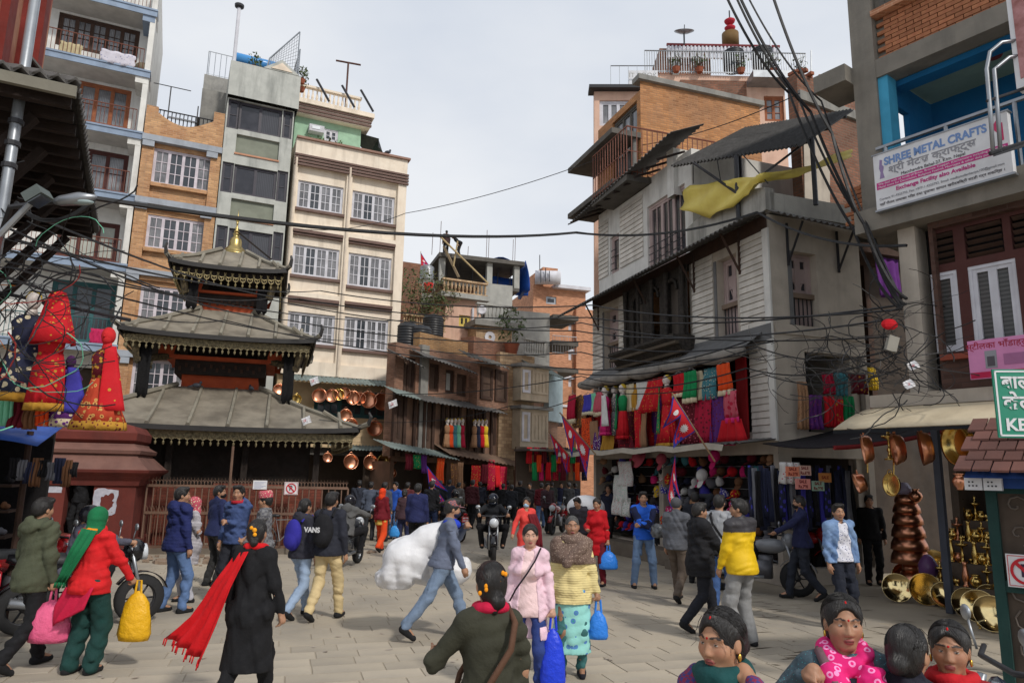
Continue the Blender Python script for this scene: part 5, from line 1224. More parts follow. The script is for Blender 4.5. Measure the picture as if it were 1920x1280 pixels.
for i,(x,y,s)in enumerate(((765,590,1.5),(785,560,2.0),(800,580,1.7),(818,588,1.4),(832,565,1.6),(775,545,1.8),(810,552,1.9))):
 p=at(x,y+12,36+i%3*.6);m=M_GRASSY if i%2 else mk('dry_leaf',(.09,.075,.03),c2=(.05,.07,.02),ns=7,na=.9)
 t=thing('terrace_shrub',('leafy','dense green','drooping','dry-leaved','tall','bushy','tangled')[i]+' shrub '+('at the left end of the pink house terrace','in the upper left of the pink house terrace','in the middle of the pink house terrace','beside the pink house wall on the terrace','against the pink wall near the upper balcony','below the brick wall over the terrace','under the upper balustrade of the pink house')[i],'shrub',p)
 obj('stem',MB().tube([p,p+Vector((.1,0,s*.5))],.03,4),M_WOOD,t);obj('foliage',leaves(p+Vector((0,0,s*.45)),(s*.6,.5,s*.5),170,.11,i),m,t)
hs('bare red brick house behind the pink terrace',748,790,492,41,65,M_BRICKR,body=3)
# construction site with blue tarpaulin
fc=Fac(at(826,880,42),72);CU=lambda x,y:fc.uz(x,y);KS=thing('building_frame','unfinished concrete frame with props under a slab and blue tarpaulin','construction',fc.P(3,0,0))
ztp=CU(900,484)[1];zfl=CU(870,532)[1];uA,uB=CU(826,520)[0],CU(972,520)[0]
obj('top_slab',MB().fb(fc,uA-.2,uB+.3,ztp-.25,ztp,-6,.3),M_CEMENTD,KS);obj('floor_slab',MB().fb(fc,uA-.3,uB,zfl-.2,zfl,-6,.2),M_CEMENTD,KS)
for x in(829,918,969):u=CU(x,510)[0];obj('column',MB().fb(fc,u-.17,u+.17,zfl,ztp-.25,-.3,.05),M_CONC,KS);obj('column',MB().fb(fc,u-.17,u+.17,zfl,ztp-.25,-5.6,-5.2),M_CONC,KS)
for i in range(16):u=uA+.5+(uB-uA-.8)*i/15;obj('prop',MB().tube([fc.P(u,zfl,-.8-(i%3)*1.2),fc.P(u+.05,ztp-.25,-.8-(i%3)*1.2)],.035,4),M_IRON,KS)
for i,(x,y,hh)in enumerate(((827,476,2.2),(833,476,1.2),(915,478,2.0),(919,478,1.7),(965,482,1.6),(969,482,1.9),(812,478,1.4),(880,480,.8))):p=fc.P(CU(x,y)[0],ztp,-.4);obj('rebar',MB().tube([p,p+Vector((.02,0,hh))],.022,4),mk('rust_brown',srgb(92,64,56)),KS)
obj('lower_storey',MB().fb(fc,uA-.3,CU(912,540)[0],0,zfl-.2,-6,-.3),M_BRICKR,KS)
BLT=mk('bright_blue_tarp',srgb(34,84,172),rough=.5,bump=.5,bs=6)
g=[[fc.P(CU(920,510)[0]+3.0*i/8,zfl+.05+(ztp-zfl)*.62*j/4,-1.6+.12*math.sin(i*1.7+j))for j in range(5)]for i in range(9)];solo('blue_tarpaulin',MB().grid(g,.01),BLT,'blue tarpaulin stretched across the back of the building frame','tarpaulin',smooth=True)
g=[[fc.P(uB+.35+.25*math.sin(i+j*.6)*.4+.06*j,ztp+.1-1.9*j/5*(1+.06*(i%2)),.3-2.4*i/6)for j in range(6)]for i in range(7)];solo('blue_tarpaulin',MB().grid(g,.01),BLT,'crumpled blue tarpaulin hanging off the right end of the building frame','tarpaulin',smooth=True)
g=[[fc.P(CU(924,500)[0]+1.9*i/6,ztp+.06+.16*math.sin(i*.9)*(j<2)+.05*j,.1-.9*j)for j in range(4)]for i in range(7)];solo('blue_tarpaulin',MB().grid(g,.01),BLT,'strip of blue tarpaulin lying on the top slab','tarpaulin',smooth=True)
def pole2(pa,pb,Y,r,m,lab,cat='pole',nm='bamboo_pole'):solo(nm,MB().tube([at(*pa,Y),at(*pb,Y)],r,5),m,lab,cat)
BAM=mk('bamboo',srgb(176,156,116),c2=srgb(140,122,90))
pole2((822,440),(916,532),41.2,.06,BAM,'long bamboo pole leaning down across the building frame');pole2((832,462),(860,520),41.4,.09,mk('old_plank',srgb(132,116,92)),'broad plank leaning on the left column of the frame','plank','leaning_plank');pole2((858,452),(850,500),41.3,.05,BAM,'short upright bamboo pole beside the stooping worker')
p=at(800,527,40);water_tank(p,.40,.95,M_STEEL,'steel ribbed water tank left of the building frame')
obj('tank_stand',MB().bx(p-Vector((0,0,1)),(.9,.9,2)),M_CEMENT,KS)
solo('red_bucket',MB().lathe([(.2,0),(.27,.5),(.25,.5),(.18,.03),(.001,.02)],at(803,548,38),12),mk('bucket_red',srgb(196,44,40)),'red bucket on the terrace below the steel tank','bucket',smooth=True)
def nflag(p,udir,vdir,s,label,n=None,bend=.12,cat='flag',pole=None,m0=None):
 """two-pennant crimson flag with blue border, moon and sun; p = top of the hoist, udir = fly, vdir = down the hoist"""
 t=thing('flag',label,cat,p);U,D=Vector(udir).normalized(),Vector(vdir).normalized();Nn=U.cross(D).normalized()
 def Q(x,y,o):return p+U*(x*s)+D*(y*s)+Nn*(bend*s*math.sin(x*4+y*2.2)*min(1,x*2+.1)+o)
 def tri(pts,o,m,nm,k=6):
  g=MB()
  for(a,b,c)in pts:
   gr=[]
   for i in range(k+1):
    row=[]
    for j in range(k+1):
     v,w_=i/k,j/k;x=a[0]+(b[0]-a[0])*v+(c[0]-b[0])*v*w_;y=a[1]+(b[1]-a[1])*v+(c[1]-b[1])*v*w_;row.append(Q(x,y,o))
    gr.append(row)
   g.grid(gr)
  obj(nm,g,m,t,True)
 tri([((0,0),(0,.62),(.78,.62)),((0,.45),(0,1.25),(.85,1.25))],0,mk('flag_blue',srgb(50,50,140),bump=0),'border')
 for o in(.004,-.004):tri([((.035,.09),(.035,.58),(.66,.58)),((.035,.5),(.035,1.21),(.74,1.21))],o,mk('flag_crimson',srgb(200,34,46),bump=.1),'field')
 M_W=mk('flag_white',srgb(224,220,220),bump=0)
 for o in(.008,-.008):
  g=MB();g.add([Q(.24,.43,o)]+[Q(.24+.1*math.cos(a),.43+(.09 if 0<a<math.pi else .045)*math.sin(a),o)for a in[2*math.pi*i/14 for i in range(14)]],[(0,i+1,(i+1)%14+1)for i in range(14)]);obj('moon',g,M_W,t)
  g=MB();g.add([Q(.26,.98,o)]+[Q(.26+(.14 if i%2 else .085)*math.cos(math.pi*i/12),.98+(.14 if i%2 else .085)*math.sin(math.pi*i/12),o)for i in range(24)],[(0,i+1,(i+1)%24+1)for i in range(24)]);obj('sun',g,M_W,t)
 if pole:obj('pole',MB().tube([p-D*.06*s,p+D*pole*s],.012+.006*s,6),mk('flag_pole',srgb(150,120,90)),t)
 return t
nflag(at(789,473,40),(.8,.1,-.5),(.05,0,-1),.9,'small faded red flag on a thin pole by the steel tank',pole=2.6)
# grey plain block, beige houses and the orange tower
hs('plain grey cement block wall below the blue tarpaulin',910,958,533,39,72,M_CONC,body=3,name='cement_block')
T_,f,u0,u1,zt=hs('wide plain grey cement house behind the beige bay house',955,1030,584,38,72,M_CONC,body=3)
for y in(592,640,690):u=u1;obj('balcony_slab',MB().fb(f,u1,u1+1.5,f.uz(1030,y)[1]-.25,f.uz(1030,y)[1],-2,.5),M_CEMENTD,T_)
railing(T_,[f.P(u1,f.uz(1030,665)[1],.45),f.P(u1+1.4,f.uz(1030,665)[1],.45)],1.0,M_STEEL,9)
T_,f,u0,u1,zt=hs('beige tiled house with a rosette and a balustraded roof',893,958,614,36.5,65,M_BEIGE,body=5)
obj('roof_slab',MB().fb(f,u0-.2,u1+.3,zt,zt+.3,-4,.35),M_CEMENT,T_);balustrade(T_,f,u0-.1,u1+.2,zt+.3,.15,.9,11,M_CONC);obj('rosette',flat_ring(f,f.uz(918,632)[0],f.uz(918,632)[1],.01,.1,.3,10,.05),M_WHITEW,T_)
solo('satellite_dish',MB().lathe([(.001,0),(.14,.015),(.25,.07),(.26,.08),(.14,.03),(.001,.012)],at(903,582,36.4),16,Matrix.Rotation(rad(80),3,'X')),M_WHITEW,'white round dish on the pink house corner','satellite dish',smooth=True)
T_,f,u0,u1,zt=hs('beige tiled bay house with stacked window bays',938,1002,664,33.5,50,M_BEIGE,[(942,745,950,770,M_WHITEW,M_TINT,1,1,2)],body=5)
for k,(a,b)in enumerate(((690,752),(768,842))):
 ua,ub=f.uz(962,700)[0],u1+.4;z1_,z0_=f.uz(975,a)[1],f.uz(975,b)[1]
 obj('bay',MB().fb(f,ua,ub,z0_,z1_,0,.6),mk('old_cream_bay',srgb(186,172,150),streak=.3),T_);obj('bay_roof',MB().fb(f,ua-.15,ub+.15,z1_,z1_+.15,0,.8),M_CEMENT,T_)
 window(T_,f,(ua+.08,ua+(ub-ua)*.32,z0_+.35,z1_-.15),.62,1,1,1,M_WHITEW,M_GLASSC,fr=.07);window(T_,f,(ua+(ub-ua)*.38,ub-.06,z0_+.35,z1_-.15),.62,4,1,1,mk('old_cream_bay',()),M_TINT,fr=.07,label='row of narrow bay windows')
balustrade(T_,f,u0+1.2,u1+.4,zt,.3,.8,9,M_CONC)
plant(f.P(u1-1.2,zt,-.4),2.2,.8,160,.14,'big-leaved plant on the beige bay house roof',44)
T_,f,u0,u1,zt=hs('narrow brick house with a pale blue tin front down the street',1000,1046,690,36,30,M_OLDB,[(1003,770,1016,800,M_WOOD,M_TINT,1,1,1)],body=4);obj('tin_front',MB().fb(f,f.uz(1020,700)[0],u1,f.uz(1030,790)[1],f.uz(1030,702)[1],0,.3),mk('pale_blue_tin',srgb(160,178,184),wave=(9,'X'),bump=.5),T_)
lean(f,1002,690,1062,712,.2,.8,.5,M_TIN,'rusty tin roof sheet over the pale blue front')
hs('dark brick house closing the narrow street',1005,1062,800,44,70,M_OLDB,[(1045,770,1055,800,M_WOOD,M_TINT,1,1,1),(1064,775,1078,805,M_WOOD,M_TINT,1,1,1)],body=4)
OT,f,u0,u1,zt=hs('tall orange brick tower at the far end of the street',1000,1098,540,50,72,M_BRICKT,[(1024,555,1043,571,M_STEEL,M_TINT,1,1,1)]+[(1084,y,1096,y+25,M_WHITEW,M_TINT,1,1,2)for y in(605,655,705)]+[(1066,y,1072,y+30,M_WHITEW,M_TINT,1,1,1)for y in(590,645,695)],body=8)
obj('top_room',MB().fb(f,u0+.9,u1-2.0,zt,zt+1.6,-5,-.5),M_BRICKT,OT);obj('top_pier',MB().fb(f,u0+.1,u0+.8,zt,zt+.8,-2,-.1),M_BRICKT,OT);obj('roof_ledge',MB().fb(f,u1-2.6,u1+.2,zt-.1,zt+.15,-4,.5),M_WHITEW,OT)
for i in range(5):obj('white_trim',MB().fb(f,u1-1.9,u1+.1,zt-2.6-i*2.0,zt-2.45-i*2.0,-.1,.12),M_WHITEW,OT)
obj('side_wing',MB().fb(f,u1-.9,u1+.6,0,zt-1.5,-8,.4),M_BRICKT,OT)
p=at(1027,528,49.6);solo('roof_cistern',MB().tube([p+Vector((-.9,0,.3)),p+Vector((.9,0,.3))],.5,14),M_WHITEW,'white cistern on the orange tower roof','water tank',smooth=True)
g=MB()
for x,y0,y1 in((1014,505,530),(1023,502,528),(1030,508,528),(1012,478,505)):g.tube([at(x,y1,49),at(x,y0,49)],.04,4)
solo('aerials',g,M_IRON,'thin metal aerials standing on the orange tower','aerial')
# far fill so that no street gap looks onto empty ground
hs('grey house at the very end of the street',1010,1130,800,62,90,M_CONC,body=5)
# ------------------------------------------------------------------ white board house at the street corner
FB=Fac((5.17,14.0),160.5);FR=Fac((5.17,14.0),70.5)
M_BOARD=mk('weathered_white_board',srgb(214,208,198),c2=srgb(184,178,168),ns=2,na=.8,bump=.2,bs=14,rnd=.10,streak=.35,streakc=(.12,.11,.1))
M_GPLAS=mk('grey_plaster',srgb(188,178,164),c2=srgb(158,148,136),streak=.45,streakc=(.14,.12,.11),bump=.15)
M_PINKF=mk('faded_pink_frame',srgb(184,164,160),c2=srgb(150,132,128));M_GBAND=mk('grey_band',srgb(112,112,112),c2=srgb(92,92,92),streak=.4)
M_STAIN=mk('stained_parapet',srgb(178,174,164),c2=srgb(150,146,138),streak=.95,streakc=(.05,.05,.048),bump=.2)
M_CARV=mk('carved_dark_wood',(.05,.042,.035),c2=(.02,.017,.015),ns=14,na=1,bump=.8,bs=24)
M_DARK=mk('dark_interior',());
uL=-8.05;BH=thing('white_board_house','white weather-boarded corner house with corrugated eaves over the clothes shops','building',FB.P(-4,0,-2))
zb1,ze1=4.92,7.0
wa,wc,bay=rect(FB,1133,585,1160,692),rect(FB,1343,490,1386,640),rect(FB,1180,548,1300,640);wr_=rect(FR,1482,470,1538,622)
ws=rect(FB,1137,446,1154,506);wt=rect(FB,1206,388,1279,478)
ztop=8.05;zt2=10.0;uT=FB.uz(1292,430)[0]
gsh=[(uL+.15,-4.4,.35,2.45),(-4.2,-.15,.35,2.45)]
obj('wall',wall_mb(FB,uL,0,0,ze1+.3,gsh+[(uL+.4,-.75,2.9,4.55),wa,wc,(bay[0]+.1,bay[1]-.1,bay[2],bay[3])],.3,0,0),M_GPLAS,BH)
obj('wall_side',wall_mb(FR,.003,2.35,0,ze1+.3,[(.3,2.2,.3,2.4),(.75,2.25,2.9,4.5),wr_],.3,0,.004),M_GPLAS,BH)
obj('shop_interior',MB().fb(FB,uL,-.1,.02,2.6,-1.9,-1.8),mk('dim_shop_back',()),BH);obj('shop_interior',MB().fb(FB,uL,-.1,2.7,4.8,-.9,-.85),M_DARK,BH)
obj('end_wall',MB().fb(FB,uL-.02,uL+.12,0,ze1+.3,-5,-.31),M_GPLAS,BH);obj('back_wall',MB().fb(FB,uL,-.1,0,ze1,-2.2,-2.0),M_GPLAS,BH)
obj('shop_step',MB().fb(FB,uL,-2.9,0,.32,.0,.55),mk('old_stone',()),BH);obj('shop_step',MB().fb(FB,-2.88,-1.2,0,.2,.0,.8),mk('old_stone',()),BH)
obj('grey_band',MB().fb(FB,uL,.02,zb1-.22,zb1+.1,0,.05),M_GBAND,BH);obj('grey_band',MB().fb(FR,.05,2.3,zb1-.1,zb1+.1,.004,.04),M_GPLAS,BH)
def planks(fac,u0,u1,z0,z1,hgt=.135,d=0.0):
 n=max(1,round((z1-z0)/hgt));h=(z1-z0)/n
 for i in range(n):
  z=z0+i*h;obj('plank',MB().prism([(.004,z),(.034,z),(.016,z+h-.012),(.004,z+h-.012)],lambda a,zz,q:fac.P(q,zz,d+a),u0,u1),M_BOARD,BH)
for a,b in((uL,wa[0]-.08),(wa[1]+.08,bay[0]-.02),(bay[1]+.02,wc[0]-.14),(wc[1]+.1,-.16)):planks(FB,a,b,zb1+.1,ze1)
planks(FB,-.72,-.12,2.75,4.68)
obj('corner_post',MB().fb(FB,-.15,.03,2.7,ze1,0,.045),M_WHITE,BH)
def shutters(fac,r,d=-.2,lab=None):
 a,b,c,e=r;m=c+(e-c)*.46
 w_=window(BH,fac,(a,b,m,e),d,2,1,2,M_PINKF,M_TINT,fr=.06,st=.07,mu=.3,name='casement')
 obj('shutter_boards',MB().fb(fac,a,b,c,m,d-.06,d-.02),M_PINKF,BH);obj('rail',MB().fb(fac,a-.03,b+.03,m-.06,m+.04,d-.02,d+.1),mk('worn_sill',srgb(130,112,96)),BH)
 for i in range(6):u=a+(b-a)*(i+.5)/6;obj('window_bar',MB().tube([fac.P(u,c,d+.05),fac.P(u,m,d+.05)],.014,4),M_IRON,BH)
 for s in(0,1):
  u0=a+(b-a)*(.08+.46*s);u1=u0+(b-a)*.38
  for sg in(0,1):obj('brace',MB().tube([fac.P(u0 if sg else u1,m+.12,d),fac.P((u0+u1)/2,m+(e-m)*.42,d)],.012,4),M_PINKF,BH)
 obj('jamb',MB().fb(fac,a-.1,a-.005,c,e,-.1,.02),M_GBAND,BH)
shutters(FB,wa);shutters(FB,wc);shutters(FR,wr_)
# carved bay window
B0,B1,Z0,Z1=bay;obj('carved_window',wall_mb(FB,B0,B1,Z0+.1,Z1,[(B0+(B1-B0)*a,B0+(B1-B0)*b,Z0+.25,Z1-.3)for a,b in((.14,.30),(.42,.58),(.70,.86))],.12,0,.12),M_CARV,BH)
for i,(a,b)in enumerate(((.14,.30),(.42,.58),(.70,.86))):
 u,w_=B0+(B1-B0)*(a+b)/2,(B1-B0)*(b-a)/2
 obj('arch',MB().tube([FB.P(u+w_*math.cos(t),Z1-.55+.3*math.sin(t),.15)for t in[math.pi*j/10 for j in range(11)]],.04,5),M_CARV,BH)
 if i!=1:obj('lattice_shutter',MB().fb(FB,u-w_,u+w_,Z0+.25,Z1-.3,-.05,0),mk('grey_shutter',srgb(92,84,76)),BH)
for i in range(5):u=B0+(B1-B0)*(.04+.23*i);obj('carved_post',MB().lathe([(.07,0),(.045,.2),(.07,.5),(.04,.8),(.07,Z1-Z0-.1)],FB.P(u,Z0+.05,.2),8),M_CARV,BH)
obj('carved_apron',MB().prism([(.0,Z0-.62),(.12,Z0-.62),(.2,Z0-.45),(.42,Z0-.12),(.62,Z0+.06),(.62,Z0+.13),(0,Z0+.13)],lambda a,z,q:FB.P(q,z,a),B0-.1,B1+.1),M_CARV,BH)
for k in range(3):obj('carved_moulding',MB().prism([(.14+.17*k,Z0-.5+.2*k),(.24+.17*k,Z0-.5+.2*k),(.24+.17*k,Z0-.43+.2*k),(.14+.17*k,Z0-.43+.2*k)],lambda a,z,q:FB.P(q,z,a),B0-.13,B1+.13),mk('carved_wood_edge',srgb(84,74,62)),BH)
g=MB()
for i in range(26):u=B0+(B1-B0)*(i+.5)/26;g.ell(FB.P(u,Z0-.36,.3),(.03,.03,.045),6,4)
o=obj('carved_beads',g,mk('carved_wood_edge',()),BH);o['kind']='stuff'
# eaves, brackets
e_l,e_r=FB.uz(1040,578,.95),FB.uz(1428,412,.6);zE=6.85
obj('corrugated_eave',corrug(FB.P(uL-.9,zE-.05,.95),FB.P(.35,zE+.2,.75),FB.P(uL-.5,zE+.45,.05),FB.P(.0,zE+.5,.05),60,.025,.012),M_TINDK,BH)
obj('corrugated_eave',corrug(FR.P(-.35,zE+.2,.7),FR.P(2.6,zE+.05,.7),FR.P(0,zE+.5,.05),FR.P(2.6,zE+.42,.05),20,.025,.012),M_TINDK,BH)
for u in(uL+.4,-4.7,-2.6,-.9):obj('bracket',MB().tube([FB.P(u,zE-.55,.03),FB.P(u,zE+.25,.5)],.03,4).tube([FB.P(u,zE-.6,.03),FB.P(u,zE+.4,.03)],.035,4),M_WOOD,BH)
for u in(.45,1.75):obj('bracket',MB().tube([FR.P(u,zE-.55,.03),FR.P(u,zE+.2,.5)],.025,4).tube([FR.P(u,zE-.6,.03),FR.P(u,zE+.3,.03)],.03,4),M_IRON,BH)
obj('shadow_board',MB().fb(FB,uL,-.02,ze1,zE+.44,.0,.03),M_WOOD,BH)
# upper storey set on the eave
obj('upper_wall',wall_mb(FB,uL+.15,uT,zE+.46,zt2,[ws,wt],.2,5,-.12),M_WHITE,BH)
zpl=FB.uz(1103,532)[1]
planks(FB,uL+.17,ws[0]-.1,zpl,zt2-.3,d=-.12);planks(FB,ws[1]+.1,wt[0]-.22,zpl,zt2-.3,d=-.12)
window(BH,FB,ws,-.2,1,1,2,M_PINKF,M_TINT,fr=.06);window(BH,FB,wt,-.2,3,2,1,M_PINKF,M_TINT,fr=.07,st=.06)
for r in(ws,wt):
 for k in range(4):obj('window_bar',MB().tube([FB.P(r[0]+.1,r[2]+.1+k*.2,-.1),FB.P(r[1]-.1,r[2]+.1+k*.2,-.1)],.014,4),M_IRON,BH)
obj('terrace_parapet',MB().prism([(uT+.003,zE+.47),(.05,zE+.52),(.05,FB.uz(1438,352)[1]),(-1.2,FB.uz(1360,375)[1]+.1),(uT+.003,zE+1.05)],lambda a,z,q:FB.P(a,z,q),-.15,.06),M_STAIN,BH)
obj('terrace_parapet',MB().fb(FR,.06,2.3,zE+.5,FR.uz(1500,372)[1],-.12,.05),M_STAIN,BH);obj('terrace_floor',MB().fb(FB,uT,0,zE+.5,zE+.6,-5,-.16),M_CEMENT,BH)
obj('upper_eave',corrug(FB.P(uL-.5,zt2-.2,.65),FB.P(uT+.3,zt2+.15,.65),FB.P(uL-.3,zt2+.3,-.3),FB.P(uT+.3,zt2+.55,-.3),34,.025,.012),M_TINDK,BH)
for i in range(9):u=uL+(uT-uL)*(i+.3)/9;obj('rafter',MB().tube([FB.P(u,zt2-.25,.6),FB.P(u,zt2+.1,-.2)],.035,4),TIM,BH)
# rolled awning over the first floor goods
t=thing('rolled_awning','dusty rolled canvas awning along the board house above the dresses','awning',FB.P(-4,4.6,.5));M_CANV=mk('dusty_canvas',srgb(150,144,136),c2=srgb(112,108,102),ns=2,na=.9,bump=.5,bs=7)
ra,rb=FB.uz(1088,722,.5),FB.uz(1395,655,.5)
for i in range(5):
 a,b=i/5,(i+1)/5-.006;pts=[FB.P(ra[0]+(rb[0]-ra[0])*x,ra[1]+(rb[1]-ra[1])*x-.05*math.sin(math.pi*(x-a)/(b-a)),.5)for x in[a+(b-a)*j/6 for j in range(7)]]
 obj('canvas_roll',MB().tube(pts,[.10,.13,.15,.14,.15,.13,.10],10),M_CANV,t,True)
obj('canvas_slope',MB().grid([[FB.P(ra[0]+(rb[0]-ra[0])*i/12,ra[1]+(rb[1]-ra[1])*i/12+.1+.15*j,.45-.2*j)for j in range(3)]for i in range(13)],.01),mk('grey_band',()),t)
g=MB().fb(FB,FB.uz(1386,740)[0],FB.uz(1404,740)[0],2.75,4.45,.02,.07);t=solo('red_shutter',g,mk('red_shutter_paint',srgb(150,26,30)),'open red louvred shutter at the corner of the board house','shutter')
# shop canopy between the storeys
t=thing('shop_canopy','sagging tin and sheet canopy over the hat shop front','canopy',FB.P(-4,2.6,.6))
obj('sheet',corrug(FB.P(uL-.1,2.74,.0),FB.P(-.0,2.74,.0),FB.P(uL-.1,2.5,1.15),FB.P(.2,2.62,1.0),40,.02,.01),M_TINDK,t);obj('edge_sheet',MB().grid([[FB.P(uL+(7.9)*i/14,2.62+.03*math.sin(i*2.1)-.06*j,1.14+.02*j)for j in range(3)]for i in range(15)],.006),mk('pale_sheet',srgb(168,160,146)),t)
t=thing('red_black_awning','dark cloth awning with red edge at the corner by the jeans stall','awning',FR.P(1,2.8,.8))
gr=[[FR.P(-.4+2.6*i/10,2.62+.55*(i/10)**1.4*(1-.3*j/4)-.12*j/4-.05*math.sin(math.pi*j/4),.05+.45*j)for j in range(5)]for i in range(11)]
obj('cloth',MB().grid(gr,.02),cloth((26,22,28)),t,True);obj('hem',MB().tube([r[4]for r in gr],.04,5),cloth((130,34,36)),t)
# ------------------------------------------------------------------ buildings stacked behind the corner house
FO=Fac(at(1200,160,19.5),160.5);FQ=Fac(at(1200,160,19.5),71)
zOt=FQ.uz(1203,152)[1];OB=thing('orange_brick_block','orange brick block with concrete window slabs above the board house','building',FO.P(-2,0,-1));uo=FO.uz(1122,400)[0]
w1,w2=rect(FO,1148,232,1196,342),rect(FO,1135,350,1178,400)
obj('wall',wall_mb(FO,uo,0,6.0,zOt-.3,[w1],.2,0),M_BRICKW,OB);window(OB,FO,w1,-.1,3,1,2,M_CEMENTD,M_GLASSC,fr=.09)
uq=FQ.uz(1425,220)[0];obj('gable_wall',wall_mb(FQ,0.003,uq,6,zOt,(),.1,0),M_BRICKW,OB);obj('coping',MB().fb(FQ,-.1,uq+.1,zOt,zOt+.16,-.3,.12),M_CEMENT,OB)
zA=FO.uz(1197,205,.9)[1];zB=FO.uz(1180,322,.9)[1]
for z in(zA,zB):obj('window_slab',MB().fb(FO,uo-.3,.02,z,z+.16,.003,.95),M_CEMENTD,OB)
obj('drain_pipe',MB().tube([FO.P(-.15,8,.12),FO.P(-.15,zA,.12)],.07,6),M_CEMENT,OB)
zr=FQ.uz(1250,340,.9)[1];h_=FQ.uz(1255,252,.9)[1]-zr
railing(OB,[FO.P(-1.2,zr,.95),FO.P(.9,zr,.95),FQ.P(2.4,zr,.95)],h_,M_RAIL,34,.016,.025,mids=(.5,));obj('balcony_slab',MB().fb(FO,-1.2,.95,zr-.18,zr-.01,0,1.0),M_CEMENTD,OB);obj('balcony_slab',MB().fb(FQ,-.3,2.5,zr-.18,zr-.012,.003,1.0),M_CEMENTD,OB)
T_,f,u0,u1,zt=hs('small white rooftop room with a red-framed window under the canopy',1262,1375,288,17.2,70,M_WHITE,[(1290,312,1308,340,M_IRON,M_TINT,1,1,1),(1316,312,1344,344,mk('red_frame',srgb(130,70,66)),M_GLASSC,1,1,1)],body=.3,z0=9.0)
T_,f,u0,u1,zt=hs('pink plastered tower with white corner windows at the back',1114,1262,172,24,92,M_PINKW,[(1124,188,1180,236,M_WHITEW,M_GLASSC,3,1,1)],body=.3,z0=7)
obj('roof_slab',MB().fb(f,u0-.2,u1,zt,zt+.12,-.3,.3),M_IRON,T_);railing(T_,[f.P(u0+.6,zt+.12,0),f.P(u0+2.2,zt+.12,0)],.9,M_STEEL,5)
s=thing('rooftop_banner','white lettered banner sheet on the pink tower roof','banner',f.P(u0+1.6,zt+.1,-.3));a=rect(f,1178,132,1234,172,-.3);obj('sheet',MB().fb(f,*a,-.34,-.31),M_SIGNW,s)
text('IT BOOK',f,(a[0]+a[1])/2,a[3]-.2,-.31,.26,M_CONC,s);text('WW',f,a[0]+.25,a[2]+.15,-.31,.24,M_CONC,s)
T_,f,u0,u1,zt=hs('pink and brick house with a railed roof terrace, highest on the right',1190,1500,142,27,90,M_PINKW,[(1432,180,1478,228,M_WOODR,M_GLASSC,2,1,3)],body=1.2,z0=6)
HT=T_;obj('brick_panel',MB().fb(f,f.uz(1275,150)[0],f.uz(1398,150)[0],4,zt-.25,.004,.06),M_BRICKR,HT);a=f.uz(1400,150)[0];obj('balcony_slab',MB().fb(f,a,f.uz(1480,150)[0],zt-.5,zt-.2,0,.8),M_STEEL,HT)
railing(HT,[f.P(u0+.4,zt,.1),f.P(u1+.9,zt,.1)],1.0,M_STEEL,66,.02,.03)
obj('upper_room',MB().fb(f,f.uz(1252,120)[0],f.uz(1352,120)[0],zt,f.uz(1300,92,-1.5)[1],-4,-1.5),M_BRICKR,HT);obj('upper_pier',MB().fb(f,f.uz(1276,120)[0],f.uz(1288,120)[0],zt,f.uz(1280,88,-1.4)[1],-1.5,-1.38),M_CEMENT,HT)
zx=f.uz(1250,84,-1.2)[1];obj('roof_rail',MB().tube([f.P(f.uz(1250,84,-1.2)[0],zx,-1.2),f.P(f.uz(1462,97,-1.2)[0],zx,-1.2)],.07,6),mk('dull_red_rail',srgb(130,60,62)),HT)
ua,ub=f.uz(1250,84,-1.2)[0],f.uz(1462,97,-1.2)[0]
for i in range(30):obj('roof_baluster',MB().lathe([(.07,0),(.05,.2),(.1,.35),(.05,.6)],f.P(ua+(ub-ua)*(i+.5)/30,zx-.62,-1.2),6),M_WHITEW,HT)
for i,(x,y,lab)in enumerate(((1376,132,'large black water tank under the red roof rail'),(1430,128,'black water tank at the right of the red roof rail'))):p=at(x,y,27.6);water_tank(p,.42,.95,M_TANK,lab)
p=at(1370,88,28.6);g=MB().tube([p,p+Vector((0,0,.62))],.36,16);t=thing('brick_pedestal','round brown pedestal carrying stacked red lotus bowls on the roof','pedestal',p);obj('drum',g,mk('brown_drum',srgb(110,84,48)),t,True)
for k in range(2):obj('lotus_bowl',MB().lathe([(.05,0),(.2,.1),(.24,.2),(.16,.26),(.05,.3)],p+Vector((0,0,.72+.34*k)),12),mk('lotus_red',srgb(176,40,56)),t,True)
obj('finial_pin',MB().tube([p+Vector((0,0,.6)),p+Vector((0,0,1.75))],.03,5),M_IRON,t)
def dish(p,r,lab,yaw=0,tilt=30):
 t=thing('satellite_dish',lab,'satellite dish',p);M_=Matrix.Rotation(rad(yaw),3,'Z')@Matrix.Rotation(rad(tilt),3,'X');c=p+Vector((0,0,r*1.2))
 obj('dish',MB().lathe([(.001,0),(r*.5,r*.06),(r,r*.26),(r*1.02,r*.28),(r*.5,r*.09),(.001,.02)],c,18,M_),M_STEEL,t,True);obj('mast',MB().tube([p,c],.035,5),M_IRON,t);obj('feed_arm',MB().tube([c,c+M_@Vector((0,0,r*.9))],.02,4),M_IRON,t)
dish(at(1283,84,28),.42,'grey mesh satellite dish on the highest right roof',0,20)
for i,x in enumerate((1268,1312,1390,1450,1500)):p=at(x,140,26.8);plant(Vector((p.x,p.y,zt)),.8,.32,60,.1,('pot plant at the left end','pot plant in the left half','pot plant below the tanks','pot plant right of the tanks','pot plant at the far right end')[i]+' of the high roof terrace',60+i)
g=MB().tube([at(1445,90,28),at(1445,62,28)],.04,4).tube([at(1521,135,26.5),at(1521,95,26.5)],.03,4).tube([at(1495,112,26.5),at(1508,105,26.5)],.03,4);solo('aerials',g,M_STEEL,'thin aerial rods at the right of the high roof terrace','aerial')
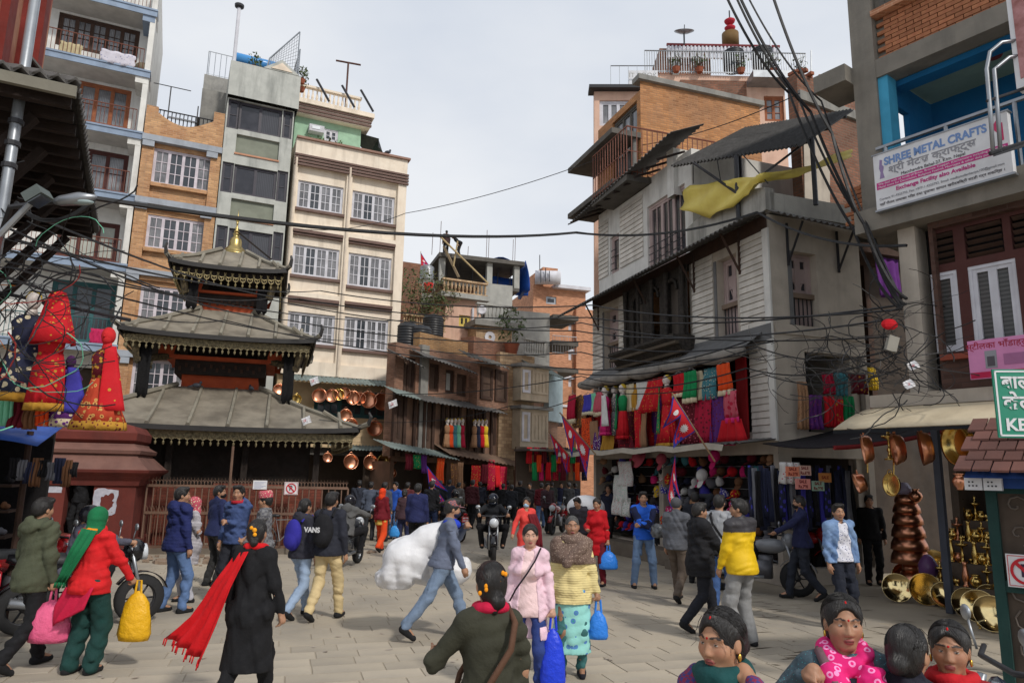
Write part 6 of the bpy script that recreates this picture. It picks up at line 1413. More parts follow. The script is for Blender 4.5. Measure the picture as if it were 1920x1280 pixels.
# brick rubble house between, canopy, yellow tarpaulin
T_,f,u0,u1,zt=hs('crumbling brick house with a barred wooden window beside the canopy',1495,1640,165,16.5,62,M_BRICKR,[(1486+14,262,1520,318,M_WOOD,M_TINT,1,3,1)],body=.3)
obj('plaster_patch',MB().prism([(0,zt-3.4),(.9,zt-3.4),(1.0,zt-2.2),(.6,zt-1.5),(.1,zt-1.6)],f.P,.003,.03),M_GPLAS,T_)
for i in range(26):obj('loose_brick',MB().bx(f.P(RN.uniform(0,u1),zt+.04+.05*RN.random(),RN.uniform(-.25,.05)),(.23,.11,.08),Matrix.Rotation(RN.uniform(0,3),3,'Z')),mk('loose_brick',srgb(150,92,68),rnd=.2),T_)
obj('concrete_beam',MB().fb(f,u0,u1,zt-.75,zt-.5,.003,.08),M_CEMENT,T_)
A_,B_,C_,D_=at(1258,312,16.2),at(1398,240,17.2),at(1600,205,15.0),at(1500,272,13.4)
t=thing('corrugated_canopy','big dark corrugated canopy on steel posts above the terrace','canopy',FB.P(-1,8,-1));obj('sheet',corrug(A_,D_,B_,C_,34,.035,.01),mk('black_tin',(.03,.028,.027),rough=.7),t)
for a,b in((A_.lerp(D_,.55),None),(A_.lerp(B_,.9),None),(D_.lerp(C_,.2),None)):obj('post',MB().tube([Vector((a.x,a.y,7.4)),a],.05,6),M_IRON,t)
for k,x in((1,1300),(2,1352),(3,1440)):obj('tie_rope',MB().tube([FB.P(*FB.uz(x,344,.1),.1),A_.lerp(D_,.2*k)],.012,4),M_IRON,t)
for k in(.15,.5,.85):obj('purlin',MB().tube([A_.lerp(B_,k)-Vector((0,0,.06)),D_.lerp(C_,k)-Vector((0,0,.06))],.035,5),M_IRON,t)
a=A_.lerp(D_,.55);obj('brace',MB().tube([Vector((a.x,a.y,8.0)),A_.lerp(D_,.2)],.03,4),M_IRON,t);obj('brace',MB().tube([Vector((a.x,a.y,8.0)),D_.lerp(C_,.3)],.03,4),M_IRON,t)
tp=[((1292,352),(1278,392),15.3),((1340,342),(1330,408),14.9),((1395,335),(1378,388),14.3),((1440,326),(1422,348),13.8),((1520,312),(1515,326),13.6),((1600,280),(1600,296),13.4)];gr=[]
def TPt(k,j):
 x,y=tp[k][j];f_,d_=(FB,.10+.06*j)if x<1450 else(FR,.10+.06*j);return f_.P(*f_.uz(x,y,d_),d_)
for i in range(26):
 s=i/25*5;k=min(4,int(s));q=s-k;A,B=[TPt(k,j).lerp(TPt(k+1,j),q)for j in(0,1)]
 gr.append([A.lerp(B,j/6)+FB.n*(.05+.05*math.sin(i*.9+j*1.1)+.02*math.sin(i*2.3+j))+Vector((0,0,.02*math.sin(i*1.4+j*.7)))for j in range(7)])
solo('yellow_tarpaulin',MB().grid(gr,.008),mk('yellow_tarp',srgb(212,192,92),c2=srgb(186,160,72),rough=.5,ns=1.5,bump=.4,bs=8),'creased yellow tarpaulin draped along the terrace under the dark canopy','tarpaulin',smooth=True)
# ------------------------------------------------------------------ metal craft shop building at the right
FS=Fac(at(1655,420,11.0),144);SB=thing('metal_craft_building','concrete and brick building with a blue balcony and a metal crafts signboard','building',FS.P(1.5,0,-2));UE=5.2
zc=lambda x,y,d=0.0:FS.uz(x,y,d)[1];uu=lambda x,y,d=0.0:FS.uz(x,y,d)[0]
M_CON2=mk('raw_concrete',srgb(132,126,116),c2=srgb(108,104,96),streak=.4,bump=.25,bs=14);M_BLUE=mk('blue_room_paint',srgb(26,108,160),c2=srgb(22,92,140),streak=.1);M_CYAN=mk('light_blue_pillar',srgb(70,160,196));M_CELL=mk('pale_green_ceiling',srgb(150,176,160))
zs0,zs1=zc(1645,442),zc(1645,400);zl0=zc(1640,150);zl1=zc(1640,118)
obj('column',MB().fb(FS,-.28,.1,zs1,zl1+4,-.35,.05),M_CON2,SB);obj('lintel_beam',MB().fb(FS,.1,UE,zl0,zl1+.02,-.3,.04),M_CON2,SB);obj('corner_ledge',MB().fb(FS,-.85,-.28,zl0+.05,zl1+.05,-.5,.3),M_CON2,SB)
obj('floor_slab',MB().fb(FS,-.3,UE,zs0,zs1,-4,.3),M_CON2,SB);obj('ceiling_slab',MB().fb(FS,.1,UE,zl1-.12,zl1,-2.2,-.31),M_CELL,SB)
obj('blue_back_wall',MB().fb(FS,.1,UE,zs1,zl1-.12,-2.0,-1.9),M_BLUE,SB);obj('blue_side_wall',wall_mb(FS.side(.11),.3,1.9,zs1,zl1-.13,[(.5,1.0,zs1+.3,zl0-.3)],.1,0),M_BLUE,SB);obj('blue_pillar',MB().fb(FS,.102,.26,zs1,zl0,-.28,.0),M_CYAN,SB)
obj('ceiling_beam',MB().fb(FS,.2,UE,zl0-.1,zl0-.002,-.6,-.32),M_BLUE,SB);obj('round_lamp_base',MB().lathe([(.12,0),(.14,.06)],FS.P(1.45,zl1-.19,-1.0),12),mk('dull_red_rail',()),SB)
obj('upper_body',MB().fb(FS,.1,UE,zl1+.02,zl1+4,-4,-.12),M_CON2,SB)
M_BR=mk('single_brick',srgb(178,122,84),c2=srgb(150,92,66),ns=6,na=.8,bump=.4,bs=20,rnd=.18);me=mkmesh('brick',*(lambda g:(g.v,g.f))(MB().fb(Fac((0,0),144),0,.225,0,.062,0,.05)));me.materials.append(M_BR);z=zl1+.04;k=0
fo=Fac((0,0),144);sg=1
while z<zl1+1.5:
 u=.12+(.12 if k%2 else 0)
 while u<3.2:
  if not(u<.95 and z>zc(1640,28)):
   o=bpy.data.objects.new('brick',me);COL.objects.link(o);o.parent=SB;o.location=FS.P(u,z,-.12+.008*RN.random())-WO[SB]
   if(FS.n-fo.n).length>.1:pass
  u+=.238
 z+=.075;k+=1
wq=(.2,.85,zc(1640,28)+.06,zl1+2.4);window(SB,FS,wq,-.06,1,1,2,M_CEMENTD,M_TINT,fr=.09);obj('window_sill',MB().fb(FS,.1,1.0,zc(1640,28)-.05,zc(1640,28)+.05,-.1,.08),M_BRICKT,SB)
p0,p1=FS.P(.05,zc(1652,277,.12),.12),FS.P(2.6,zc(1652,277,.12),.12);railing(SB,[p0,p1],.0,M_STEEL,0,.02,.035,name='handrail')
for u in(.2,1.1,2.0):obj('rail_post',MB().tube([FS.P(u,zs1,.12),FS.P(u,p0.z,.12)],.03,6),M_STEEL,SB)
# left side wall of raw brick, going back
SD=FS.side(-.27);obj('side_body',MB().fb(FS,-.26,UE,zs1,zl1,-4.1,-2.05),M_CON2,SB)
me2=me;z=zs1-.1
for i in range(8):
 for j in range(3):
  o=bpy.data.objects.new('brick',me2);COL.objects.link(o);o.parent=SB;o.location=FS.P(-.85+j*.2+(.1 if i%2 else 0),zs1+.1+i*.085,-.5+RN.uniform(-.03,.03))-WO[SB]
# lower storey
pz=zc(1715,740);obj('pier',MB().fb(FS,uu(1697,600),uu(1730,600),pz,zs0,-.35,.02),M_GPLAS,SB);wA,wB=rect(FS,1736,515,1800,655),rect(FS,1806,498,1914,642)
wA=(wA[0],wA[1],wA[2],wB[3]);wB=(wB[0],wB[1],wA[2]+.02,wB[3])
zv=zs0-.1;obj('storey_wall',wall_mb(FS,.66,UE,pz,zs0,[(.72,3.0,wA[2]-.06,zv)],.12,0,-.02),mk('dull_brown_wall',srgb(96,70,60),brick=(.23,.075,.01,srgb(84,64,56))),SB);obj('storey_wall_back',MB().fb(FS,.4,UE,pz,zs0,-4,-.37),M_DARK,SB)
obj('window_surround',wall_mb(FS,.72,3.0,wA[2]-.06,zv,[wA,wB]+[(wA[0]+.02,wA[1],wA[3]+.12,zv-.06),(wB[0],wB[0]+.5,wB[3]+.12,zv-.06),(wB[0]+.6,wB[1]+.2,wB[3]+.12,zv-.06)],.1,0,-.13),mk('maroon_frame',()),SB)
window(SB,FS,wA,-.16,1,1,1,M_WHITEW,mk('louvred_glass',(.05,.052,.05),rough=.15,stripe=(5,(.09,.09,.088),'Z'),bump=0),fr=.05);window(SB,FS,wB,-.16,2,1,1,M_WHITEW,mk('louvred_glass',()),fr=.05)
for a,b in((wA[0]+.03,wA[1]),(wB[0]+.02,wB[0]+.48),(wB[0]+.62,wB[1]+.18)):
 for i in range(5):z=wA[3]+.14+i*(zv-wA[3]-.26)/4;obj('louvre',MB().prism([(-.2,z),(-.14,z+.05),(-.13,z+.045),(-.19,z-.005)],lambda q,zz,u:FS.P(u,zz,q),a,b),M_WOOD,SB)
obj('window_sill',MB().fb(FS,.7,2.9,wA[2]-.14,wA[2]-.06,-.1,.06),mk('brick_sill',srgb(150,76,58)),SB)
zk=zc(1640,752,.3);obj('ledge',MB().fb(FS,-.25,UE,zk-.1,pz,-.3,.32),M_GPLAS,SB)
t=thing('cream_awning','cream sheet awning over the copper pot shop','awning',FS.P(.8,2.8,.8));a0,a1=FS.uz(1582,806,1.0),FS.uz(1880,790,1.0)
gr=[[FS.P(-.45+3.1*i/8+(.25-.25*j/5 if i==0 else 0),zk-.12-(zk-.12-a0[1])*(j/5)**1.5,.3+.75*j/5)for j in range(6)]for i in range(9)];obj('sheet',MB().grid(gr,.015),mk('cream_sheet',srgb(206,192,164),c2=srgb(184,168,140),rough=.6,streak=.2),t,True);obj('dark_valance',MB().grid([[r[5]-Vector((0,0,.005))+FS.n*.0,r[5]-Vector((0,0,.05))]for r in gr],.008),cloth((30,32,36)),t)
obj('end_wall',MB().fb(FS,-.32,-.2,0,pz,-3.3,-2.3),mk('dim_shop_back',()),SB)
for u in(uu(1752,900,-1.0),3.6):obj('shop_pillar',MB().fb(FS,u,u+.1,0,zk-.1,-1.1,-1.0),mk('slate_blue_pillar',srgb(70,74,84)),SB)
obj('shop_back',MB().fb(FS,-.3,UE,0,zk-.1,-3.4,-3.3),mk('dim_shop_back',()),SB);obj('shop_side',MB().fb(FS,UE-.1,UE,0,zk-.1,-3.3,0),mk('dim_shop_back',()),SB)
# dark lane between the two buildings
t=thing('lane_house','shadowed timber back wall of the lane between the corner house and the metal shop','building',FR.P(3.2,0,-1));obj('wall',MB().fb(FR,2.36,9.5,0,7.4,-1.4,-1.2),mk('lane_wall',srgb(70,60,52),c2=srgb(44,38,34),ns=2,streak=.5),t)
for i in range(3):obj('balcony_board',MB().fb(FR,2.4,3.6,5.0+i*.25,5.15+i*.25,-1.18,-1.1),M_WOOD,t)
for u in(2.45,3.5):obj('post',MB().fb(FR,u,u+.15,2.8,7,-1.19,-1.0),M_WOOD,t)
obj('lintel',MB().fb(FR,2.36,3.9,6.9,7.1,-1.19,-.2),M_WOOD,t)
# ------------------------------------------------------------------ signs on the metal shop
r=rect(FS,1640,292,1890,316,.42);zA_,zB_=zc(1640,293,.42),zc(1640,396,.42);ua,ub=uu(1640,340,.42),uu(1892,250,.42);D0=.42
s=thing('shop_signboard','white signboard reading SHREE METAL CRAFTS on the blue balcony','sign',FS.P((ua+ub)/2,zB_,D0));wd,hg=ub-ua,zA_-zB_
obj('board',MB().fb(FS,ua,ub,zB_,zA_,D0-.12,D0),M_SIGNW,s);obj('frame',MB().fb(FS,ua-.02,ub+.02,zB_-.03,zB_,D0-.13,D0+.012),M_STEEL,s);obj('frame',MB().fb(FS,ua-.02,ub+.02,zA_,zA_+.02,D0-.13,D0+.012),M_STEEL,s)
MG=mk('sign_magenta',srgb(196,64,136),bump=0);SBL=mk('sign_blue',srgb(120,150,200),bump=0);SGR=mk('sign_grey',srgb(150,150,156),bump=0);SDK=mk('sign_dark',srgb(90,86,92),bump=0)
zz=lambda t:zB_+hg*t
def fit(txt,u0_,u1_,t,size,m,bold=0):
 o=text(txt,FS,(u0_+u1_)/2,zz(t),D0+.004,size,m,s,bold=bold);v=[FS.u.dot(Vector(q.co))for q in o.data.vertices];k=(u1_-u0_)/max(1e-3,(max(v)-min(v)))
 mid=(max(v)+min(v))/2
 for q in o.data.vertices:p=Vector(q.co);q.co=p+FS.u*((p.dot(FS.u)-mid)*(k-1))
U=lambda t:ua+wd*t
fit('SHREE METAL CRAFTS',U(.09),U(.86),.83,.17,SBL,.006);fit('श्री मेटल क्राफ्ट्स',U(.12),U(.78),.66,.15,SGR,.003);fit('Macchendra Bahal-27, Ktm. Nepal',U(.22),U(.7),.53,.07,SDK)
obj('magenta_band',MB().fb(FS,U(.015),U(.985),zz(.36),zz(.485),D0+.001,D0+.004),MG,s)
fit('We deal with all kinds of Brass, Bronze, Copper, Kitchenware including Souvenirs',U(.03),U(.97),.45,.045,M_SIGNW);fit('Metal items for Decoration, Religious Festival, Marriages & other daily purposes etc.',U(.03),U(.97),.395,.045,M_SIGNW)
fit('Exchange Facility also Available',U(.17),U(.76),.29,.085,MG,.002);fit('Contact: 01-4222793, Fax: +977-1-4222793, Email: madhusudanbaniya100@gmail.com',U(.03),U(.95),.175,.05,SGR);fit('यहाँ पीतल तामाका भाँडा तथा पुजाका सामान खरीदबिक्री सटही गर्न सकिन्छ ।',U(.03),U(.95),.08,.055,SDK)
obj('statue_print',MB().prism([(U(.045),zz(.55)),(U(.085),zz(.55)),(U(.075),zz(.66)),(U(.085),zz(.75)),(U(.07),zz(.8)),(U(.075),zz(.88)),(U(.055),zz(.9)),(U(.05),zz(.82)),(U(.045),zz(.74)),(U(.055),zz(.66))],FS.P,D0+.001,D0+.004),mk('statue_violet',srgb(150,130,170),bump=0),s)
RA=mk('arrow_red',srgb(200,70,110),bump=0);obj('arrow',MB().prism([(U(.89),zz(.8)),(U(.925),zz(.9)),(U(.925),zz(.84)),(U(.965),zz(.84)),(U(.965),zz(.55)),(U(.945),zz(.55)),(U(.945),zz(.77)),(U(.925),zz(.77)),(U(.925),zz(.7))],FS.P,D0+.001,D0+.004),RA,s)
DP=.5;a0,a1,b1=uu(1815,660,DP),uu(1925,650,DP)+.25,zc(1815,712,DP);b2=zc(1815,640,DP);s=thing('pink_signboard','pink signboard with a cabinet picture above the green street sign','sign',FS.P(a0,b1,DP));zz=lambda t:b1+(b2-b1)*t
obj('board',MB().fb(FS,a0,a1,b1,b2,DP-.03,DP),mk('pink_board',srgb(214,140,184),bump=0),s);obj('red_strip',MB().fb(FS,a0+.01,a1,b1+.01,zz(.17),DP,DP+.004),mk('sign_crimson',srgb(190,40,80),bump=0),s)
text('स्टीलका भाँडाहरु',FS,a0+.33,zz(.83),DP+.003,.115,mk('sign_letters_red',srgb(170,40,60),bump=0),s);text('काठमाडौँ',FS,a0+.5,zz(.085),DP+.006,.06,M_SIGNW,s)
obj('cabinet_print',MB().fb(FS,a0+.2,a0+.34,zz(.25),zz(.7),DP+.001,DP+.004),SGR,s);obj('cabinet_print',MB().fb(FS,a0+.225,a0+.315,zz(.3),zz(.55),DP+.004,DP+.006),SDK,s);obj('pots_print',MB().fb(FS,a0+.42,a0+.66,zz(.3),zz(.58),DP+.001,DP+.004),mk('print_mauve',srgb(170,110,150),bump=0),s)
# green street-name sign, nearer
FG=Fac(at(1868,750,6.0),98);r=(FG.uz(1866,750)[0],FG.uz(1866,750)[0]+.62,FG.uz(1868,820)[1],FG.uz(1868,692)[1]);s=thing('street_name_sign','green street name sign with white lettering at the right edge','sign',FG.P(r[0],r[2]))
GRN=mk('sign_green',srgb(32,130,104),c2=srgb(70,140,116),bump=.1,rough=.5);obj('board',MB().fb(FG,*r,-.02,0),GRN,s);e=.012
for a in((r[0]+e,r[1]-e,r[2]+e,r[2]+e+.014),(r[0]+e,r[1]-e,r[3]-e-.014,r[3]-e),(r[0]+e,r[0]+e+.014,r[2]+e,r[3]-e)):obj('border',MB().fb(FG,*a,0,.004),M_SIGNW,s)
for tx,t,z_ in(('बाल',.8,.15),('केल',.5,.16),('KEL',.18,.14)):text(tx,FG,r[0]+.06,r[2]+(r[3]-r[2])*t,.004,z_,M_SIGNW,s,align='LEFT',bold=.004)
obj('post',MB().tube([FG.P(r[0]+.5,0,-.05),FG.P(r[0]+.5,r[3],-.05)],.03,6),M_STEEL,s)
# ticket booth
FK=Fac(at(1876,1150,7.0),136);KB=thing('booth','green framed booth with a tiled roof and scrolled grille at the right edge','kiosk',FK.P(.3,0,-.4));GF=mk('booth_green',srgb(34,66,62),c2=srgb(26,50,48));zt=FK.uz(1872,915)[1]
for u in(-.03,1.1):obj('post',MB().fb(FK,u,u+.09,0,zt,-.09,0),GF,KB);obj('post',MB().fb(FK,u,u+.09,0,zt,-1.2,-1.1),GF,KB)
zg0,zg1=.55,FK.uz(1890,925)[1];obj('rail',MB().fb(FK,.06,1.1,zg1,zt,-.08,-.01),GF,KB);obj('rail',MB().fb(FK,.06,1.1,FK.uz(1890,1110)[1],FK.uz(1890,1088)[1],-.08,-.01),GF,KB)
obj('panel',MB().fb(FK,.06,1.1,0,zg1,-.075,-.05),mk('booth_panel',srgb(84,72,62),c2=srgb(60,52,46)),KB)
for i in range(3):
 for j in range(7):
  c=FK.P(.2+.28*i,.2+.26*j,-.035);sp=[c+FK.u*(.11*(1-t/9)*math.cos(t*.8+i+j))+Vector((0,0,.11*(1-t/9)*math.sin(t*.8+i+j)))for t in range(9)];obj('scroll',MB().tube(sp,.009,4),mk('grille_grey',srgb(110,100,92)),KB)
obj('blue_eave',MB().fb(FK,-.1,1.3,zt,zt+.16,-1.3,.15),mk('booth_blue',srgb(40,70,130)),KB)
e0=FK.P(-.52,FK.uz(1790,882)[1],.3)
for k in range(5):
 a=zt+.14+.1*k;d=.42-.15*k
 for i in range(11):
  u=-.1+.15*i+(.07 if k%2 else 0);z_=a+.012*RN.random();obj('roof_tile',MB().prism([(d,z_),(d,z_+.02),(d-.24,z_+.15),(d-.24,z_+.13)],lambda q_,zz_,b_:FK.P(b_,zz_,q_),u-.068,u+.068),mk('roof_tile_red',srgb(108,72,64),c2=srgb(80,56,52),rnd=.2),KB)
obj('roof_board',MB().prism([(.38,zt+.09),(-.4,zt+.62),(-1.3,zt+.1)],lambda a,z,q:FK.P(q,z,a),-.1,1.4),mk('booth_blue',()),KB)
for i in range(2):
 t=thing('socket_box',('left','right')[i]+' white socket box under the booth eave','socket',FK.P(-.1+.16*i,zt-.12,.0));obj('box',MB().fb(FK,-.14+.155*i,.005+.155*i,zt-.02,zt+.1,.16,.22),M_SIGNW,t)
 for k in range(5):obj('hole',MB().lathe([(.009,0),(.009,.003)],FK.P(-.1+.155*i+.03*(k%3),zt+.02+.035*(k//3),.22),6,Matrix((FK.u,Vector((0,0,1)),FK.n)).transposed()),M_IRON,t)
r=rect(FK,1884,1037,1920,1102,.05);no_parking(FK,(r[0],r[0]+(r[3]-r[2])*1.0,r[2],r[3]),.03,'large no parking sign on the green booth','P')
# pipe ladder and rusty box sign, top right
s=thing('steel_pipe_frame','bent galvanised pipe frame with a mesh step in front of the balcony','pipe frame',at(1860,280,8.6));q=lambda x,y:at(x,y,8.6)
for dx in(0,14):obj('pipe',MB().tube([q(1862+dx,285),q(1856+dx,200),q(1850+dx,130),q(1856+dx,98+dx*2),q(1878+dx,80+dx*2),q(1935,72+dx*2)],.026,8),M_STEEL,s,True)
obj('crossbar',MB().tube([q(1850,190),q(1940,160)],.02,6),M_IRON,s);obj('crossbar',MB().tube([q(1856,288),q(1940,262)],.03,6),M_IRON,s);a,b=at(1862,290,8.6),at(1950,262,8.6);obj('mesh_step',MB().add([a,b,b+Vector((.3,-.5,0)),a+Vector((.3,-.5,0)),a-Z3*.03,b-Z3*.03,b+Vector((.3,-.5,-.03)),a+Vector((.3,-.5,-.03))],[(0,1,2,3),(7,6,5,4),(0,4,5,1),(2,6,7,3),(0,3,7,4)]),mk('wire_mesh_grey',srgb(90,90,92)),s)
r=rect(FS,1884,-20,1960,148,.9);s=thing('box_sign','rust-stained white box sign at the top right corner','sign',FS.P(r[0],r[2],.9));obj('case',MB().fb(FS,r[0],r[0]+.8,r[2],r[3],.7,.9),M_SIGNW,s);obj('face',MB().fb(FS,r[0]+.06,r[0]+.75,r[2]+.12,r[3],.9,.91),mk('rusty_pink',srgb(190,140,140),c2=srgb(130,80,72),ns=4,na=.9),s)
# ------------------------------------------------------------------ hanging clothes
HEX=dict(red=(200,24,36),crimson=(176,22,58),pink=(222,40,120),rose=(196,88,104),orange=(232,82,30),green=(24,138,80),teal=(70,130,140),blue=(70,66,170),navy=(40,44,68),purple=(96,42,120),cream=(216,202,170),white=(222,220,216),maroon=(104,20,36),brown=(120,82,56),yellow=(226,190,50),mint=(130,206,170),black=(24,22,26),grey=(110,110,116),tan=(164,124,92),gold=(190,140,50))
CL=lambda c,**k:cloth(HEX[c],('cloth_'+c+'_'.join(map(str,k)))if k else None,**k)
SPOT=lambda c,d,sz=14,th=.3:mk('spotted_%s_%s_%d'%(c,d,sz),srgb(*HEX[c]),rough=.85,bump=.2,bs=50,spots=(sz,srgb(*HEX[d]),th))
def hang(fac,x0,y0,x1,y1,d,m,label,group=None,flare=1.0,nm='garment',hem=None,skew=0,n=14,cat='garment'):
 a=rect(fac,x0,y0,x1,y1,d);uc_,hw=(a[0]+a[1])/2,(a[1]-a[0])/2;seed=x0*.37;gr=[]
 for i in range(n+1):
  t=2*i/n-1;row=[]
  for j in range(8):
   v=j/7;w_=hw*(1+(flare-1)*v);row.append(fac.P(uc_+t*w_+skew*hw*v,a[3]+(a[2]-a[3])*v-.02*abs(math.sin(4*t+seed))*(j==7),d+(.015+.04*v)*math.sin(t*9+seed)+.02*math.sin(v*5+seed)))
  gr.append(row)
 if not hem and nm=='garment':return solo(nm,MB().grid(gr,.012),m,label,cat,group,True)
 t=thing(nm,label,cat,fac.P(uc_,a[2],d),group);obj('cloth',MB().grid([r[:7]for r in gr]if hem else gr,.012),m,t,True)
 if hem:obj('border',MB().grid([r[6:]for r in gr],.014),hem,t,True)
 obj('hanger',MB().tube([fac.P(uc_-hw*.9,a[3]+.005,d),fac.P(uc_,a[3]+.06,d),fac.P(uc_+hw*.9,a[3]+.005,d)],.008,4).tube([fac.P(uc_,a[3]+.05,d),fac.P(uc_,a[3]+.16,d)],.006,4),M_STEEL,t)
 return t
MSK=mk('mannequin_white',srgb(222,212,204),rough=.4,bump=0);MHR=mk('mannequin_yellow_hair',srgb(222,186,60),bump=.2)
def mannequin(fac,x,y0,y1,d,mats,label,w_=.17,flare=1.3,face=None,hair=None,shawl=None,turn=0,group=None,skm=None,shx=0):
 """head top at y0, hem at y1; dress swept round the body with folds; mats = (bodice, skirt, hem)"""
 u,zt_=fac.uz(x,y0,d);zb_=fac.uz(x,y1,d)[1];H_=zt_-zb_;hs_=min(.23,H_*.17);t=thing('mannequin',label,'mannequin',fac.P(u,zb_,d),group)
 M_=Matrix((fac.u,-fac.n,Vector((0,0,1)))).transposed()@Matrix.Rotation(turn,3,'Z');c=fac.P(u,0,d);q=lambda z:c+Vector((0,0,z));zs_=zt_-hs_*1.35
 hd=MB().ell(q(zt_-hs_*.55),(hs_*.36,hs_*.44,hs_*.5),14,10,M_).ell(q(zt_-hs_*.75)+M_@Vector((0,-hs_*.12,0)),(hs_*.28,hs_*.32,hs_*.33),12,8,M_).tube([q(zt_-hs_*.6)+M_@Vector((0,-hs_*.40,0)),q(zt_-hs_*.68)+M_@Vector((0,-hs_*.52,0))],hs_*.06,5);hd.tube([q(zt_-hs_*.8),q(zs_-.03)],hs_*.2,10,hs_*.32)
 obj('head',hd,skm or MSK,t,True)
 if not skm:obj('painted_hair',MB().ell(q(zt_-hs_*.42)+M_@Vector((0,hs_*.08,0)),(hs_*.38,hs_*.42,hs_*.42),14,8,M_),hair or MHR,t,True)
 def sweep(nm,prof,m,fold,sy=.62):
  g=MB();n=30;rows=[]
  for r_,z_ in prof:rows.append([q(z_)+M_@Vector((r_*math.cos(2*math.pi*k/n)*(1+fold*(zs_-z_)*math.sin(k*2.4)),r_*sy*math.sin(2*math.pi*k/n)*(1+fold*(zs_-z_)*math.sin(k*2.4)),0))for k in range(n+1)])
  obj(nm,g.grid(rows,.006),m,t,True)
 L_=zs_-zb_;wz=zs_-min(.42,L_*.38)
 sweep('bodice',[(.05,zs_+.02),(w_*.72,zs_-.02),(w_,zs_-.09),(w_*.9,zs_-.22*L_),(w_*.78,wz)],mats[0],.0);sweep('skirt',[(w_*.8,wz+.01),(w_*1.0,wz-(wz-zb_)*.25),(w_*(1+flare)/2,wz-(wz-zb_)*.6),(w_*flare,zb_+.08)],mats[1],.19)
 if len(mats)>2:sweep('hem',[(w_*flare*.995,zb_+.09),(w_*flare*1.03,zb_)],mats[2],.19)
 if shawl:
  m,sg=shawl;gr=[[q(zs_+.03-.05*i-.0*j)+M_@Vector((sg*(w_*(.35+.16*j)+.02*i*(j>1)),-w_*.6+.03*j-.05,-.0-(L_*.8)*i/9+.05*i))for j in range(4)]for i in range(10)];obj('shawl',MB().grid(gr,.012),m,t,True)
 return t
d=.55;G1='clothes hung over the hat shop'
for a in[(1066,742,1080,792,'crimson','narrow crimson cloth, leftmost in the row over the hat shop'),(1095,741,1110,776,'blue','blue cloth with pale border near the left of the row'),(1110,738,1117,776,'mint','narrow mint green cloth beside the blue cloth'),(1116,736,1130,778,'rose','dusty rose cloth beside the pink mannequin'),(1263,703,1283,742,'red','plain red cloth left of the green cloth'),(1283,698,1306,753,'green','bright green petticoat cloth with cream border'),(1344,685,1371,738,'orange','bright orange cloth at the right of the hanging row')]:
 hang(FB,*a[:4],d,CL(a[4]),a[5],G1,1.08,'hung_cloth',CL('cream'))
for a in[(1076,745,1095,800,SPOT('brown','gold'),'brown patterned cloth at the left of the row'),(1173,722,1190,768,CL('cream'),'cream saree with yellow edge right of the red mannequin'),(1186,721,1197,768,CL('gold'),'mustard strip between two cream sarees'),(1194,718,1215,764,SPOT('white','mint',20,.2),'white printed saree right of the mustard strip'),(1320,692,1346,746,SPOT('teal','cream',22,.25),'teal and cream patterned cloth beside the orange cloth'),(1298,698,1318,748,CL('cream'),'cream pleated cloth fanned beside the green one'),(1280,750,1310,830,SPOT('maroon','rose',18),'maroon lace saree behind the flag pole'),(1305,742,1338,828,SPOT('crimson','maroon',12),'crimson lace saree with dark pattern below the teal cloth'),(1334,744,1362,832,SPOT('purple','maroon',16),'purple saree with dark pattern left of the pink dress'),(1090,785,1110,846,SPOT('orange','maroon',20),'orange striped hangings at the lower left of the row'),(1106,790,1122,846,CL('tan'),'tan tasselled hangings beside the orange stripes'),(1116,800,1128,846,SPOT('purple','white',20),'narrow purple and white print hanging low'),(1130,816,1150,846,CL('gold'),'gold silk cloth hanging under the pink mannequin'),(1158,820,1186,846,SPOT('maroon','red',14),'dark red cloth under the red mannequin'),(1190,765,1204,842,SPOT('red','gold',16,.2),'red and gold saree hanging straight beside the tan one'),(1202,770,1214,838,CL('tan'),'tan embroidered strip left of the large mannequin'),(1255,745,1283,830,CL('maroon'),'plain dark maroon drape behind the large mannequin')]:
 hang(FB,*a[:4],d-.12,a[4],a[5],G1,1.12)
for i,(c,x)in enumerate((('maroon',1086),('red',1112),('crimson',1140),('maroon',1170),('red',1196),('purple',1222),('crimson',1252),('maroon',1284),('red',1314),('pink',1346))):hang(FB,x,752-i*2,x+30,842-i,.16,SPOT(c,'gold',15,.2),'%s gold-flecked saree, %s in the back row of the hanging display'%(c,'first second third fourth fifth sixth seventh eighth ninth tenth'.split()[i]),G1,1.05)
hang(FB,1216,712,1246,768,d+.05,SPOT('red','gold',16,.22),'red gold-dotted saree draped slanting left of the large mannequin',G1,1.2,skew=-1.0)
mannequin(FB,1135,723,816,d,(SPOT('pink','rose',18),CL('pink'),SPOT('pink','rose',18)),'mannequin in a bright pink kurta with white neckline',.17,1.2,shawl=(CL('white'),1));mannequin(FB,1153,722,822,d-.2,(SPOT('grey','cream',20),SPOT('grey','cream',20)),'mannequin in a grey printed dress between pink and red ones',.15,1.1)
mannequin(FB,1167,719,823,d,(CL('green'),CL('red'),CL('red')),'mannequin in a red dress with a green shawl',.17,1.25,shawl=(CL('green'),-1));mannequin(FB,1250,702,838,d+.05,(SPOT('red','gold',16,.22),SPOT('red','gold',16,.22),CL('gold')),'largest mannequin in a red gold-dotted saree with a green border',.2,1.5,shawl=(SPOT('green','gold',22,.3),-1))
PG=[CL('crimson'),SPOT('rose','crimson',10,.4),CL('pink'),CL('orange')];t=hang(FB,1358,735,1384,790,d,PG[1],'pink and red ombre dress beside the red shutter',G1,1.3,'hung_dress',CL('pink'));a=rect(FB,1354,788,1392,826,d);obj('lower_flounce',MB().grid([[FB.P(a[0]+(a[1]-a[0])*i/12+(i-6)*.008*j,a[3]+(a[2]-a[3])*j/4,d+.04*math.sin(i*1.6))for j in range(5)]for i in range(13)],.01),CL('red'),t,True)
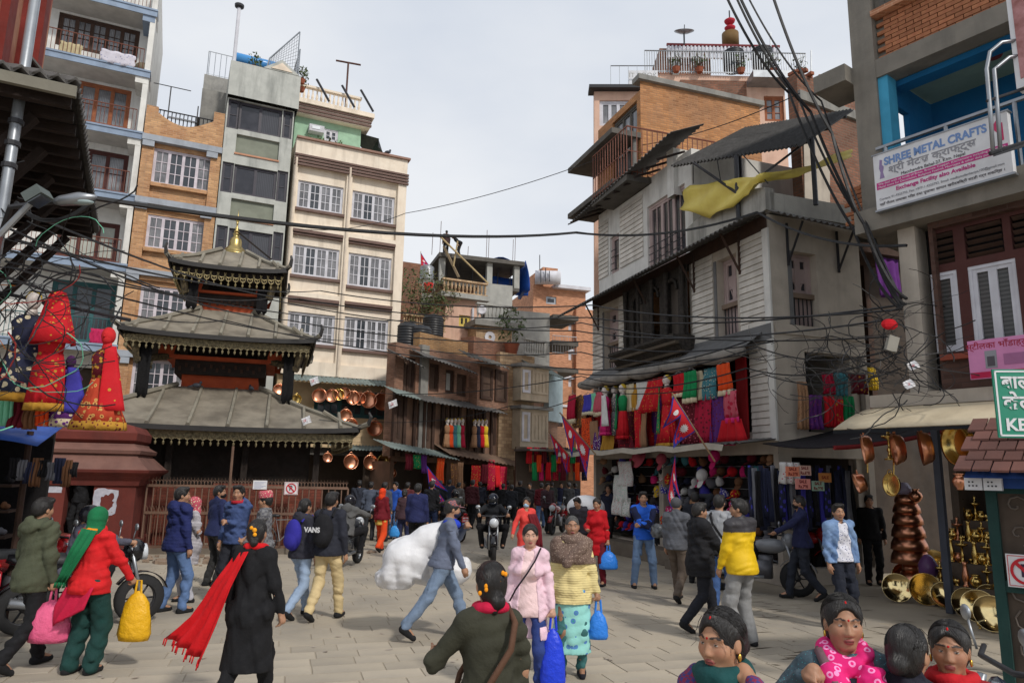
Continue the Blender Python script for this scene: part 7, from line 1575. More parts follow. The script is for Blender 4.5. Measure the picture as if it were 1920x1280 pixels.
for a in[(1494,715,1516,804,SPOT('tan','brown',30),'long tan knitted dress at the left of the side opening'),(1516,740,1544,804,SPOT('purple','rose',30,.2),'purple dress in the side opening'),(1540,698,1564,738,CL('crimson'),'crimson skirt with gold hem in the side opening'),(1563,698,1589,742,CL('teal'),'teal skirt beside the crimson one'),(1544,742,1566,800,CL('red'),'red cloth in the lower side opening'),(1566,748,1582,798,SPOT('red','gold',12),'red gold-dotted cloth in the lower side opening'),(1580,742,1602,794,CL('green'),'green gauzy dress in the side opening'),(1590,698,1626,738,SPOT('maroon','gold',10,.2),'maroon skirt at the right of the side opening'),(1602,742,1640,792,CL('maroon'),'maroon sarees at the lower right of the side opening'),(1626,688,1644,730,CL('yellow'),'mustard cloth, rightmost in the side opening'),(1640,480,1690,560,CL('purple'),'dark purple cloth hanging high in the lane')]:
 hang(FR,*a[:4],.25 if a[0]<1600 else-.3,a[4],a[5],'dresses in the side opening')
# flags
nflag(at(1262,740,13.2),(-.75,0,-.6),(.55,.1,-.85),.62,'crumpled crimson flag on a slanting pole in front of the sarees',pole=2.3,bend=.2);nflag(at(1052,776,17.5),(-.12,0,-1),(.62,-.1,-.72),.85,'large crimson flag with sun and moon slanting over the street',pole=1.5,bend=.1);nflag(at(1030,810,18.5),(-.05,0,-1),(.55,.1,-.6),.6,'smaller crimson flag behind the large slanting one',pole=1.4);nflag(at(1266,850,12.9),(.25,0,-.9),(-.2,0,-1),.62,'crimson flag hanging limp among the hats',bend=.2)
# ------------------------------------------------------------------ hats, caps and the jeans stall
cap_=MB().ell((0,0,0),(.085,.10,.085),12,8).ell((0,-.12,-.025),(.07,.085,.012),10,6);bn_=MB().lathe([(.085,-.09),(.095,-.06),(.092,.0),(.07,.06),(.03,.09),(.015,.1),(.03,.115),(.001,.13)],(0,0,0),12);sh_=MB().lathe([(.17,-.05),(.165,-.04),(.09,-.02),(.085,.05),(.06,.08),(.001,.085)],(0,0,0),16)
HM=[(nm,mkmesh(nm,g.v,g.f,True))for nm,g in(('peaked_cap',cap_),('knitted_hat',bn_),('brimmed_hat',sh_))]
CW=['grey','black','navy','maroon','brown','tan','pink','red','white','teal','blue','grey','black','black','grey'];rk=thing('hat_rack','dark rack wall behind the rows of hats in the corner shop','rack',FB.P(-3.5,.35,-.4));obj('back_board',MB().fb(FB,uL+.2,-.3,.4,2.5,-.55,-.5),cloth((40,36,36)),rk)
for i in range(9):z_=.55+.24*i;obj('rail',MB().tube([FB.P(uL+.2,z_,-.45),FB.P(-.3,z_,-.45)],.012,4),M_STEEL,rk)
ORD='first second third fourth fifth sixth seventh eighth ninth tenth eleventh twelfth thirteenth fourteenth fifteenth sixteenth seventeenth eighteenth nineteenth twentieth twenty-first twenty-second twenty-third twenty-fourth twenty-fifth twenty-sixth twenty-seventh twenty-eighth'.split()
RW=['bottom','second','third','fourth','fifth','sixth','seventh','top']
def hat(k,p,m,col_,label,rz,s=1.0,tilt=.6):
 nm,me=HM[k];o=bpy.data.objects.new(nm,me);COL.objects.link(o);o.location=p;o.rotation_euler=(tilt,0,rz);o.scale=(s,)*3
 if not me.materials:me.materials.append(m)
 remat(o,m);tag(o,label,'hat','hats on the corner shop rack');return o
fr_=math.atan2(FB.n.x,-FB.n.y);kid=[SPOT('white','red',26,.35),SPOT('yellow','blue',26,.35),SPOT('blue','white',26,.35),SPOT('red','yellow',26,.35),SPOT('pink','white',26,.35)]
kn=('peaked cap','knitted hat','brimmed hat')
for j in range(8):
 for i in range(27):
  u=-.5-i*.27+.06*RN.uniform(-1,1);z_=.72+.235*j+.03*RN.uniform(-1,1)
  if RN.random()<.08 or(i in(17,18)and j<7):continue
  k=1 if(j+i//4)%3==0 else(2 if RN.random()<.08 else 0);kidc=i in(4,5,13,14,15)and j<6
  c=RN.choice(CW);m=kid[RN.randrange(5)]if kidc else CL(c);k=RN.choice((0,1))if kidc else k
  hat(k,FB.P(u,z_,-.3+.3*RN.random()),m,c,'%s %s in the %s row, %s from the house corner'%('patterned child\'s' if kidc else c,kn[k],RW[j],ORD[i]),fr_+RN.uniform(-.5,.5),RN.uniform(.95,1.2),RN.uniform(.2,.9))
for x,y,k,c,lab in((1195,858,2,'rose','round pink sun hat hung at the front edge of the shop'),(1240,860,0,'rose','coral cap hung high at the shop front'),(1339,855,0,'pink','bright pink cap hung from the canopy edge'),(1316,890,0,'white','white cap at the front of the hat rack'),(1421,920,0,'pink','pale pink cap beside the jeans stall')):p=FB.P(*FB.uz(x,y,.35),.35);hat(k,p,CL(c),c,lab,fr_,1.45,1.1)
for i,(x0,y0,x1,y1)in enumerate(((1159,865,1184,910),(1152,890,1180,940),(1150,930,1168,965),(1166,932,1182,968))):hang(FB,x0,y0,x1,y1,.45,SPOT('white',('rose','mint','red','green')[i],30,.25),('white rose-printed scarf at the top of the scarf stand','white mint-printed scarves in the middle of the scarf stand','red and white scarf low on the stand','green and white scarf low on the stand')[i],'scarves on the stand',1.0)
FJ=FR.off(.55)
for i in range(28):x=1402+i*7;c=['navy','grey','black','navy','blue'][i%5];hang(FJ,x,872+(i%3)*5,x+13,968+(i%4)*8,.05*(i%3),CL(c)if i%4 else SPOT('navy','blue',8),'%s garment, %s from the house corner on the jeans rail'%(c,ORD[i]),'trousers and jackets on the jeans stall rail',1.05)
hang(FJ,1461,866,1500,906,.2,SPOT('white','rose',20,.25),'white printed shirt above the sale cards',None,1.0)
for x0,y0,x1,y1,c,t1,t2,lab in((1474,874,1501,893,(228,140,110),'SALE','Rs.590','orange price card reading SALE Rs.590'),(1498,872,1522,891,(216,180,164),'SALE','Rs.690','pale price card reading SALE Rs.690'),(1492,897,1521,917,(230,150,140),'SALE','Rs.790','pink price card reading SALE Rs.790'),(1523,901,1547,920,(150,180,160),'SALE','Rs.990','green price card reading SALE Rs.990'),(1536,886,1560,904,(196,130,70),'SALE','','brown card reading SALE at the right of the stall')):
 a=rect(FJ,x0,y0,x1,y1,.5);s=thing('price_card',lab,'price card',FJ.P(a[0],a[2],.5));obj('card',MB().fb(FJ,*a,.48,.49),mk('card_%d_%d'%(x0,c[0]),srgb(*c),bump=0),s);um,zm_=(a[0]+a[1])/2,(a[2]+a[3])/2
 text(t1,FJ,um,zm_+(.04 if t2 else 0),.491,.075,mk('card_ink',srgb(120,24,28),bump=0),s,bold=.002);t2 and text(t2,FJ,um,zm_-.045,.491,.075,mk('card_ink',()),s,bold=.002)
# papers caught in the wires
for x,y,Y,lab in((1700,720,9.6,'white party poster tied under the cable tangle'),(1708,685,9.7,'crumpled white poster in the cable tangle'),(572,788,16.2,'white paper flag lying on the lower temple roof'),(587,714,16.8,'small white paper pennant on a string by the temple'),(735,757,26,'white paper scrap beside the copper pans')):
 p=at(x,y,Y);s_=.0085*Y*1.35;g=MB().grid([[p+Vector((s_*(i/3-.5)+.02*j,.03*math.sin(i+j),-s_*.8*(j/3-.5)+s_*.15*(i-1.5)))for j in range(4)]for i in range(4)],.004);o=thing('paper_poster',lab,'poster',p);obj('sheet',g,M_SIGNW,o);c=p-Vector((0,.05,0));fx=Fac(p,90)
 obj('red_emblem',MB().tube([c+Vector((s_*.16*math.cos(a),0,s_*.16*math.sin(a)))for a in(-2.6,-2,-1.4,-.8,0,.8)],s_*.035,4).tube([c+Vector((-s_*.1,0,s_*.14)),c+Vector((s_*.06,0,-s_*.06))],s_*.03,4),M_SIGNR,o)
# ------------------------------------------------------------------ copper pans on the cream building, goods along the street
def pan_mb(r,dp=.3):return MB().lathe([(.001,0),(r*.8,0),(r*.96,r*dp*.5),(r,r*dp*1.9),(r*1.12,r*dp*2.0),(r*1.12,r*dp*1.85),(r*.93,r*dp*.5),(r*.78,r*.05),(.001,r*.05)],(0,0,0),24)
def pan(fac,x,y,rp,d,m,label,tilt=0.0,yaw=0.0,group='copper pans hung on the cream building',dp=.3):
 u,z=fac.uz(x,y,d);p=fac.P(u,z,d);r=rp/F*(p-CP).length;Mx=Matrix.Rotation(yaw,3,'Z')@Matrix((fac.u,Vector((0,0,1)),fac.n)).transposed()@Matrix.Rotation(tilt,3,'X')
 g=pan_mb(r/1.12,dp);g.v=[tuple(p+Mx@Vector(v))for v in g.v];t=thing('copper_pan' if m is M_COPPER else 'brass_pan',label,'pan',p,group);obj('bowl',g,m,t,True)
 b=MB().tube([p+Mx@Vector((r*.25*math.cos(a),r*1.0+r*.25*math.sin(a),r*.4))for a in[6.283*i/10 for i in range(11)]],r*.05,4);obj('ring_handle',b,m,t,True);return t
NP_='leftmost second third fourth fifth sixth seventh eighth ninth tenth'.split()
for i,(x,y,r,b)in enumerate(((523,732,11,0),(537,735,10,0),(555,748,9,1),(599,742,13,0),(622,742,12,0),(634,740,11,1),(646,738,11,0),(661,746,13,0),(674,748,12,0),(689,750,16,0),(715,752,17,0))):
 pan(FL,x,y,r,.75,M_BRASS if b else M_COPPER,'%s %s pan from the left in the row under the green awning'%(ORD[i],'brass' if b else 'copper'),RN.uniform(-.2,.1),RN.uniform(-.3,.3))
pan(FL,701,803,15,.4,M_COPPER,'single copper pan hung on the cream boards');pan(FL,647,779,12,.6,M_COPPER,'copper pan hung beside the temple roof corner');pan(FL,657,797,13,.6,M_COPPER,'lower copper pan touching the curled temple roof corner')
for i,(x,y,r,b)in enumerate(((613,858,9,0),(656,866,14,0),(693,867,14,0),(717,864,11,1),(735,862,8,0),(733,887,9,0))):pan(FL,x,y,r,1.0,M_BRASS if b else M_COPPER,('small copper pan behind the temple strut','large copper pan, left of the pair under the lower awning','large copper pan beside the shining brass one','shining yellow brass pan under the lower awning','half-hidden copper pan at the right of the lower row','small copper plate hung below the lower row')[i],-.1,.1)
def pot_mb(k):
 P={'lota':[(.001,0),(.05,0),(.045,.015),(.085,.07),(.095,.11),(.075,.155),(.05,.175),(.06,.2),(.078,.215),(.07,.215),(.05,.2)],'lamp':[(.07,0),(.075,.015),(.03,.03),(.02,.1),(.035,.13),(.018,.17),(.02,.27),(.09,.3),(.1,.325),(.03,.33),(.015,.4),(.03,.43),(.001,.47)],'vase':[(.06,0),(.05,.02),(.03,.05),(.05,.12),(.055,.2),(.035,.3),(.03,.36),(.055,.41),(.05,.41)],'jar':[(.15,0),(.19,.02),(.2,.25),(.2,.45),(.14,.56),(.09,.62),(.09,.72),(.13,.76),(.12,.76),(.001,.74)],'cup':[(.03,0),(.035,.01),(.015,.03),(.05,.06),(.055,.11),(.05,.11)],'ghada':[(.1,0),(.16,.05),(.24,.2),(.2,.33),(.1,.4),(.1,.44),(.15,.48),(.14,.48)]}[k]
 return MB().lathe(P,(0,0,0),18)
PM={k:(lambda g:mkmesh(k,g.v,g.f,True))(pot_mb(k))for k in('lota','lamp','vase','jar','cup','ghada')}
def vessel(k,p,m,label,s=1.0,nm=None,group='brass and copper ware of the metal shop'):
 o=bpy.data.objects.new(nm or{'lota':'brass_pot','lamp':'oil_lamp','vase':'brass_vase','jar':'brass_jar','cup':'brass_cup','ghada':'water_pot'}[k],PM[k]);COL.objects.link(o);o.location=p;o.scale=(s,)*3
 if not PM[k].materials:PM[k].materials.append(m)
 remat(o,m);return tag(o,label,'vessel',group)
# hanging ware under the cream awning
gp='big pans hung under the cream awning'
for i,(x,y,r,b,yw)in enumerate(((1636,840,25,0,-1.0),(1695,840,26,0,-.95),(1748,838,28,0,-1.05),(1812,832,33,1,-.55),(1872,830,30,1,-.6))):pan(FS,x,y,r,.45,M_BRASS if b else M_COPPER,('leftmost big copper pan under the cream awning','middle big copper pan under the cream awning','big copper pan next to the brass one under the awning','big brass pan hung next to the copper ones','big brass pan half behind the green street sign')[i],.1,yw,gp,.34)
pan(FS,1622,902,17,.4,M_COPPER,'small copper pan on a chain below the leftmost big pan',.3,-.9,gp,.5);pan(FS,1677,908,19,.5,M_BRASS,'round brass dish on a chain below the big copper pans',0,-.4,gp,.2)
for x,y0,y1 in((1628,858,886),(1677,858,890)):a,b=FS.uz(x,y0,.45),FS.uz(x,y1,.45);solo('chain',MB().tube([FS.P(a[0],a[1],.47),FS.P(b[0],b[1],.47)],.012,5),M_BRASS,('short brass chain holding the small copper pan' if x==1628 else 'short brass chain holding the round brass dish'),'chain')
p=FS.P(*FS.uz(1669,862,.3),.3);vessel('lamp',p,M_BRASS,'hanging brass oil lamp between two big copper pans',1.1);p=FS.P(*FS.uz(1801,918,.6),.6);vessel('lota',p,M_COPPER,'copper spouted pot hung under the booth roof edge',1.0,'copper_pot')
# the copper tower
p0=gnd(1712,1108);
for k,(r,h,z)in enumerate(((.20,.30,.0),(.14,.12,.30),(.30,.22,.42),(.285,.2,.63),(.26,.2,.83),(.24,.18,1.03),(.215,.16,1.21),(.18,.14,1.37))):
 r*=1.12;h*=1.15;z*=1.15;c=p0+Vector((0,0,z));prof=[(r*.72,0),(r,.01),(r*.96,h*.5),(r*.8,h*.98),(r*.78,h),(.001,h)]if k>1 else([(r*.75,0),(r,h*.5),(r*.8,h),(.001,h)]if k==0 else[(r,0),(r*.9,h),(.001,h)])
 solo('copper_vessel',MB().lathe(prof,c,24),M_COPPER,'%s copper vessel in the tall copper stack'%('bottom','narrow neck','widest','fourth','fifth','sixth','seventh','topmost')[k],'vessel','copper vessels stacked in a tower',True)
vessel('ghada',p0+Vector((.1,-.16,1.6)),M_COPPER,'round copper pot resting on the copper stack',.5,'copper_pot')
solo('plastic_wrap',MB().lathe([(.12,0),(.13,.1),(.08,.2),(.001,.22)],p0+Vector((-.02,0,1.74)),12),mk('plastic_wrap',srgb(150,140,160),rough=.15,bump=.8,bs=14),'clear plastic wrap over the top of the copper stack','wrap',smooth=True)
# stepped display with vessels
st=thing('display_steps','dark stepped display bench in front of the metal shop','display bench',gnd(1790,1130));FD=Fac(gnd(1772,1140),144)
for k in range(4):obj('step',MB().fb(FD,-.2,1.0,0,.35+.33*k,-.35-.28*k,-.1-.28*k),cloth((96,84,74)),st)
DW_=['front','second','third','top']
for k in range(4):
 for i in range(12 if k else 8):
  kd=('lamp','lota','cup','vase','lota','lamp','cup','vase','lota')[(i+k*2)%9];m=M_COPPER if(i+k)%7==3 else M_BRASS
  vessel(kd,FD.P(-.14+1.1*i/(12 if k else 8),.352+.33*k,-.22-.28*k+RN.uniform(-.05,.05)),m,'%s %s, %s from the left on the %s display step'%('copper' if m is M_COPPER else 'brass',{'lamp':'oil lamp','lota':'pot','cup':'cup','vase':'vase'}[kd],ORD[i],DW_[k]),RN.uniform(.68,.95))
vessel('jar',gnd(1822,1112),M_BRASS,'large yellow brass water jar in the middle of the display',1.0);vessel('ghada',gnd(1850,1142),mk('pink_wrapped',srgb(190,130,130),rough=.25,bump=.8,bs=12),'pink plastic-wrapped pot beside the booth',.8)
for i,(x,y,c)in enumerate(((1745,1085,(120,80,130)),(1785,1082,(150,110,130)))):solo('wrapped_pot',MB().lathe([(.1,0),(.15,.1),(.16,.25),(.1,.36),(.05,.42),(.001,.43)],gnd(x,y+35)+Vector((0,0,.3)),14),mk('wrap_%d'%i,srgb(*c),rough=.2,bump=.9,bs=10),('purple','mauve')[i]+' plastic-wrapped pot behind the round plates','pot',smooth=True)
def plate(x,y,rp,m,lab,yaw=0,lean_=.25):
 p=gnd(x,y+rp*.9);r=rp/F*(p-CP).length;Mx=Matrix.Rotation(yaw,3,'Z')@Matrix.Rotation(rad(90)-lean_,3,'X');c=p+Vector((0,0,r*math.cos(lean_)))
 t=thing('brass_plate',lab,'plate',p,'round brass plates set out on the ground');obj('dish',MB().lathe([(.001,.01),(r*.72,.01),(r*.8,.03),(r*.97,.035),(r,.045),(r*.97,.04),(r*.8,.025),(r*.7,-.004),(.001,-.004)][::-1],c,28,Mx),m,t,True)
M_MIRB=mk('polished_brass',(.86,.68,.34),rough=.12,metal=1,c2=(.7,.5,.2),na=.4,bump=.03)
PL=((1684,1108,22,'round brass plate at the left end of the ground display'),(1700,1085,20,'brass plate behind the leftmost plate'),(1745,1085,20,'small brass plate leaning on the purple wrapped pot'),(1718,1072,22,'dark gold plate leaning at the back left'),(1737,1112,24,'brass plate in the second place of the front row'),(1762,1100,20,'small brass plate at the middle back'),(1773,1122,20,'pale brass plate, third in the front row'),(1800,1100,22,'brass plate behind the middle of the row'),(1830,1112,24,'brass plate with dark reflection at the right back'),(1815,1138,22,'brass plate low in the middle of the front row'),(1838,1145,24,'bright brass plate near the right end'),(1858,1130,21,'brass plate behind the right end plate'),(1862,1160,26,'brightest plate at the right end of the display'),(1755,1068,24,'patterned brass plate standing on the step at left'),(1792,1078,23,'patterned brass plate standing on the step at right'))
for x,y,r,lab in PL:plate(x,y,r,M_MIRB,lab,RN.uniform(-.3,.1)-.35,RN.uniform(.15,.4))
for i,x in enumerate((1700,1722,1748,1766,1838,1862,1882)):vessel(('lota','lamp','lota','cup','cup','cup','lota')[i],gnd(x,(1120,1116,1128,1130,1178,1184,1165)[i]),M_BRASS,'%s brass vessel from the left among the plates'%ORD[i],.75)
# ------------------------------------------------------------------ left: bridal gowns, stall
FDR=Fac(at(120,700,8.4),88)
mannequin(FDR,66,545,752,0,(SPOT('navy','cream',11,.34),SPOT('navy','cream',11,.34),CL('gold')),'mannequin in a navy gown with cream roses at the far left',.19,1.25,turn=.5)
mannequin(FDR,110,553,770,.1,(SPOT('red','gold',14,.25),SPOT('red','gold',14,.25),CL('gold')),'mannequin in a red gold saree under a red veil',.17,1.15,skm=cloth((196,30,36)))
u,z=FDR.uz(110,548,.12);c=FDR.P(u,0,.12);gr=[[c+Vector((r_*math.sin(a)*(1+.06*math.sin(a*7)),-r_*.8*math.cos(a),z_))for a in[rad(-150+300*k/24)for k in range(25)]]for r_,z_ in((.01,z+.02),(.08,z),(.12,z-.1),(.16,z-.28),(.21,z-.45),(.25,z-.62))]
solo('red_veil',MB().grid(gr,.006),SPOT('red','gold',18,.2),'red gold-dotted bridal veil over the second mannequin','veil',smooth=True)
mannequin(FDR,135,665,800,-.35,(CL('purple'),SPOT('purple','cream',16,.3),SPOT('cream','purple',18,.35)),'purple and cream gown hanging between the red ones',.16,1.35,skm=cloth((70,30,80)),shawl=(CL('blue'),1))
mannequin(FDR,206,612,806,.15,(SPOT('maroon','gold',22,.4),mk('spotted_lehenga',srgb(186,66,40),spots=(16,srgb(206,160,90),.36,srgb(120,30,30)),bump=.3),SPOT('gold','maroon',24,.3)),'mannequin in an orange-red bridal lehenga with gold work',.16,1.75,skm=cloth((206,40,44)),shawl=(SPOT('red','gold',9,.16),1))
for a in((0,730,22,796,'mint','mint green cloth hanging at the left edge'),(24,752,46,800,'maroon','maroon patterned cloth under the navy gown'),(48,758,68,802,'brown','brown cloth under the navy gown'),(68,765,90,796,'orange','orange cloth bundle below the red saree'),(0,690,16,728,'red','red cloth at the left edge among the wires'),(86,600,104,660,'gold','gold cloth between the gowns')):hang(FDR,*a[:4],-.25,CL(a[4]),a[5])
PB=thing('gown_rail','dark pipe rail the bridal gowns hang from','rail',FDR.P(0,3,0));u0,u1=FDR.uz(-40,560)[0],FDR.uz(236,600)[0];zr=FDR.uz(120,540)[1];obj('pipe',MB().tube([FDR.P(u0,zr,-.3),FDR.P(u1,zr-.35,-.1)],.022,6),M_IRON,PB)
for x,y in((66,552),(110,552),(206,612)):a=FDR.uz(x,y,.05);obj('hook',MB().tube([FDR.P(a[0],a[1]-.03,.05),FDR.P(a[0],zr-.18,-.15)],.01,4),M_IRON,PB)
SL=thing('shoe_stall','dark shoe and sock stall under a blue tarpaulin at the left edge','stall',(-5.6,8.9,0));FSL=Fac(at(-150,900,9.2),70);
obj('back_wall',MB().fb(FSL,-.6,1.15,0,2.7,-1.2,-1.1),cloth((22,19,20)),SL);obj('post',MB().tube([FSL.P(1.1,0,-.05),FSL.P(1.1,2.4,-.05)],.04,6),M_WOOD,SL)
for k in range(5):obj('shelf',MB().fb(FSL,-.6,.95,.35+.33*k,.38+.33*k,-.7,-.15),M_WOOD,SL)
sh=MB().ell((0,.02,.04),(.045,.12,.04),10,6).ell((0,-.06,.06),(.04,.06,.05),8,6);me=mkmesh('shoe',sh.v,sh.f,True)
for k in range(5):
 for i in range(9):
  o=bpy.data.objects.new('display_shoe',me);COL.objects.link(o);o.location=FSL.P(-.5+.17*i,.383+.33*k,-.35);o.rotation_euler=(0,0,RN.uniform(-.2,.2)+.3)
  if not me.materials:me.materials.append(CL('black'))
  c=RN.choice(('black','grey','navy','brown','red'));remat(o,CL(c));tag(o,'%s shoe, %s from the left on the %s shelf of the stall'%(c,ORD[i],('bottom','second','third','fourth','top')[k]),'shoe','shoes on the left stall shelves')
a,b=FSL.uz(-70,812,.4),FSL.uz(108,850,.9);gr=[[FSL.P(-.7+2.0*i/8,2.62-.32*j/4-.05*math.sin(i*.8)-.1*i/8,-.9+1.3*j/4)for j in range(5)]for i in range(9)];solo('blue_tarpaulin',MB().grid(gr,.01),M_TARPB,'blue tarpaulin roofing the shoe stall at the left edge','tarpaulin',smooth=True)
for i in range(9):hang(FSL,20+i*14,858+(i%3)*4,33+i*14,892+(i%4)*6,.25,CL(('black','grey','navy','brown')[i%4]),'%s sock bundle, %s from the left under the blue tarpaulin'%(('black','grey','navy','brown')[i%4],ORD[i]),'sock bundles hung under the blue tarpaulin')
# ------------------------------------------------------------------ left side of the street: dresses and stalls
for k,(x0,n,cs)in enumerate(((835,5,('tan','orange','teal','mint','crimson')),(886,4,('tan','navy','red','yellow')))):
 for i in range(n):mannequin(FB_,x0+4+i*7,783+k*2,842,.45,(CL(cs[i]),CL(cs[i])),'%s dress mannequin hung on the brown house, %s in the %s group'%(cs[i],ORD[i],('left','right')[k]),.15,1.3,group='mannequins hung on the brown house')
for i,(x0,y0,x1,y1,c)in enumerate(((760,850,772,880,'maroon'),(775,852,788,878,'green'),(790,852,800,886,'purple'),(845,868,858,915,'brown'),(858,866,868,918,'tan'),(884,872,899,926,'red'),(903,870,914,905,'maroon'),(915,862,926,918,'crimson'),(928,872,937,912,'red'),(938,874,950,920,'crimson'),(962,880,974,915,'brown'),(976,872,984,905,'red'),(985,872,997,908,'tan'),(820,858,832,905,'orange'))):
 hang(FB_,x0,y0,x1,y1,1.0,SPOT(c,'gold',12,.22)if i%2 else CL(c),'%s garment, %s from the left along the brown house shopfronts'%(c,ORD[i]),'garments hung on the brown house shopfronts')
nflag(at(800,872,24),(.9,.1,-.4),(.15,0,-1),.9,'crumpled flag on the left shopfront near the white clothes',bend=.3)
def stall(x,y,w_,h,m,lab,top=None,tl=None):
 p=gnd(x,y);t=thing('market_stall',lab,'stall',p);f=Fac(p,80);obj('table_cloth',MB().grid([[f.P(-w_/2+w_*i/10,h*(1-j/3),.35+.03*math.sin(i*2)*j)for j in range(4)]for i in range(11)],.01),m,t,True);obj('table_top',MB().fb(f,-w_/2,w_/2,h-.03,h,-.4,.34),M_WOOD,t)
 for sx in(-1,1):obj('leg',MB().tube([f.P(sx*(w_/2-.08),0,-.3),f.P(sx*(w_/2-.08),h,-.3)],.03,5),M_WOOD,t)
 if top:
  for i in range(9):u=-w_/2+.1+(w_-.2)*i/8;solo('folded_garment',MB().ell(f.P(u,h+.07,RN.uniform(-.25,.1)),(.13,.2,.08),10,6),CL(top[i%len(top)]),'%s folded cloth, %s from the left on the %s'%(top[i%len(top)],ORD[i],tl),'cloth','folded cloth on the %s'%tl,True)
stall(782,962,1.7,.95,CL('white'),'street stall heaped with white and striped clothes',('white','white','rose','white','grey'),'white clothes stall');stall(818,962,1.3,.9,SPOT('orange','navy',5,.3),'street stall fronted with an orange and blue print',('white','orange'),'orange print stall')
stall(893,966,.75,.8,SPOT('red','yellow',9,.36),'small stall with a red and yellow printed cloth',('teal','blue'),'red and yellow stall');stall(918,966,.8,.75,CL('blue'),'small stall with a blue cloth beside the red and yellow one')
# rubble along the temple fence
rb=random.Random(3)
for k,(cx,cy,n)in enumerate(((285,1052,60),(370,1048,40),(640,1036,25))):
 g=MB();c=gnd(cx,cy)
 for i in range(n):s_=rb.uniform(.03,.11);g.bx(c+Vector((rb.gauss(0,.7),rb.gauss(0,.25),s_*.3)),(s_*1.6,s_,s_*.7),Matrix.Rotation(rb.uniform(0,3),3,'Z')@Matrix.Rotation(rb.uniform(-.4,.4),3,'X'))
 o=obj('rubble',g,mk('rubble',srgb(150,130,112),c2=srgb(110,94,82),ns=4));tag(o,('broken brick rubble at the left foot of the temple fence','scattered rubble in the middle of the temple fence foot','thin rubble by the right end of the temple fence')[k],None,None,'stuff')
g=MB()
for i in range(70):
 p=gnd(rb.uniform(1420,1860),rb.uniform(1105,1275),.004);a=rb.uniform(-.5,.5);l_=rb.uniform(.05,.22);d_=Vector((math.cos(a),math.sin(a),0));e=Vector((-d_.y,d_.x,0))*.02;g.quad(p-d_*l_,p+e,p+d_*l_,p-e*.7)
tag(obj('dry_leaf_litter',g,mk('litter',srgb(84,72,58))),'dark dry leaves scattered before the metal shop',None,None,'stuff')
# ------------------------------------------------------------------ cables
M_CAB=mk('black_cable',(.016,.016,.017),rough=.55,bump=0)
CN=[0]
def cable(pts,r=.012,sag=.3,label=None,n=14):
 P=[at(*p)for p in pts];o=[]
 for a,b in zip(P,P[1:]):
  for i in range(n+(b is P[-1])):t=i/n;o.append(a.lerp(b,t)-Vector((0,0,sag*4*t*(1-t))))
 CN[0]+=1;return solo('overhead_cable',MB().tube(o,r*1.35,4),M_CAB,label,'cable','overhead cables strung across the square')
CB=[((30,380,7),(180,372,7),(1080,436,14.5),(1420,398,13.2),(1700,460,10.4),.02,'thick cable crossing the whole square below the sky'),((40,395,7.2),(560,560,20),(1100,595,18),(1700,570,10.5),.012,'cable from the pole past the top temple roof'),((30,450,7.2),(600,545,20),(1110,572,18),(1690,580,10.4),.012,'cable running level at the corner house eave'),((20,430,7.2),(540,600,18),(1100,640,17),(1450,640,13),.011,'cable passing the middle temple roof'),((20,470,7.2),(500,560,18),(1080,620,17),(1660,600,10),.011,'cable just above the middle temple roof'),((15,520,7.2),(420,600,17),(1060,690,17),(1400,640,13.2),.011,'cable crossing the lower pagoda walls'),((15,500,7.2),(700,640,22),(1090,660,17.5),(1420,660,13.2),.010,'thin cable across the cream building windows'),((10,490,7.2),(760,600,22),(1090,605,17.5),(1680,630,10.2),.010,'thin cable over the cream building middle windows'),((1090,720,17),(1400,690,13),(1690,660,10),.012,'cable along the rolled awning'),((1080,700,17),(1420,650,13),(1690,650,10),.012,'upper cable along the rolled awning'),((1100,730,17),(1430,700,13),(1690,690,10),.010,'lower cable along the rolled awning'),((690,735,26),(1090,705,17.5),(1300,690,14),.011,'cable from the pan shop across the street'),((690,790,26),(960,760,24),(1090,740,17.5),.010,'slack cable in front of the brown timber house'),((560,430,20),(760,400,24),(1180,275,20),(1500,175,15),.010,'thin cable rising over the sky to the brick block'),((1360,-10,12),(1480,175,12.5),(1600,430,11.5),(1690,580,10.2),.018,'leftmost cable falling from the top edge to the tangle'),((1378,-10,12),(1500,190,12.2),(1620,420,11.4),(1692,575,10.2),.016,'second cable falling from the top edge to the tangle'),((1385,-10,12),(1520,210,12.2),(1640,450,11.2),(1695,570,10.2),.02,'thick cable falling from the top edge to the tangle'),((1400,-10,12),(1540,190,12),(1690,560,10.2),.012,'thin cable falling from the top edge to the tangle'),((1448,-10,11),(1560,250,11),(1620,420,10.8),(1700,560,10.1),.018,'rightmost cable falling past the canopy to the tangle')]
for c in CB:cable(c[:-2],c[-2],.22 if len(c)>4 else .12,c[-1])
def tangle(cx,cy,Y,sx,sy,n,label,seed,cols=(M_CAB,)):
 r=random.Random(seed);t=thing('cable_tangle',label,'cables',at(cx,cy,Y))
 for i in range(n):
  p=Vector(at(cx+r.gauss(0,sx),cy+r.gauss(0,sy),Y+r.uniform(-.25,.25)));v=Vector((r.gauss(0,1),r.gauss(0,.4),r.gauss(0,1))).normalized()*.11;pts=[p];k=r.uniform(-.28,.28)
  for _ in range(12):v=Matrix.Rotation(k+r.uniform(-.3,.3),3,'Y')@v;p=p+Vector((v.x,v.y,v.z*.6));pts.append(p)
  obj('cable_loop',MB().tube(pts,r.choice((.004,.005,.008)),4),cols[i%len(cols)],t)
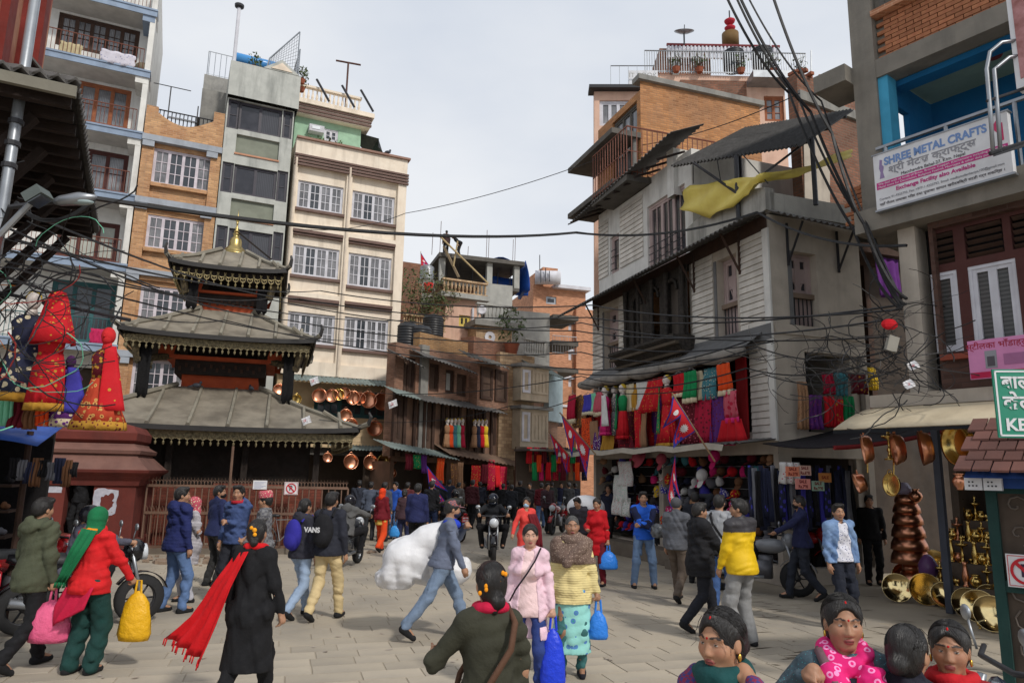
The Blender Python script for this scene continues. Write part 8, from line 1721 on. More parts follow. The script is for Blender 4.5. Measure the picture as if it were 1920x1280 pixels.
tangle(1680,650,10.0,16,40,40,'big black knot of cables on the pier of the metal shop',1);tangle(1660,705,10.0,40,22,30,'loose cable loops above the cream awning',2);tangle(1540,690,11.5,60,22,26,'slack cable loops before the side opening',3);tangle(40,520,7.2,30,60,40,'dense cable tangle at the far left pole',4,(M_CAB,)*12+(mk('mint_cord',srgb(110,180,150),bump=0),mk('orange_cord',srgb(190,110,40),bump=0)))
tangle(20,640,7.2,22,50,26,'hanging cords and cables beside the navy gown',5,(M_CAB,M_CAB,M_CAB,mk('mint_cord',()),M_CAB,M_CAB,mk('red_cord',srgb(150,50,46),bump=0)))
solo('cable_box',MB().bx(at(1672,645,9.8),(.14,.08,.22),Matrix.Rotation(.3,3,'Y')),mk('grey_box',srgb(150,146,136)),'pale grey junction box in the cable knot','junction box');solo('red_paper',MB().ell(at(1668,608,9.8),(.12,.05,.08),8,6),CL('red'),'red and white crumpled paper in the cable knot','paper')
FN=Fac(at(985,880,32),62);t=thing('lane_shops','dark shopfronts crowded with clothes at the mouth of the narrow lane','shop',FN.P(1,0,0));u1=FN.uz(1100,880)[0];obj('front',MB().fb(FN,-.2,u1,0,3.2,-.6,-.5),mk('dim_shop_back',()),t);obj('canopy',MB().fb(FN,-.3,u1+.2,3.0,3.08,-.5,.9),M_TINDK,t)
for i in range(24):
 c=('red','crimson','maroon','tan','orange','navy','green','pink')[i*3%8];x=988+i*4.5;hang(FN,x,838+i%3*14,x+9,868+i%3*16,.3-.2*(i%2),SPOT(c,'gold',12,.2)if i%2 else CL(c),'%s garment, %s from the left at the lane mouth'%(c,ORD[i]),'garments hung at the lane mouth')
g=MB()
for i in range(90):
 p=gnd(rb.uniform(120,1500),rb.uniform(1040,1275),.004);s_=rb.uniform(.012,.05);a=rb.uniform(0,6.3);d_,e=Vector((math.cos(a),math.sin(a),0))*s_,Vector((-math.sin(a),math.cos(a),0))*s_*.6;g.quad(p-d_,p-e,p+d_+Vector((0,0,.01)),p+e)
tag(obj('paper_litter',g,mk('litter_scrap',srgb(170,160,150),c2=srgb(110,90,76),ns=3,na=1)),'small paper scraps and dust scattered over the paving',None,None,'stuff')
# ------------------------------------------------------------------ motorcycles, bicycle
def two_wheeler(loc,hd,c,label,scooter=False,plate_=True):
 t=thing('scooter' if scooter else 'motorcycle',label,'scooter' if scooter else 'motorcycle',loc,'motorcycles in the square');M_=Matrix.Rotation(rad(hd),3,'Z');W=lambda*p:Vector(loc)+M_@Vector(p)
 paint=mk('moto_%d_%d_%d'%c,srgb(*c),rough=.25,bump=0,coat=.5);R_=.24 if scooter else .30;dk=M_BLACK;up=lambda g:g
 def sub(nm,g,m,par=None,sm=True):g.v=[tuple(W(*v))for v in g.v];return obj(nm,g,m,par or t,sm)
 RX=Matrix.Rotation(rad(90),3,'Y')
 for y in(-.62,.64):
  w_=sub('wheel',MB().lathe([(R_*.62,-.05),(R_*.9,-.055),(R_,-.02),(R_,.02),(R_*.9,.055),(R_*.62,.05)],(0,y,R_),24,RX,cap=False),mk('tyre',(.022,.022,.023),rough=.85),sm=True)
  g=MB().lathe([(R_*.66,-.03),(R_*.66,.03),(R_*.58,.03),(R_*.58,-.03),(R_*.66,-.03)],(0,y,R_),20,RX,cap=False).lathe([(.05,-.06),(.05,.06)],(0,y,R_),10,RX)
  for k in range(6):a=k*math.pi/3;g.tube([(0,y,R_),(0,y+R_*.6*math.cos(a),R_+R_*.6*math.sin(a))],.014,4)
  sub('rim',g,M_STEEL if scooter else M_IRON,w_)
  sub('mudguard',MB().grid([[(x,y+(R_+.04)*math.cos(a),R_+(R_+.04)*math.sin(a))for x in(-.07,0,.07)]for a in[rad(20+14*k)for k in range(10)]],.01),paint)
 if scooter:
  sub('body',MB().tube([(0,-.75,.62),(0,-.55,.55),(0,-.2,.48),(0,.05,.34),(0,.3,.3)],[.08,.17,.19,.12,.1],12),paint);sub('front_shield',MB().ell((0,.42,.62),(.2,.08,.34),14,10),paint)
 else:
  sub('engine',MB().bx((0,.02,.42),(.24,.4,.3)).bx((0,.12,.58),(.18,.22,.16)),mk('engine_metal',srgb(96,96,100),rough=.45,metal=.6));sub('fuel_tank',MB().ell((0,.2,.82),(.15,.30,.13),14,10),paint);sub('tail',MB().tube([(0,-.2,.74),(0,-.55,.8),(0,-.85,.88)],[.13,.11,.05],10),paint)
  sub('front_cowl',MB().ell((0,.52,.9),(.13,.14,.15),12,8),paint)
 sub('seat',MB().tube([(0,.0,.8),(0,-.3,.8),(0,-.72,.86)],[.1,.12,.09],10),dk)
 for x in(-.09,.09):sub('fork',MB().tube([(x,.64,R_),(x,.46,.95)],.025,6),M_STEEL)
 sub('handlebar',MB().tube([(-.36,.34,1.04),(-.2,.42,1.02),(.2,.42,1.02),(.36,.34,1.04)],.016,6),M_IRON);sub('headlight',MB().lathe([(.02,-.04),(.1,-.02),(.105,.04),(.001,.06)],(0,.62,.88),14,Matrix.Rotation(rad(-85),3,'X')),mk('headlight_glass',srgb(200,205,210),rough=.1,bump=0))
 for x in(-.3,.3):sub('mirror',MB().tube([(x,.4,1.03),(x*1.15,.42,1.2)],.008,4).ell((x*1.2,.42,1.22),(.06,.02,.045),10,6),M_STEEL)
 sub('exhaust',MB().tube([(.12,.1,.3),(.14,-.3,.28),(.17,-.8,.4)],[.025,.035,.055],8),M_STEEL)
 if plate_:sub('number_plate',MB().bx((0,-.9,.66),(.2,.012,.16)),mk('plate_red',srgb(190,30,44),bump=0),sm=False);g=MB();[g.bx((-.06+.045*k,-.908,.66+dz),(.028,.006,.045))for k in range(4)for dz in(-.035,.035)];sub('plate_digits',g,M_SIGNW,sm=False)['kind']='stuff';sub('tail_light',MB().ell((0,-.92,.8),(.07,.03,.035),8,6),mk('tail_red',srgb(160,16,20),rough=.2,bump=0))
 return t
def mg(x,y):p=gnd(x,y);return(p.x,p.y,0)
B_=(22,22,26)
two_wheeler(mg(150,1178),-48,B_,'black motorcycle ridden behind the woman in red at the left');two_wheeler(mg(28,1165),-35,(150,30,34),'parked red and black motorcycle at the far left edge');two_wheeler(mg(650,1062),-8,(60,62,66),'grey scooter ridden away near the temple fence',True);two_wheeler(mg(850,1012),25,B_,'black motorcycle ridden away behind the porter');two_wheeler(mg(922,1050),184,B_,'black motorcycle coming towards the camera in mid street')
two_wheeler(mg(1425,1112),-118,(120,122,126),'silver motorcycle parked behind the man in yellow');two_wheeler(mg(1500,1085),-140,(170,28,30),'red motorcycle parked by the jeans stall');two_wheeler(mg(1045,1000),160,(140,30,34),'motorcycle parked in the lane beyond the old woman');two_wheeler((3.0,3.95,0),78,(24,30,46),'dark blue scooter cut by the lower right corner',True)
p=mg(530,1040);t=thing('bicycle','old bicycle leaning on the temple railing behind the girl','bicycle',p);P_=Vector(p)
for x in(-.5,.5):obj('wheel',MB().tube([P_+Vector((x+.33*math.cos(a),0,.34+.33*math.sin(a)))for a in[6.2832*k/24 for k in range(25)]],.016,5),M_BLACK,t)
Q_=lambda x,z:P_+Vector((x,0,z));obj('frame',MB().tube([Q_(-.5,.34),Q_(-.1,.32),Q_(-.22,.85),Q_(-.5,.34)],.016,5).tube([Q_(-.1,.32),Q_(.36,.82),Q_(-.2,.8)],.016,5).tube([Q_(.5,.34),Q_(.34,.98)],.016,5),M_STEEL,t);obj('handlebar',MB().tube([Q_(.34,.98)+Vector((0,-.25,.02)),Q_(.36,1.0),Q_(.34,.98)+Vector((0,.25,.02))],.014,5),M_STEEL,t);obj('saddle',MB().ell(Q_(-.24,.9),(.13,.08,.04),10,6),M_BLACK,t)
# ------------------------------------------------------------------ people
def C_(c):return c if not isinstance(c,tuple)else cloth(c)
JE,BK,NV,GY,DG=(92,118,160),(22,22,25),(36,42,84),(98,98,102),(54,56,60)
def person(x,y,hd,label,top,bot,hair='short',h=1.66,sex='m',Y=None,tk={},bk={},shoes=None,**kw):
 p=gnd(x,y)if Y is None else at(x,880,Y);p=Vector((p.x,p.y,kw.pop('z',0)));d=p.y
 v=(.009,.0048)if d<4 else(.011,.0075)if d<8 else(.0125,.0095)if d<14 else(.017,None)
 f=Fig(label,p,hd,h,sex,vox=v[0],vf=v[1],detail=int(d<22),**kw);T_=dict(hem=-.06);T_.update(tk);f.top(C_(top),**T_);f.trousers(C_(bot),**bk);f.shoes(C_(shoes or(30,30,32)))
 if hair:f.hair(hair,bulk=.014 if sex=='f' else .011)
 return f
def bag(p,m,label,s=1.0,w_=.16,hh=.34,nm='plastic_bag'):
 p=Vector(p);t=thing(nm,label,'bag',p-Vector((0,0,hh*s+.1)));g=MB();rows=[];n=20
 for r_,z_ in((.05,.0),(.4,-.08),(.74,-.24),(.95,-.55),(1.02,-.86),(.92,-.99),(.05,-1.02)):rows.append([p+Vector((w_*s*r_*math.cos(6.2832*k/n)*(1+.05*math.sin(k*3.1+z_*9)),w_*s*.55*r_*math.sin(6.2832*k/n),-.1+z_*hh*s))for k in range(n+1)])
 obj('bag_body',g.grid(rows),m,t,True);obj('handle',MB().tube([p+Vector((-.03,0,-.12)),p+Vector((-.02,0,0)),p+Vector((.02,0,0)),p+Vector((.03,0,-.12))],.012,5),m,t);return t
PL_=lambda k,c:MATS.get('plastic_'+k)or mk('plastic_'+k,srgb(*c),rough=.32,bump=1.0,bs=15,c2=tuple(q*.75 for q in srgb(*c)),ns=5)
def pack(f,m,label,s=1.0):
 S=SDF();R_=f.R;S.ell(f.up(0,-.2,.28),V3(.15,.10,.23)*f.k*s,.03,M=R_);S.ell(f.up(0,-.26,.2),V3(.11,.06,.12)*f.k*s,.02,M=R_);V,Q=S.mesh(.016);Mz=np.array(Matrix.Rotation(f.rz,3,'Z'));o0=np.array(f.T.location);t=thing('backpack',label,'backpack',f.w(f.up(0,-.2,.05)))
 place('pack_body',np_mesh('pack_body',V@Mz.T+o0-np.array(WO[t]),Q),m,t)
 for sx in(-1,1):obj('strap',MB().tube([f.w(f.up(sx*.1,q,z))for q,z in((-.14,.47),(-.06,.565),(.06,.55),(.13,.42),(.13,.25))],.018,5),m,t)
WALK=dict(fl=(-.09,.24,0),fr=(.09,-.26,.07,0,-35));WALK2=dict(fl=(-.09,-.26,.07,0,-35),fr=(.09,.24,0));SIT=dict(drop=.20,hipf=-.18,fl=(-.24,.1,.28),fr=(.24,.1,.28),kl=(-.6,1,.3),kr=(.6,1,.3),hl=(-.33,.36,1.06),hrn=(.33,.36,1.06),gl=.8,gr=.8,lean=12)
f=person(40,1256,-22,'man in an olive hooded parka walking with a pink plastic bag',(76,80,62),BK,h=1.62,tk=dict(hood=True,hem=-.14,g=.03),hrn=(.27,.05,.74),gr=.8,**WALK);bag(f.grip_pt(1),PL_('pink',(226,96,136)),'pink plastic bag held by the man in the olive parka',1.15,.18)
f=person(150,1262,-12,'woman in a red cardigan and green headscarf carrying a yellow bag',(206,30,34),(24,60,56),None,1.55,'f',tk=dict(hem=-.10,flare=.03),bk=dict(r=(.10,.095,.085)),hrn=(.30,.24,.95),gr=.7,er=(.8,-.6,-.6),build=1.12);f.sheet('kurta',[((-.19,-.1,.80),(.17,-.15,.82)),((-.25,-.14,.62),(.12,-.19,.62)),((-.26,-.15,.44),(-.02,-.21,.55))],cloth((196,24,64)),.012,2);f.scarf_head(cloth((22,108,66)));f.sheet('scarf_tail',[((-.06,-.13,1.36),(.10,-.12,1.34)),((-.10,-.20,1.15),(.06,-.2,1.16)),((-.22,-.21,.86),(-.10,-.21,.86))],cloth((22,108,66)),.012,2.5,.008,True);f.mbput('marigolds',MB().tube([f.up(-.08,-.09,.55),f.up(0,-.12,.56),f.up(.08,-.09,.55)],.022,6),cloth((230,140,30)));bag(f.grip_pt(1)+Vector((.05,0,.02)),PL_('yellow',(226,172,30)),'large yellow bag held by the woman in red',1.25,.125,.38)
f=person(150,1178,-48,'rider in a grey jacket and dark helmet behind the woman in red',(86,86,100),BK,None,1.66,**SIT);f.helmet(mk('helmet_dark',(.02,.02,.026),rough=.15,bump=0))
p=FS_.P((dr[0]+dr[1])/2,0,-.12);f=person(0,0,165,'masked person on a phone standing in the shrine doorway',BK,BK,h=1.6,Y=p.y,hl=(-.11,.1,1.42),hrn=(.2,.16,1.35),z=.02);f.T.location=(p.x,p.y,.36);f.mask(cloth((150,186,220)))
f=person(222,1040,170,'youth in a dark hoodie looking at a phone by the shrine',(36,34,44),BK,h=1.6,hp=-25,hl=(-.06,.3,1.05),hrn=(.06,.3,1.05),tk=dict(hood=True))
f=person(320,1148,-38,'man in a navy puffer jacket and blue jeans, back turned',(34,42,92),JE,h=1.68,hy=-30,tk=dict(puffy=True,hood=True,g=.035,hem=-.08),fl=(-.16,-.05,0),fr=(.14,.1,0))
f=person(346,1128,130,'woman in a striped top and headscarf talking on a phone',mk('striped_knit',srgb(120,116,122),stripe=(16,srgb(200,196,200)),bump=.2),(190,190,200),None,1.52,'f',hl=(-.11,.08,1.32),gl=.7,tk=dict(hem=-.3));f.scarf_head(SPOT('rose','cream',30))
f=person(396,1098,-40,'masked man in a navy tracksuit jacket with white piping',(40,48,88),(50,50,50),hy=-40,tk=dict(collar=.05));f.mask(cloth(BK))
f=person(430,1130,160,'smiling man in a blue hoodie with a red collar',(66,84,128),(40,42,50),h=1.7,hy=15,tk=dict(hood=True),hl=(-.02,.2,1.18),gl=.9);f.scarf_neck(cloth((180,36,50)),'collar',.022)
f=person(482,1138,98,'old man in a grey checked blazer and patterned topi cap',mk('checked_tweed',srgb(126,126,128),check=(26,srgb(92,92,98)),bump=.3),(176,150,128),'short',1.6,tk=dict(open_=.05,hem=-.16),hl=(-.06,.24,1.0),hrn=(.06,.26,1.02),gl=.6,gr=.6);f.topi(SPOT('rose','cream',40,.3))
f=person(492,0,-4,'woman in black with a long red shawl blowing to the left',BK,BK,'lowbun',1.53,'f',Y=6.2,tk=dict(hem=-.5,flare=.05,g=.02),hrn=(.30,.02,.80),gr=.35,**WALK2);f.scarf_neck(cloth((206,20,28)),'red_shawl',.030);f.sheet('shawl_tail',[((-.17,-.02,1.27),(-.02,-.13,1.30)),((-.30,-.05,1.05),(-.12,-.19,1.02)),((-.46,-.06,.78),(-.20,-.2,.74)),((-.66,-.04,.60),(-.28,-.2,.46))],cloth((206,20,28)),.022,3,.008,True);f.mbput('marigolds',MB().ell(f.hd(.02,-.125,.04),(.02,.014,.02),8,6).ell(f.hd(-.012,-.125,.06),(.016,.012,.016),8,6).ell(f.hd(.028,-.13,.0),(.018,.012,.016),8,6),cloth((236,160,30)))
f=person(558,1158,-32,'girl with a ponytail and a blue backpack',(48,48,58),(150,170,196),'pony',1.56,'f',tk=dict(hood=True),**WALK);pack(f,cloth((50,46,150)),'blue backpack worn by the girl with the ponytail')
f=person(608,1162,-14,'young man in beige trousers walking with a black backpack',(42,44,54),(208,186,140),h=1.66,**WALK2);pack(f,cloth((26,26,30)),'black backpack worn by the young man in beige trousers');q_=Fac(f.w(f.up(0,-.335,.2)),90);text('VANS',q_,0,f.w(f.up(0,-.3,.3)).z,.03,.09,M_SIGNW,f.T,bold=.003)
f=person(650,1062,-8,'rider in a grey hooded jacket on the grey scooter',(92,92,92),BK,None,1.66,tk=dict(hood=True),**SIT);f.helmet(mk('helmet_dark',()))
person(690,1012,5,'man in a slate jacket, left of two men at the pan shop',(80,88,104),DG);person(716,1014,-8,'man in a grey quilted jacket, right of two men at the pan shop',(78,82,96),DG,tk=dict(puffy=True))
f=person(712,1034,-18,'woman in an orange headscarf, maroon jacket and orange trousers',(112,22,34),(226,76,30),None,1.55,'f',bk=dict(r=(.10,.085,.075)),**WALK);f.scarf_head(cloth((228,66,26)));f.skirt(cloth((214,176,84)),.04,-.2,.15,.17,name='yellow_wrap')
person(737,1010,150,'man in a bright blue puffer jacket and jeans',(40,84,176),JE,tk=dict(puffy=True,g=.03));f=person(754,1030,4,'woman in dark clothes with a blue bag near the white clothes stall',(70,50,56),(44,50,84),'bun',1.52,'f',hl=(-.24,.03,.78));bag(f.grip_pt(-1),PL_('blue',(60,150,226)),'light blue bag of the woman by the clothes stall',.9)
person(778,1052,-6,'man in a navy jacket and black trousers, back turned',NV,BK,h=1.7,tk=dict(g=.03));person(806,1014,-14,'man in a black leather jacket in the left of the street',(26,26,30),(40,52,84),h=1.72)
f=person(850,1012,25,'rider in an olive jacket and shiny black helmet',(70,70,64),BK,None,**SIT);f.helmet(mk('helmet_black',(.01,.01,.012),rough=.08,bump=0))
f=person(826,1200,-78,'porter in a plaid cap hauling a huge white sack',mk('grey_blue_shirt',srgb(104,112,132),bump=.2),(118,136,160),'short',1.63,tk=dict(hem=-.05,g=.012),hl=(-.1,.28,1.36),el=(-.6,.6,-.8),hrn=(.22,.24,.84),gl=.9,lean=8,fl=(-.09,.34,0),fr=(.09,-.42,.10,0,-40));f.cap(mk('plaid',srgb(160,96,90),check=(42,srgb(100,84,96)),bump=.2));f.mask(cloth((34,36,60)));f.mbput('shoulder_panel',MB().ell(f.up(0,.02,.50),(.17,.115,.07),14,8,Matrix(f.R.tolist())),cloth((36,66,190)))
S=SDF();S.chain([(.06,.12,1.36),(-.02,-.1,1.16),(-.1,-.36,.9),(-.1,-.5,.7)],[.05,.15,.25,.20],.1);S.ell((-.16,.12,.78),(.22,.36,.24),.12);S.post+=[folds(5,.03,.2),folds(9,.014,.09),lambda f_,X,Y,Z:np.maximum(f_,.56-Z)];V,Q=S.mesh(.02);M_SACK=mk('white_sack',srgb(226,226,228),c2=srgb(196,196,200),bump=.4,bs=12,rough=.5)
o=place('sack',np_mesh('sack',V,Q),M_SACK,None,f.w((-.14,-.08,0)));o.rotation_euler=(0,0,f.rz);tag(o,'huge white sack slung behind the porter','sack')
f=person(922,1050,184,'rider in black with a full helmet riding towards the camera',(28,30,34),BK,None,1.7,tk=dict(collar=.04),**SIT);f.helmet(mk('helmet_navy',(.014,.018,.03),rough=.15,bump=0))
f=person(986,1085,196,'woman in a coral kurta with a face mask and maroon shawl',(222,72,66),(110,24,32),'bun',1.52,'f',hy=-35,tk=dict(hem=-.4,flare=.05),hrn=(.34,.1,.95),**WALK);f.mask(cloth((164,200,226)));f.sheet('maroon_shawl',[((-.16,.12,1.22),(.02,.14,1.22)),((-.26,.14,.95),(-.06,.18,.95)),((-.3,.12,.6),(-.12,.16,.58))],cloth((110,26,36)),.015,3)
f=person(925,0,18,'woman in an olive sweater seen from behind with a red collar',(58,58,46),(60,54,48),'lowbun',1.505,'f',Y=3.75,tk=dict(hem=-.2,g=.016),build=1.0,hl=(-.22,.30,1.16),el=(-1,-.4,-.9),gl=.8);f.scarf_neck(cloth((200,24,66)),'red_collar',.028);f.strap(cloth((92,64,48)),1,0,.016,.12);g=MB()
for i in range(9):g.ell(f.hd(.055-.017*i+.01*math.sin(i*3),-.118+.002*i,.075-.012*i+.02*math.sin(i*2)),(.010,.008,.012),8,6)
f.mbput('marigolds',g,cloth((236,150,24)));f.strands(60,HAIRB)
f=person(996,0,172,'young woman in a pink cardigan with a thin black shoulder strap',(232,198,210),(48,66,128),'lowbun',1.49,'f',Y=6.9,skin=(.52,.30,.21),hy=8,bk=dict(r=(.085,.065,.052)),tk=dict(hem=-.34,flare=.04,open_=.075),hl=(-.26,.05,.80),gl=.8,gr=.3);f.top(cloth((238,206,206)),g=.011,hem=-.12,name='pink_blouse',sl=.03,wr=.03);f.strap(cloth((40,32,40)),-1,0,.008,.16);bag(f.grip_pt(-1),PL_('deep_blue',(36,66,214)),'deep blue long bag held by the woman in pink',1.25,.09,.40)
f=person(1072,1268,178,'old woman in a yellow cardigan, brown shawl and floral turquoise skirt',mk('yellow_knit',srgb(222,204,144),wave=(14,'Z',1),bump=.25),(60,110,110),None,1.54,'f',skin=(.34,.18,.11),build=1.2,tk=dict(hem=-.14,flare=.02,folds_=.007),hl=(-.30,.05,.78),gl=.8,shoes=(24,26,36),bk=dict(r=(.068,.055,.05)));f.hair('bun',HAIRG,.004);f.skirt(mk('turquoise_floral',srgb(150,214,206),spots=(13,srgb(84,130,190),.34,srgb(60,150,150)),bump=.2),-.10,-.66,.15,.21,name='floral_skirt',amp=.008);f.top(mk('shawl_weave',srgb(112,92,82),spots=(60,srgb(160,140,124),.3),bump=.4),g=.04,hem=.28,name='brown_shawl',short=True,folds_=.010,wl=.2);f.scarf_neck(mk('shawl_weave',()),'shawl_fold',.05,[([(-.1,.12,1.25),(.06,.17,1.1)],[.06,.05])],.02);bag(f.grip_pt(-1),PL_('mid_blue',(50,130,226)),'small blue plastic bag held by the old woman',.8,.12)
f=person(1120,1098,158,'woman in a long red cardigan with a blue bag by the scarf stand',(188,18,30),(104,20,34),'bun',1.55,'f',hp=-10,tk=dict(hem=-.32),hrn=(.12,.26,1.1),hl=(-.25,.05,.78),gl=.8);bag(f.grip_pt(-1),PL_('mid_blue',()),'blue bag held by the woman in the long red cardigan',.95,.18)
f=person(1208,1102,178,'man in a blue and navy jacket with folded arms holding a helmet',mk('blue_navy',srgb(36,96,206),bump=.2),(104,128,160),h=1.68,tk=dict(collar=.05),hl=(.10,.23,1.12),hrn=(-.10,.25,1.08),el=(-1,-.2,-.8),er=(1,-.2,-.8),gl=.9,gr=.9,fl=(-.18,0,0),fr=(.18,0,0));f.chain=None
for i in(-1,1):f.mbput('navy_sleeve',MB().tube([f.sh[i]+V3(0,0,.01),f.sh[i]*.5+f.el[i]*.5,f.el[i],f.wr[i]],[.08,.078,.07,.052],12),cloth((28,34,66)))
solo('helmet',MB().lathe([(.001,-.12),(.09,-.11),(.125,-.03),(.12,.06),(.08,.12),(.001,.14)],f.w((-.2,.3,1.02)),18),mk('helmet_silver',srgb(120,124,128),c2=(.02,.02,.02),ns=9,na=1,rough=.15,bump=0),'black and silver helmet tucked under the arm of the man in blue','helmet',smooth=True)
f=person(1272,1128,-35,'man in a grey jacket and knitted cap walking away',(96,98,104),(96,84,74),None,1.62,tk=dict(collar=.04),**WALK);f.beanie(cloth((80,80,84)))
person(1308,1092,-20,'dark-clothed man with one hand on his head at the hat shop',(36,38,46),BK,h=1.68,hrn=(.06,-.02,1.64),er=(1,-.2,.6),gr=.5)
f=person(1318,1184,-82,'moustached man in a black padded jacket in profile',(30,30,34),(32,34,42),h=1.62,build=1.15,tk=dict(collar=.04,g=.04,hem=-.18),hrn=(.12,.34,1.0),gr=.9,hl=(-.1,.3,1.0),**WALK)
f=person(1355,1150,-28,'youth in a grey sweatshirt and jeans with a black strap',(156,158,162),(64,92,140),h=1.7,tk=dict(hem=-.03));f.strap(cloth(BK),-1,0,.02,.14)
def yel(V):z=V[:,2];return np.where((z>1.32)[:,None],np.array(srgb(60,58,62)),np.array(srgb(232,190,20)))
f=person(1395,1212,32,'man in a yellow jacket with dark shoulders and grey trousers',mk('yellow_jacket',(.8,.6,.05),vc=True,rough=.6,bump=.15),(140,140,140),h=1.7,hy=35,tk=dict(collar=.06,g=.032,hem=-.08,colorf=yel,folds_=.009),hl=(-.2,.16,.86),hrn=(.2,.16,.86),fl=(-.14,0,0),fr=(.14,.02,0),bk=dict(r=(.1,.085,.08)))
f=person(1508,1124,78,'masked man in a navy jacket striding left past the jeans stall',(34,38,72),(40,44,54),h=1.68,tk=dict(collar=.05),hl=(-.2,.5,1.06),**WALK2);f.mask(cloth(BK))
f=person(1585,1178,192,'young man in an open denim jacket over a printed shirt',mk('denim',srgb(124,152,190),c2=srgb(90,116,158),ns=7,na=.9,bump=.3),(34,38,50),h=1.63,hy=-15,tk=dict(open_=.11,hem=-.02,collar=.03,g=.026));f.top(mk('printed_shirt',srgb(222,222,232),spots=(34,srgb(70,80,130),.25),bump=.15),g=.014,hem=.0,name='shirt',sl=.03,wr=.03)
person(1640,1096,165,'person in black standing in the dim metal shop',(16,16,18),(16,16,18),h=1.68)
# four women close to the camera, bottom right
f=person(1345,0,128,'woman with a green scarf raising a hand to her ear, bottom right',mk('blue_red_knit',srgb(70,60,120),check=(70,srgb(130,40,70)),bump=.3),DG,'bun',1.487,'f',Y=2.67,skin=(.42,.22,.13),hp=-4,hl=(-.15,.04,1.47),el=(-1,.5,-.8),gl=.7,tk=dict(hem=-.2));f.scarf_neck(cloth((24,74,74)),'green_scarf',.04)
def deco(f,z=.098,ear=True):
 f.strands()
 f.mbput('sindoor',MB().ell(f.hd(0,.058,z),(.005,.006,.013),8,6),mk('red_powder',srgb(200,20,24),bump=0));f.mbput('tika',MB().ell(f.hd(0,.090,.032),(.0045,.003,.0045),8,6),mk('red_powder',()))
 for i in(-1,1):f.mbput('earring',MB().ell(f.hd(i*.083,-.006,-.046),(.006,.009,.014),8,6),GOLD)
deco(f)
f=person(1562,0,166,'woman with a bright pink patterned scarf and sequinned cardigan',mk('sequin_knit',srgb(62,82,92),spots=(90,srgb(70,170,180),.16),bump=.4,rough=.5),DG,'longpony',1.487,'f',Y=3.03,skin=(.38,.2,.12),hy=5,hrn=(.2,.13,1.37),er=(1,.1,-.9),gr=.8,tk=dict(hem=-.2));f.scarf_neck(mk('pink_paisley',srgb(226,34,120),spots=(26,srgb(240,150,200),.34,srgb(226,34,120)),bump=.2),'pink_scarf',.042,[([(-.07,.12,1.22),(-.04,.16,1.08),(-.02,.15,.92)],[.05,.055,.05]),([(.07,.12,1.22),(.02,.17,1.1)],[.05,.05])],.05);deco(f);f.strap(cloth((120,90,96)),1,0,.02,.1)
f=person(1676,0,-52,'woman in a dark jacket facing away between the two women',(34,34,46),DG,'bun',1.40,'f',Y=2.9,tk=dict(hem=-.2,collar=.05));f.strands(60)
f=person(1752,0,146,'woman with a long ponytail, gold earring and red scarf, lower right',(150,24,34),DG,'longpony',1.41,'f',Y=2.94,skin=(.36,.18,.105),tk=dict(hem=-.2,g=.012));f.scarf_neck(cloth((188,24,34)),'red_scarf',.03);deco(f)
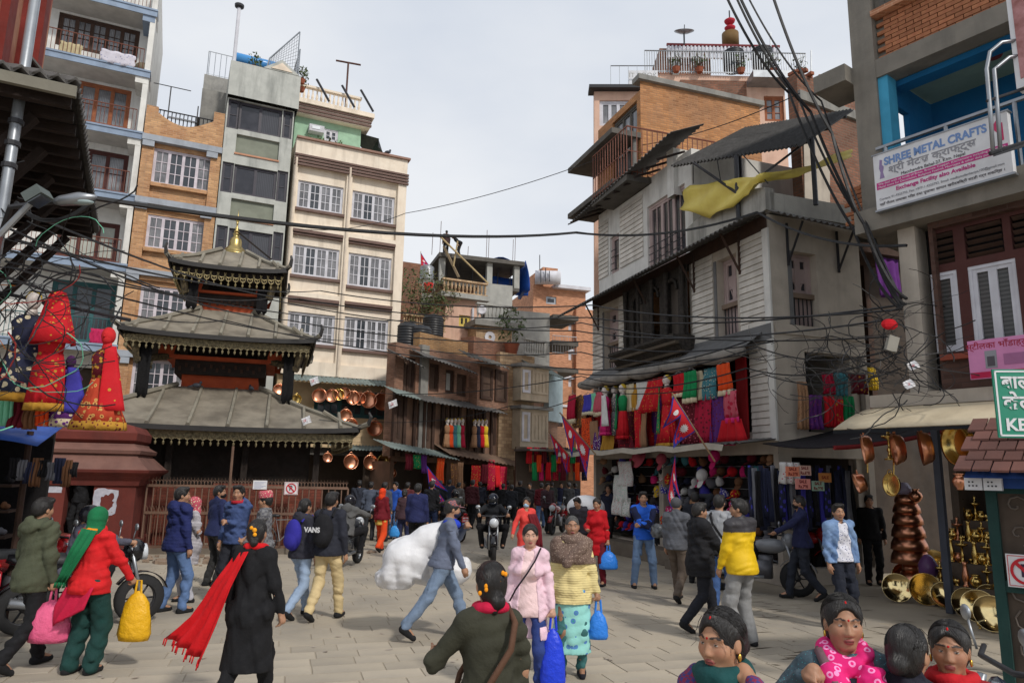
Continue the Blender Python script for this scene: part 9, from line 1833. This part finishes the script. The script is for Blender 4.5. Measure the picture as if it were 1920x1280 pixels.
# crowd in the narrow street
CRW=((942,986,0,BK,'black jacket, leftmost in the far crowd'),(958,992,8,(36,38,44),'charcoal jacket in the far crowd'),(974,984,-6,(30,30,32),'black coat behind the motorcycle rider'),(992,982,170,(44,40,42),'dark top facing the camera in the far crowd'),(1014,990,-5,(96,26,36),'maroon hoodie and jeans in the far crowd'),(1034,978,5,(48,52,50),'dark grey jacket beside the maroon hoodie'),(1052,976,175,(40,44,70),'navy jacket at the right of the far crowd'),(1066,986,20,(34,36,40),'dark coat by the parked motorcycle'),(905,972,-10,(52,60,74),'slate jacket at the red cloth stall'),(868,974,160,(80,40,44),'brown-red top among the left stalls'),(840,984,0,(38,44,62),'dark blue jacket at the orange print stall'),(930,972,175,(70,72,80),'grey sweater far down the street'),(1000,970,0,(26,28,30),'black jacket farthest down the street'))
CRW+=tuple((x,y,hd,c,l)for x,y,hd,c,l in((884,990,-20,(70,30,36),'wine red jacket left of the motorcycle rider'),(898,984,12,(34,36,48),'dark blue coat left of the motorcycle rider'),(950,974,4,(58,54,50),'brown-grey jacket in the second rank of the lane crowd'),(966,972,-9,(32,34,44),'midnight blue jacket in the second rank of the lane crowd'),(984,971,172,(120,40,44),'red sweater in the second rank of the lane crowd'),(1022,970,6,(60,66,62),'grey-green jacket in the second rank of the lane crowd'),(1042,968,-12,(26,26,30),'black hoodie in the second rank of the lane crowd'),(1058,970,168,(150,140,128),'pale beige top in the second rank of the lane crowd'),(1078,976,20,(44,48,60),'steel grey jacket by the scarf stand'),(1026,1000,-160,(64,44,50),'plum coat before the parked lane motorcycle'),(668,1004,8,(50,54,66),'grey-blue jacket at the brass pan shop door'),(760,1004,-4,(92,40,44),'dull red shawl by the white clothes stall'),(822,996,10,(30,34,40),'black anorak at the orange print stall'),(858,986,-15,(100,96,92),'light grey jacket at the red garments'),(1142,1030,150,(36,40,60),'dark navy coat beside the scarf stand'),(1236,1046,30,(54,50,52),'brown-black jacket looking at the hats')))
for i,(x,y,hd,c,l)in enumerate(CRW):person(x,y,hd+RN.uniform(-8,8),'distant person in a '+l,c,JE if i in(4,6)else BK,h=RN.uniform(1.58,1.74),**(WALK if i%2 else WALK2))
f=person(1092,1066,150,'stooping carrier under a white sack behind the old woman',(60,58,66),BK,h=1.55,lean=25);o=solo('sack',MB().ell(f.w((0,-.18,1.28)),(.42,.34,.27),20,14),M_SACK,'round white sack on the back of the stooping carrier','sack',smooth=True)
for x,hd,ln,c,l in((838,20,0,(60,40,40),'worker standing at the top left of the unfinished frame'),(864,80,45,BK,'worker stooping over the top slab of the unfinished frame')):u=fc.uz(x,476)[0];q=fc.P(u,ztp_,-.3)if 'ztp_' in globals()else fc.P(u,fc.uz(900,484)[1],-.3);f=person(0,0,hd,l,c,BK,h=1.6,Y=q.y,lean=ln);f.T.location=q
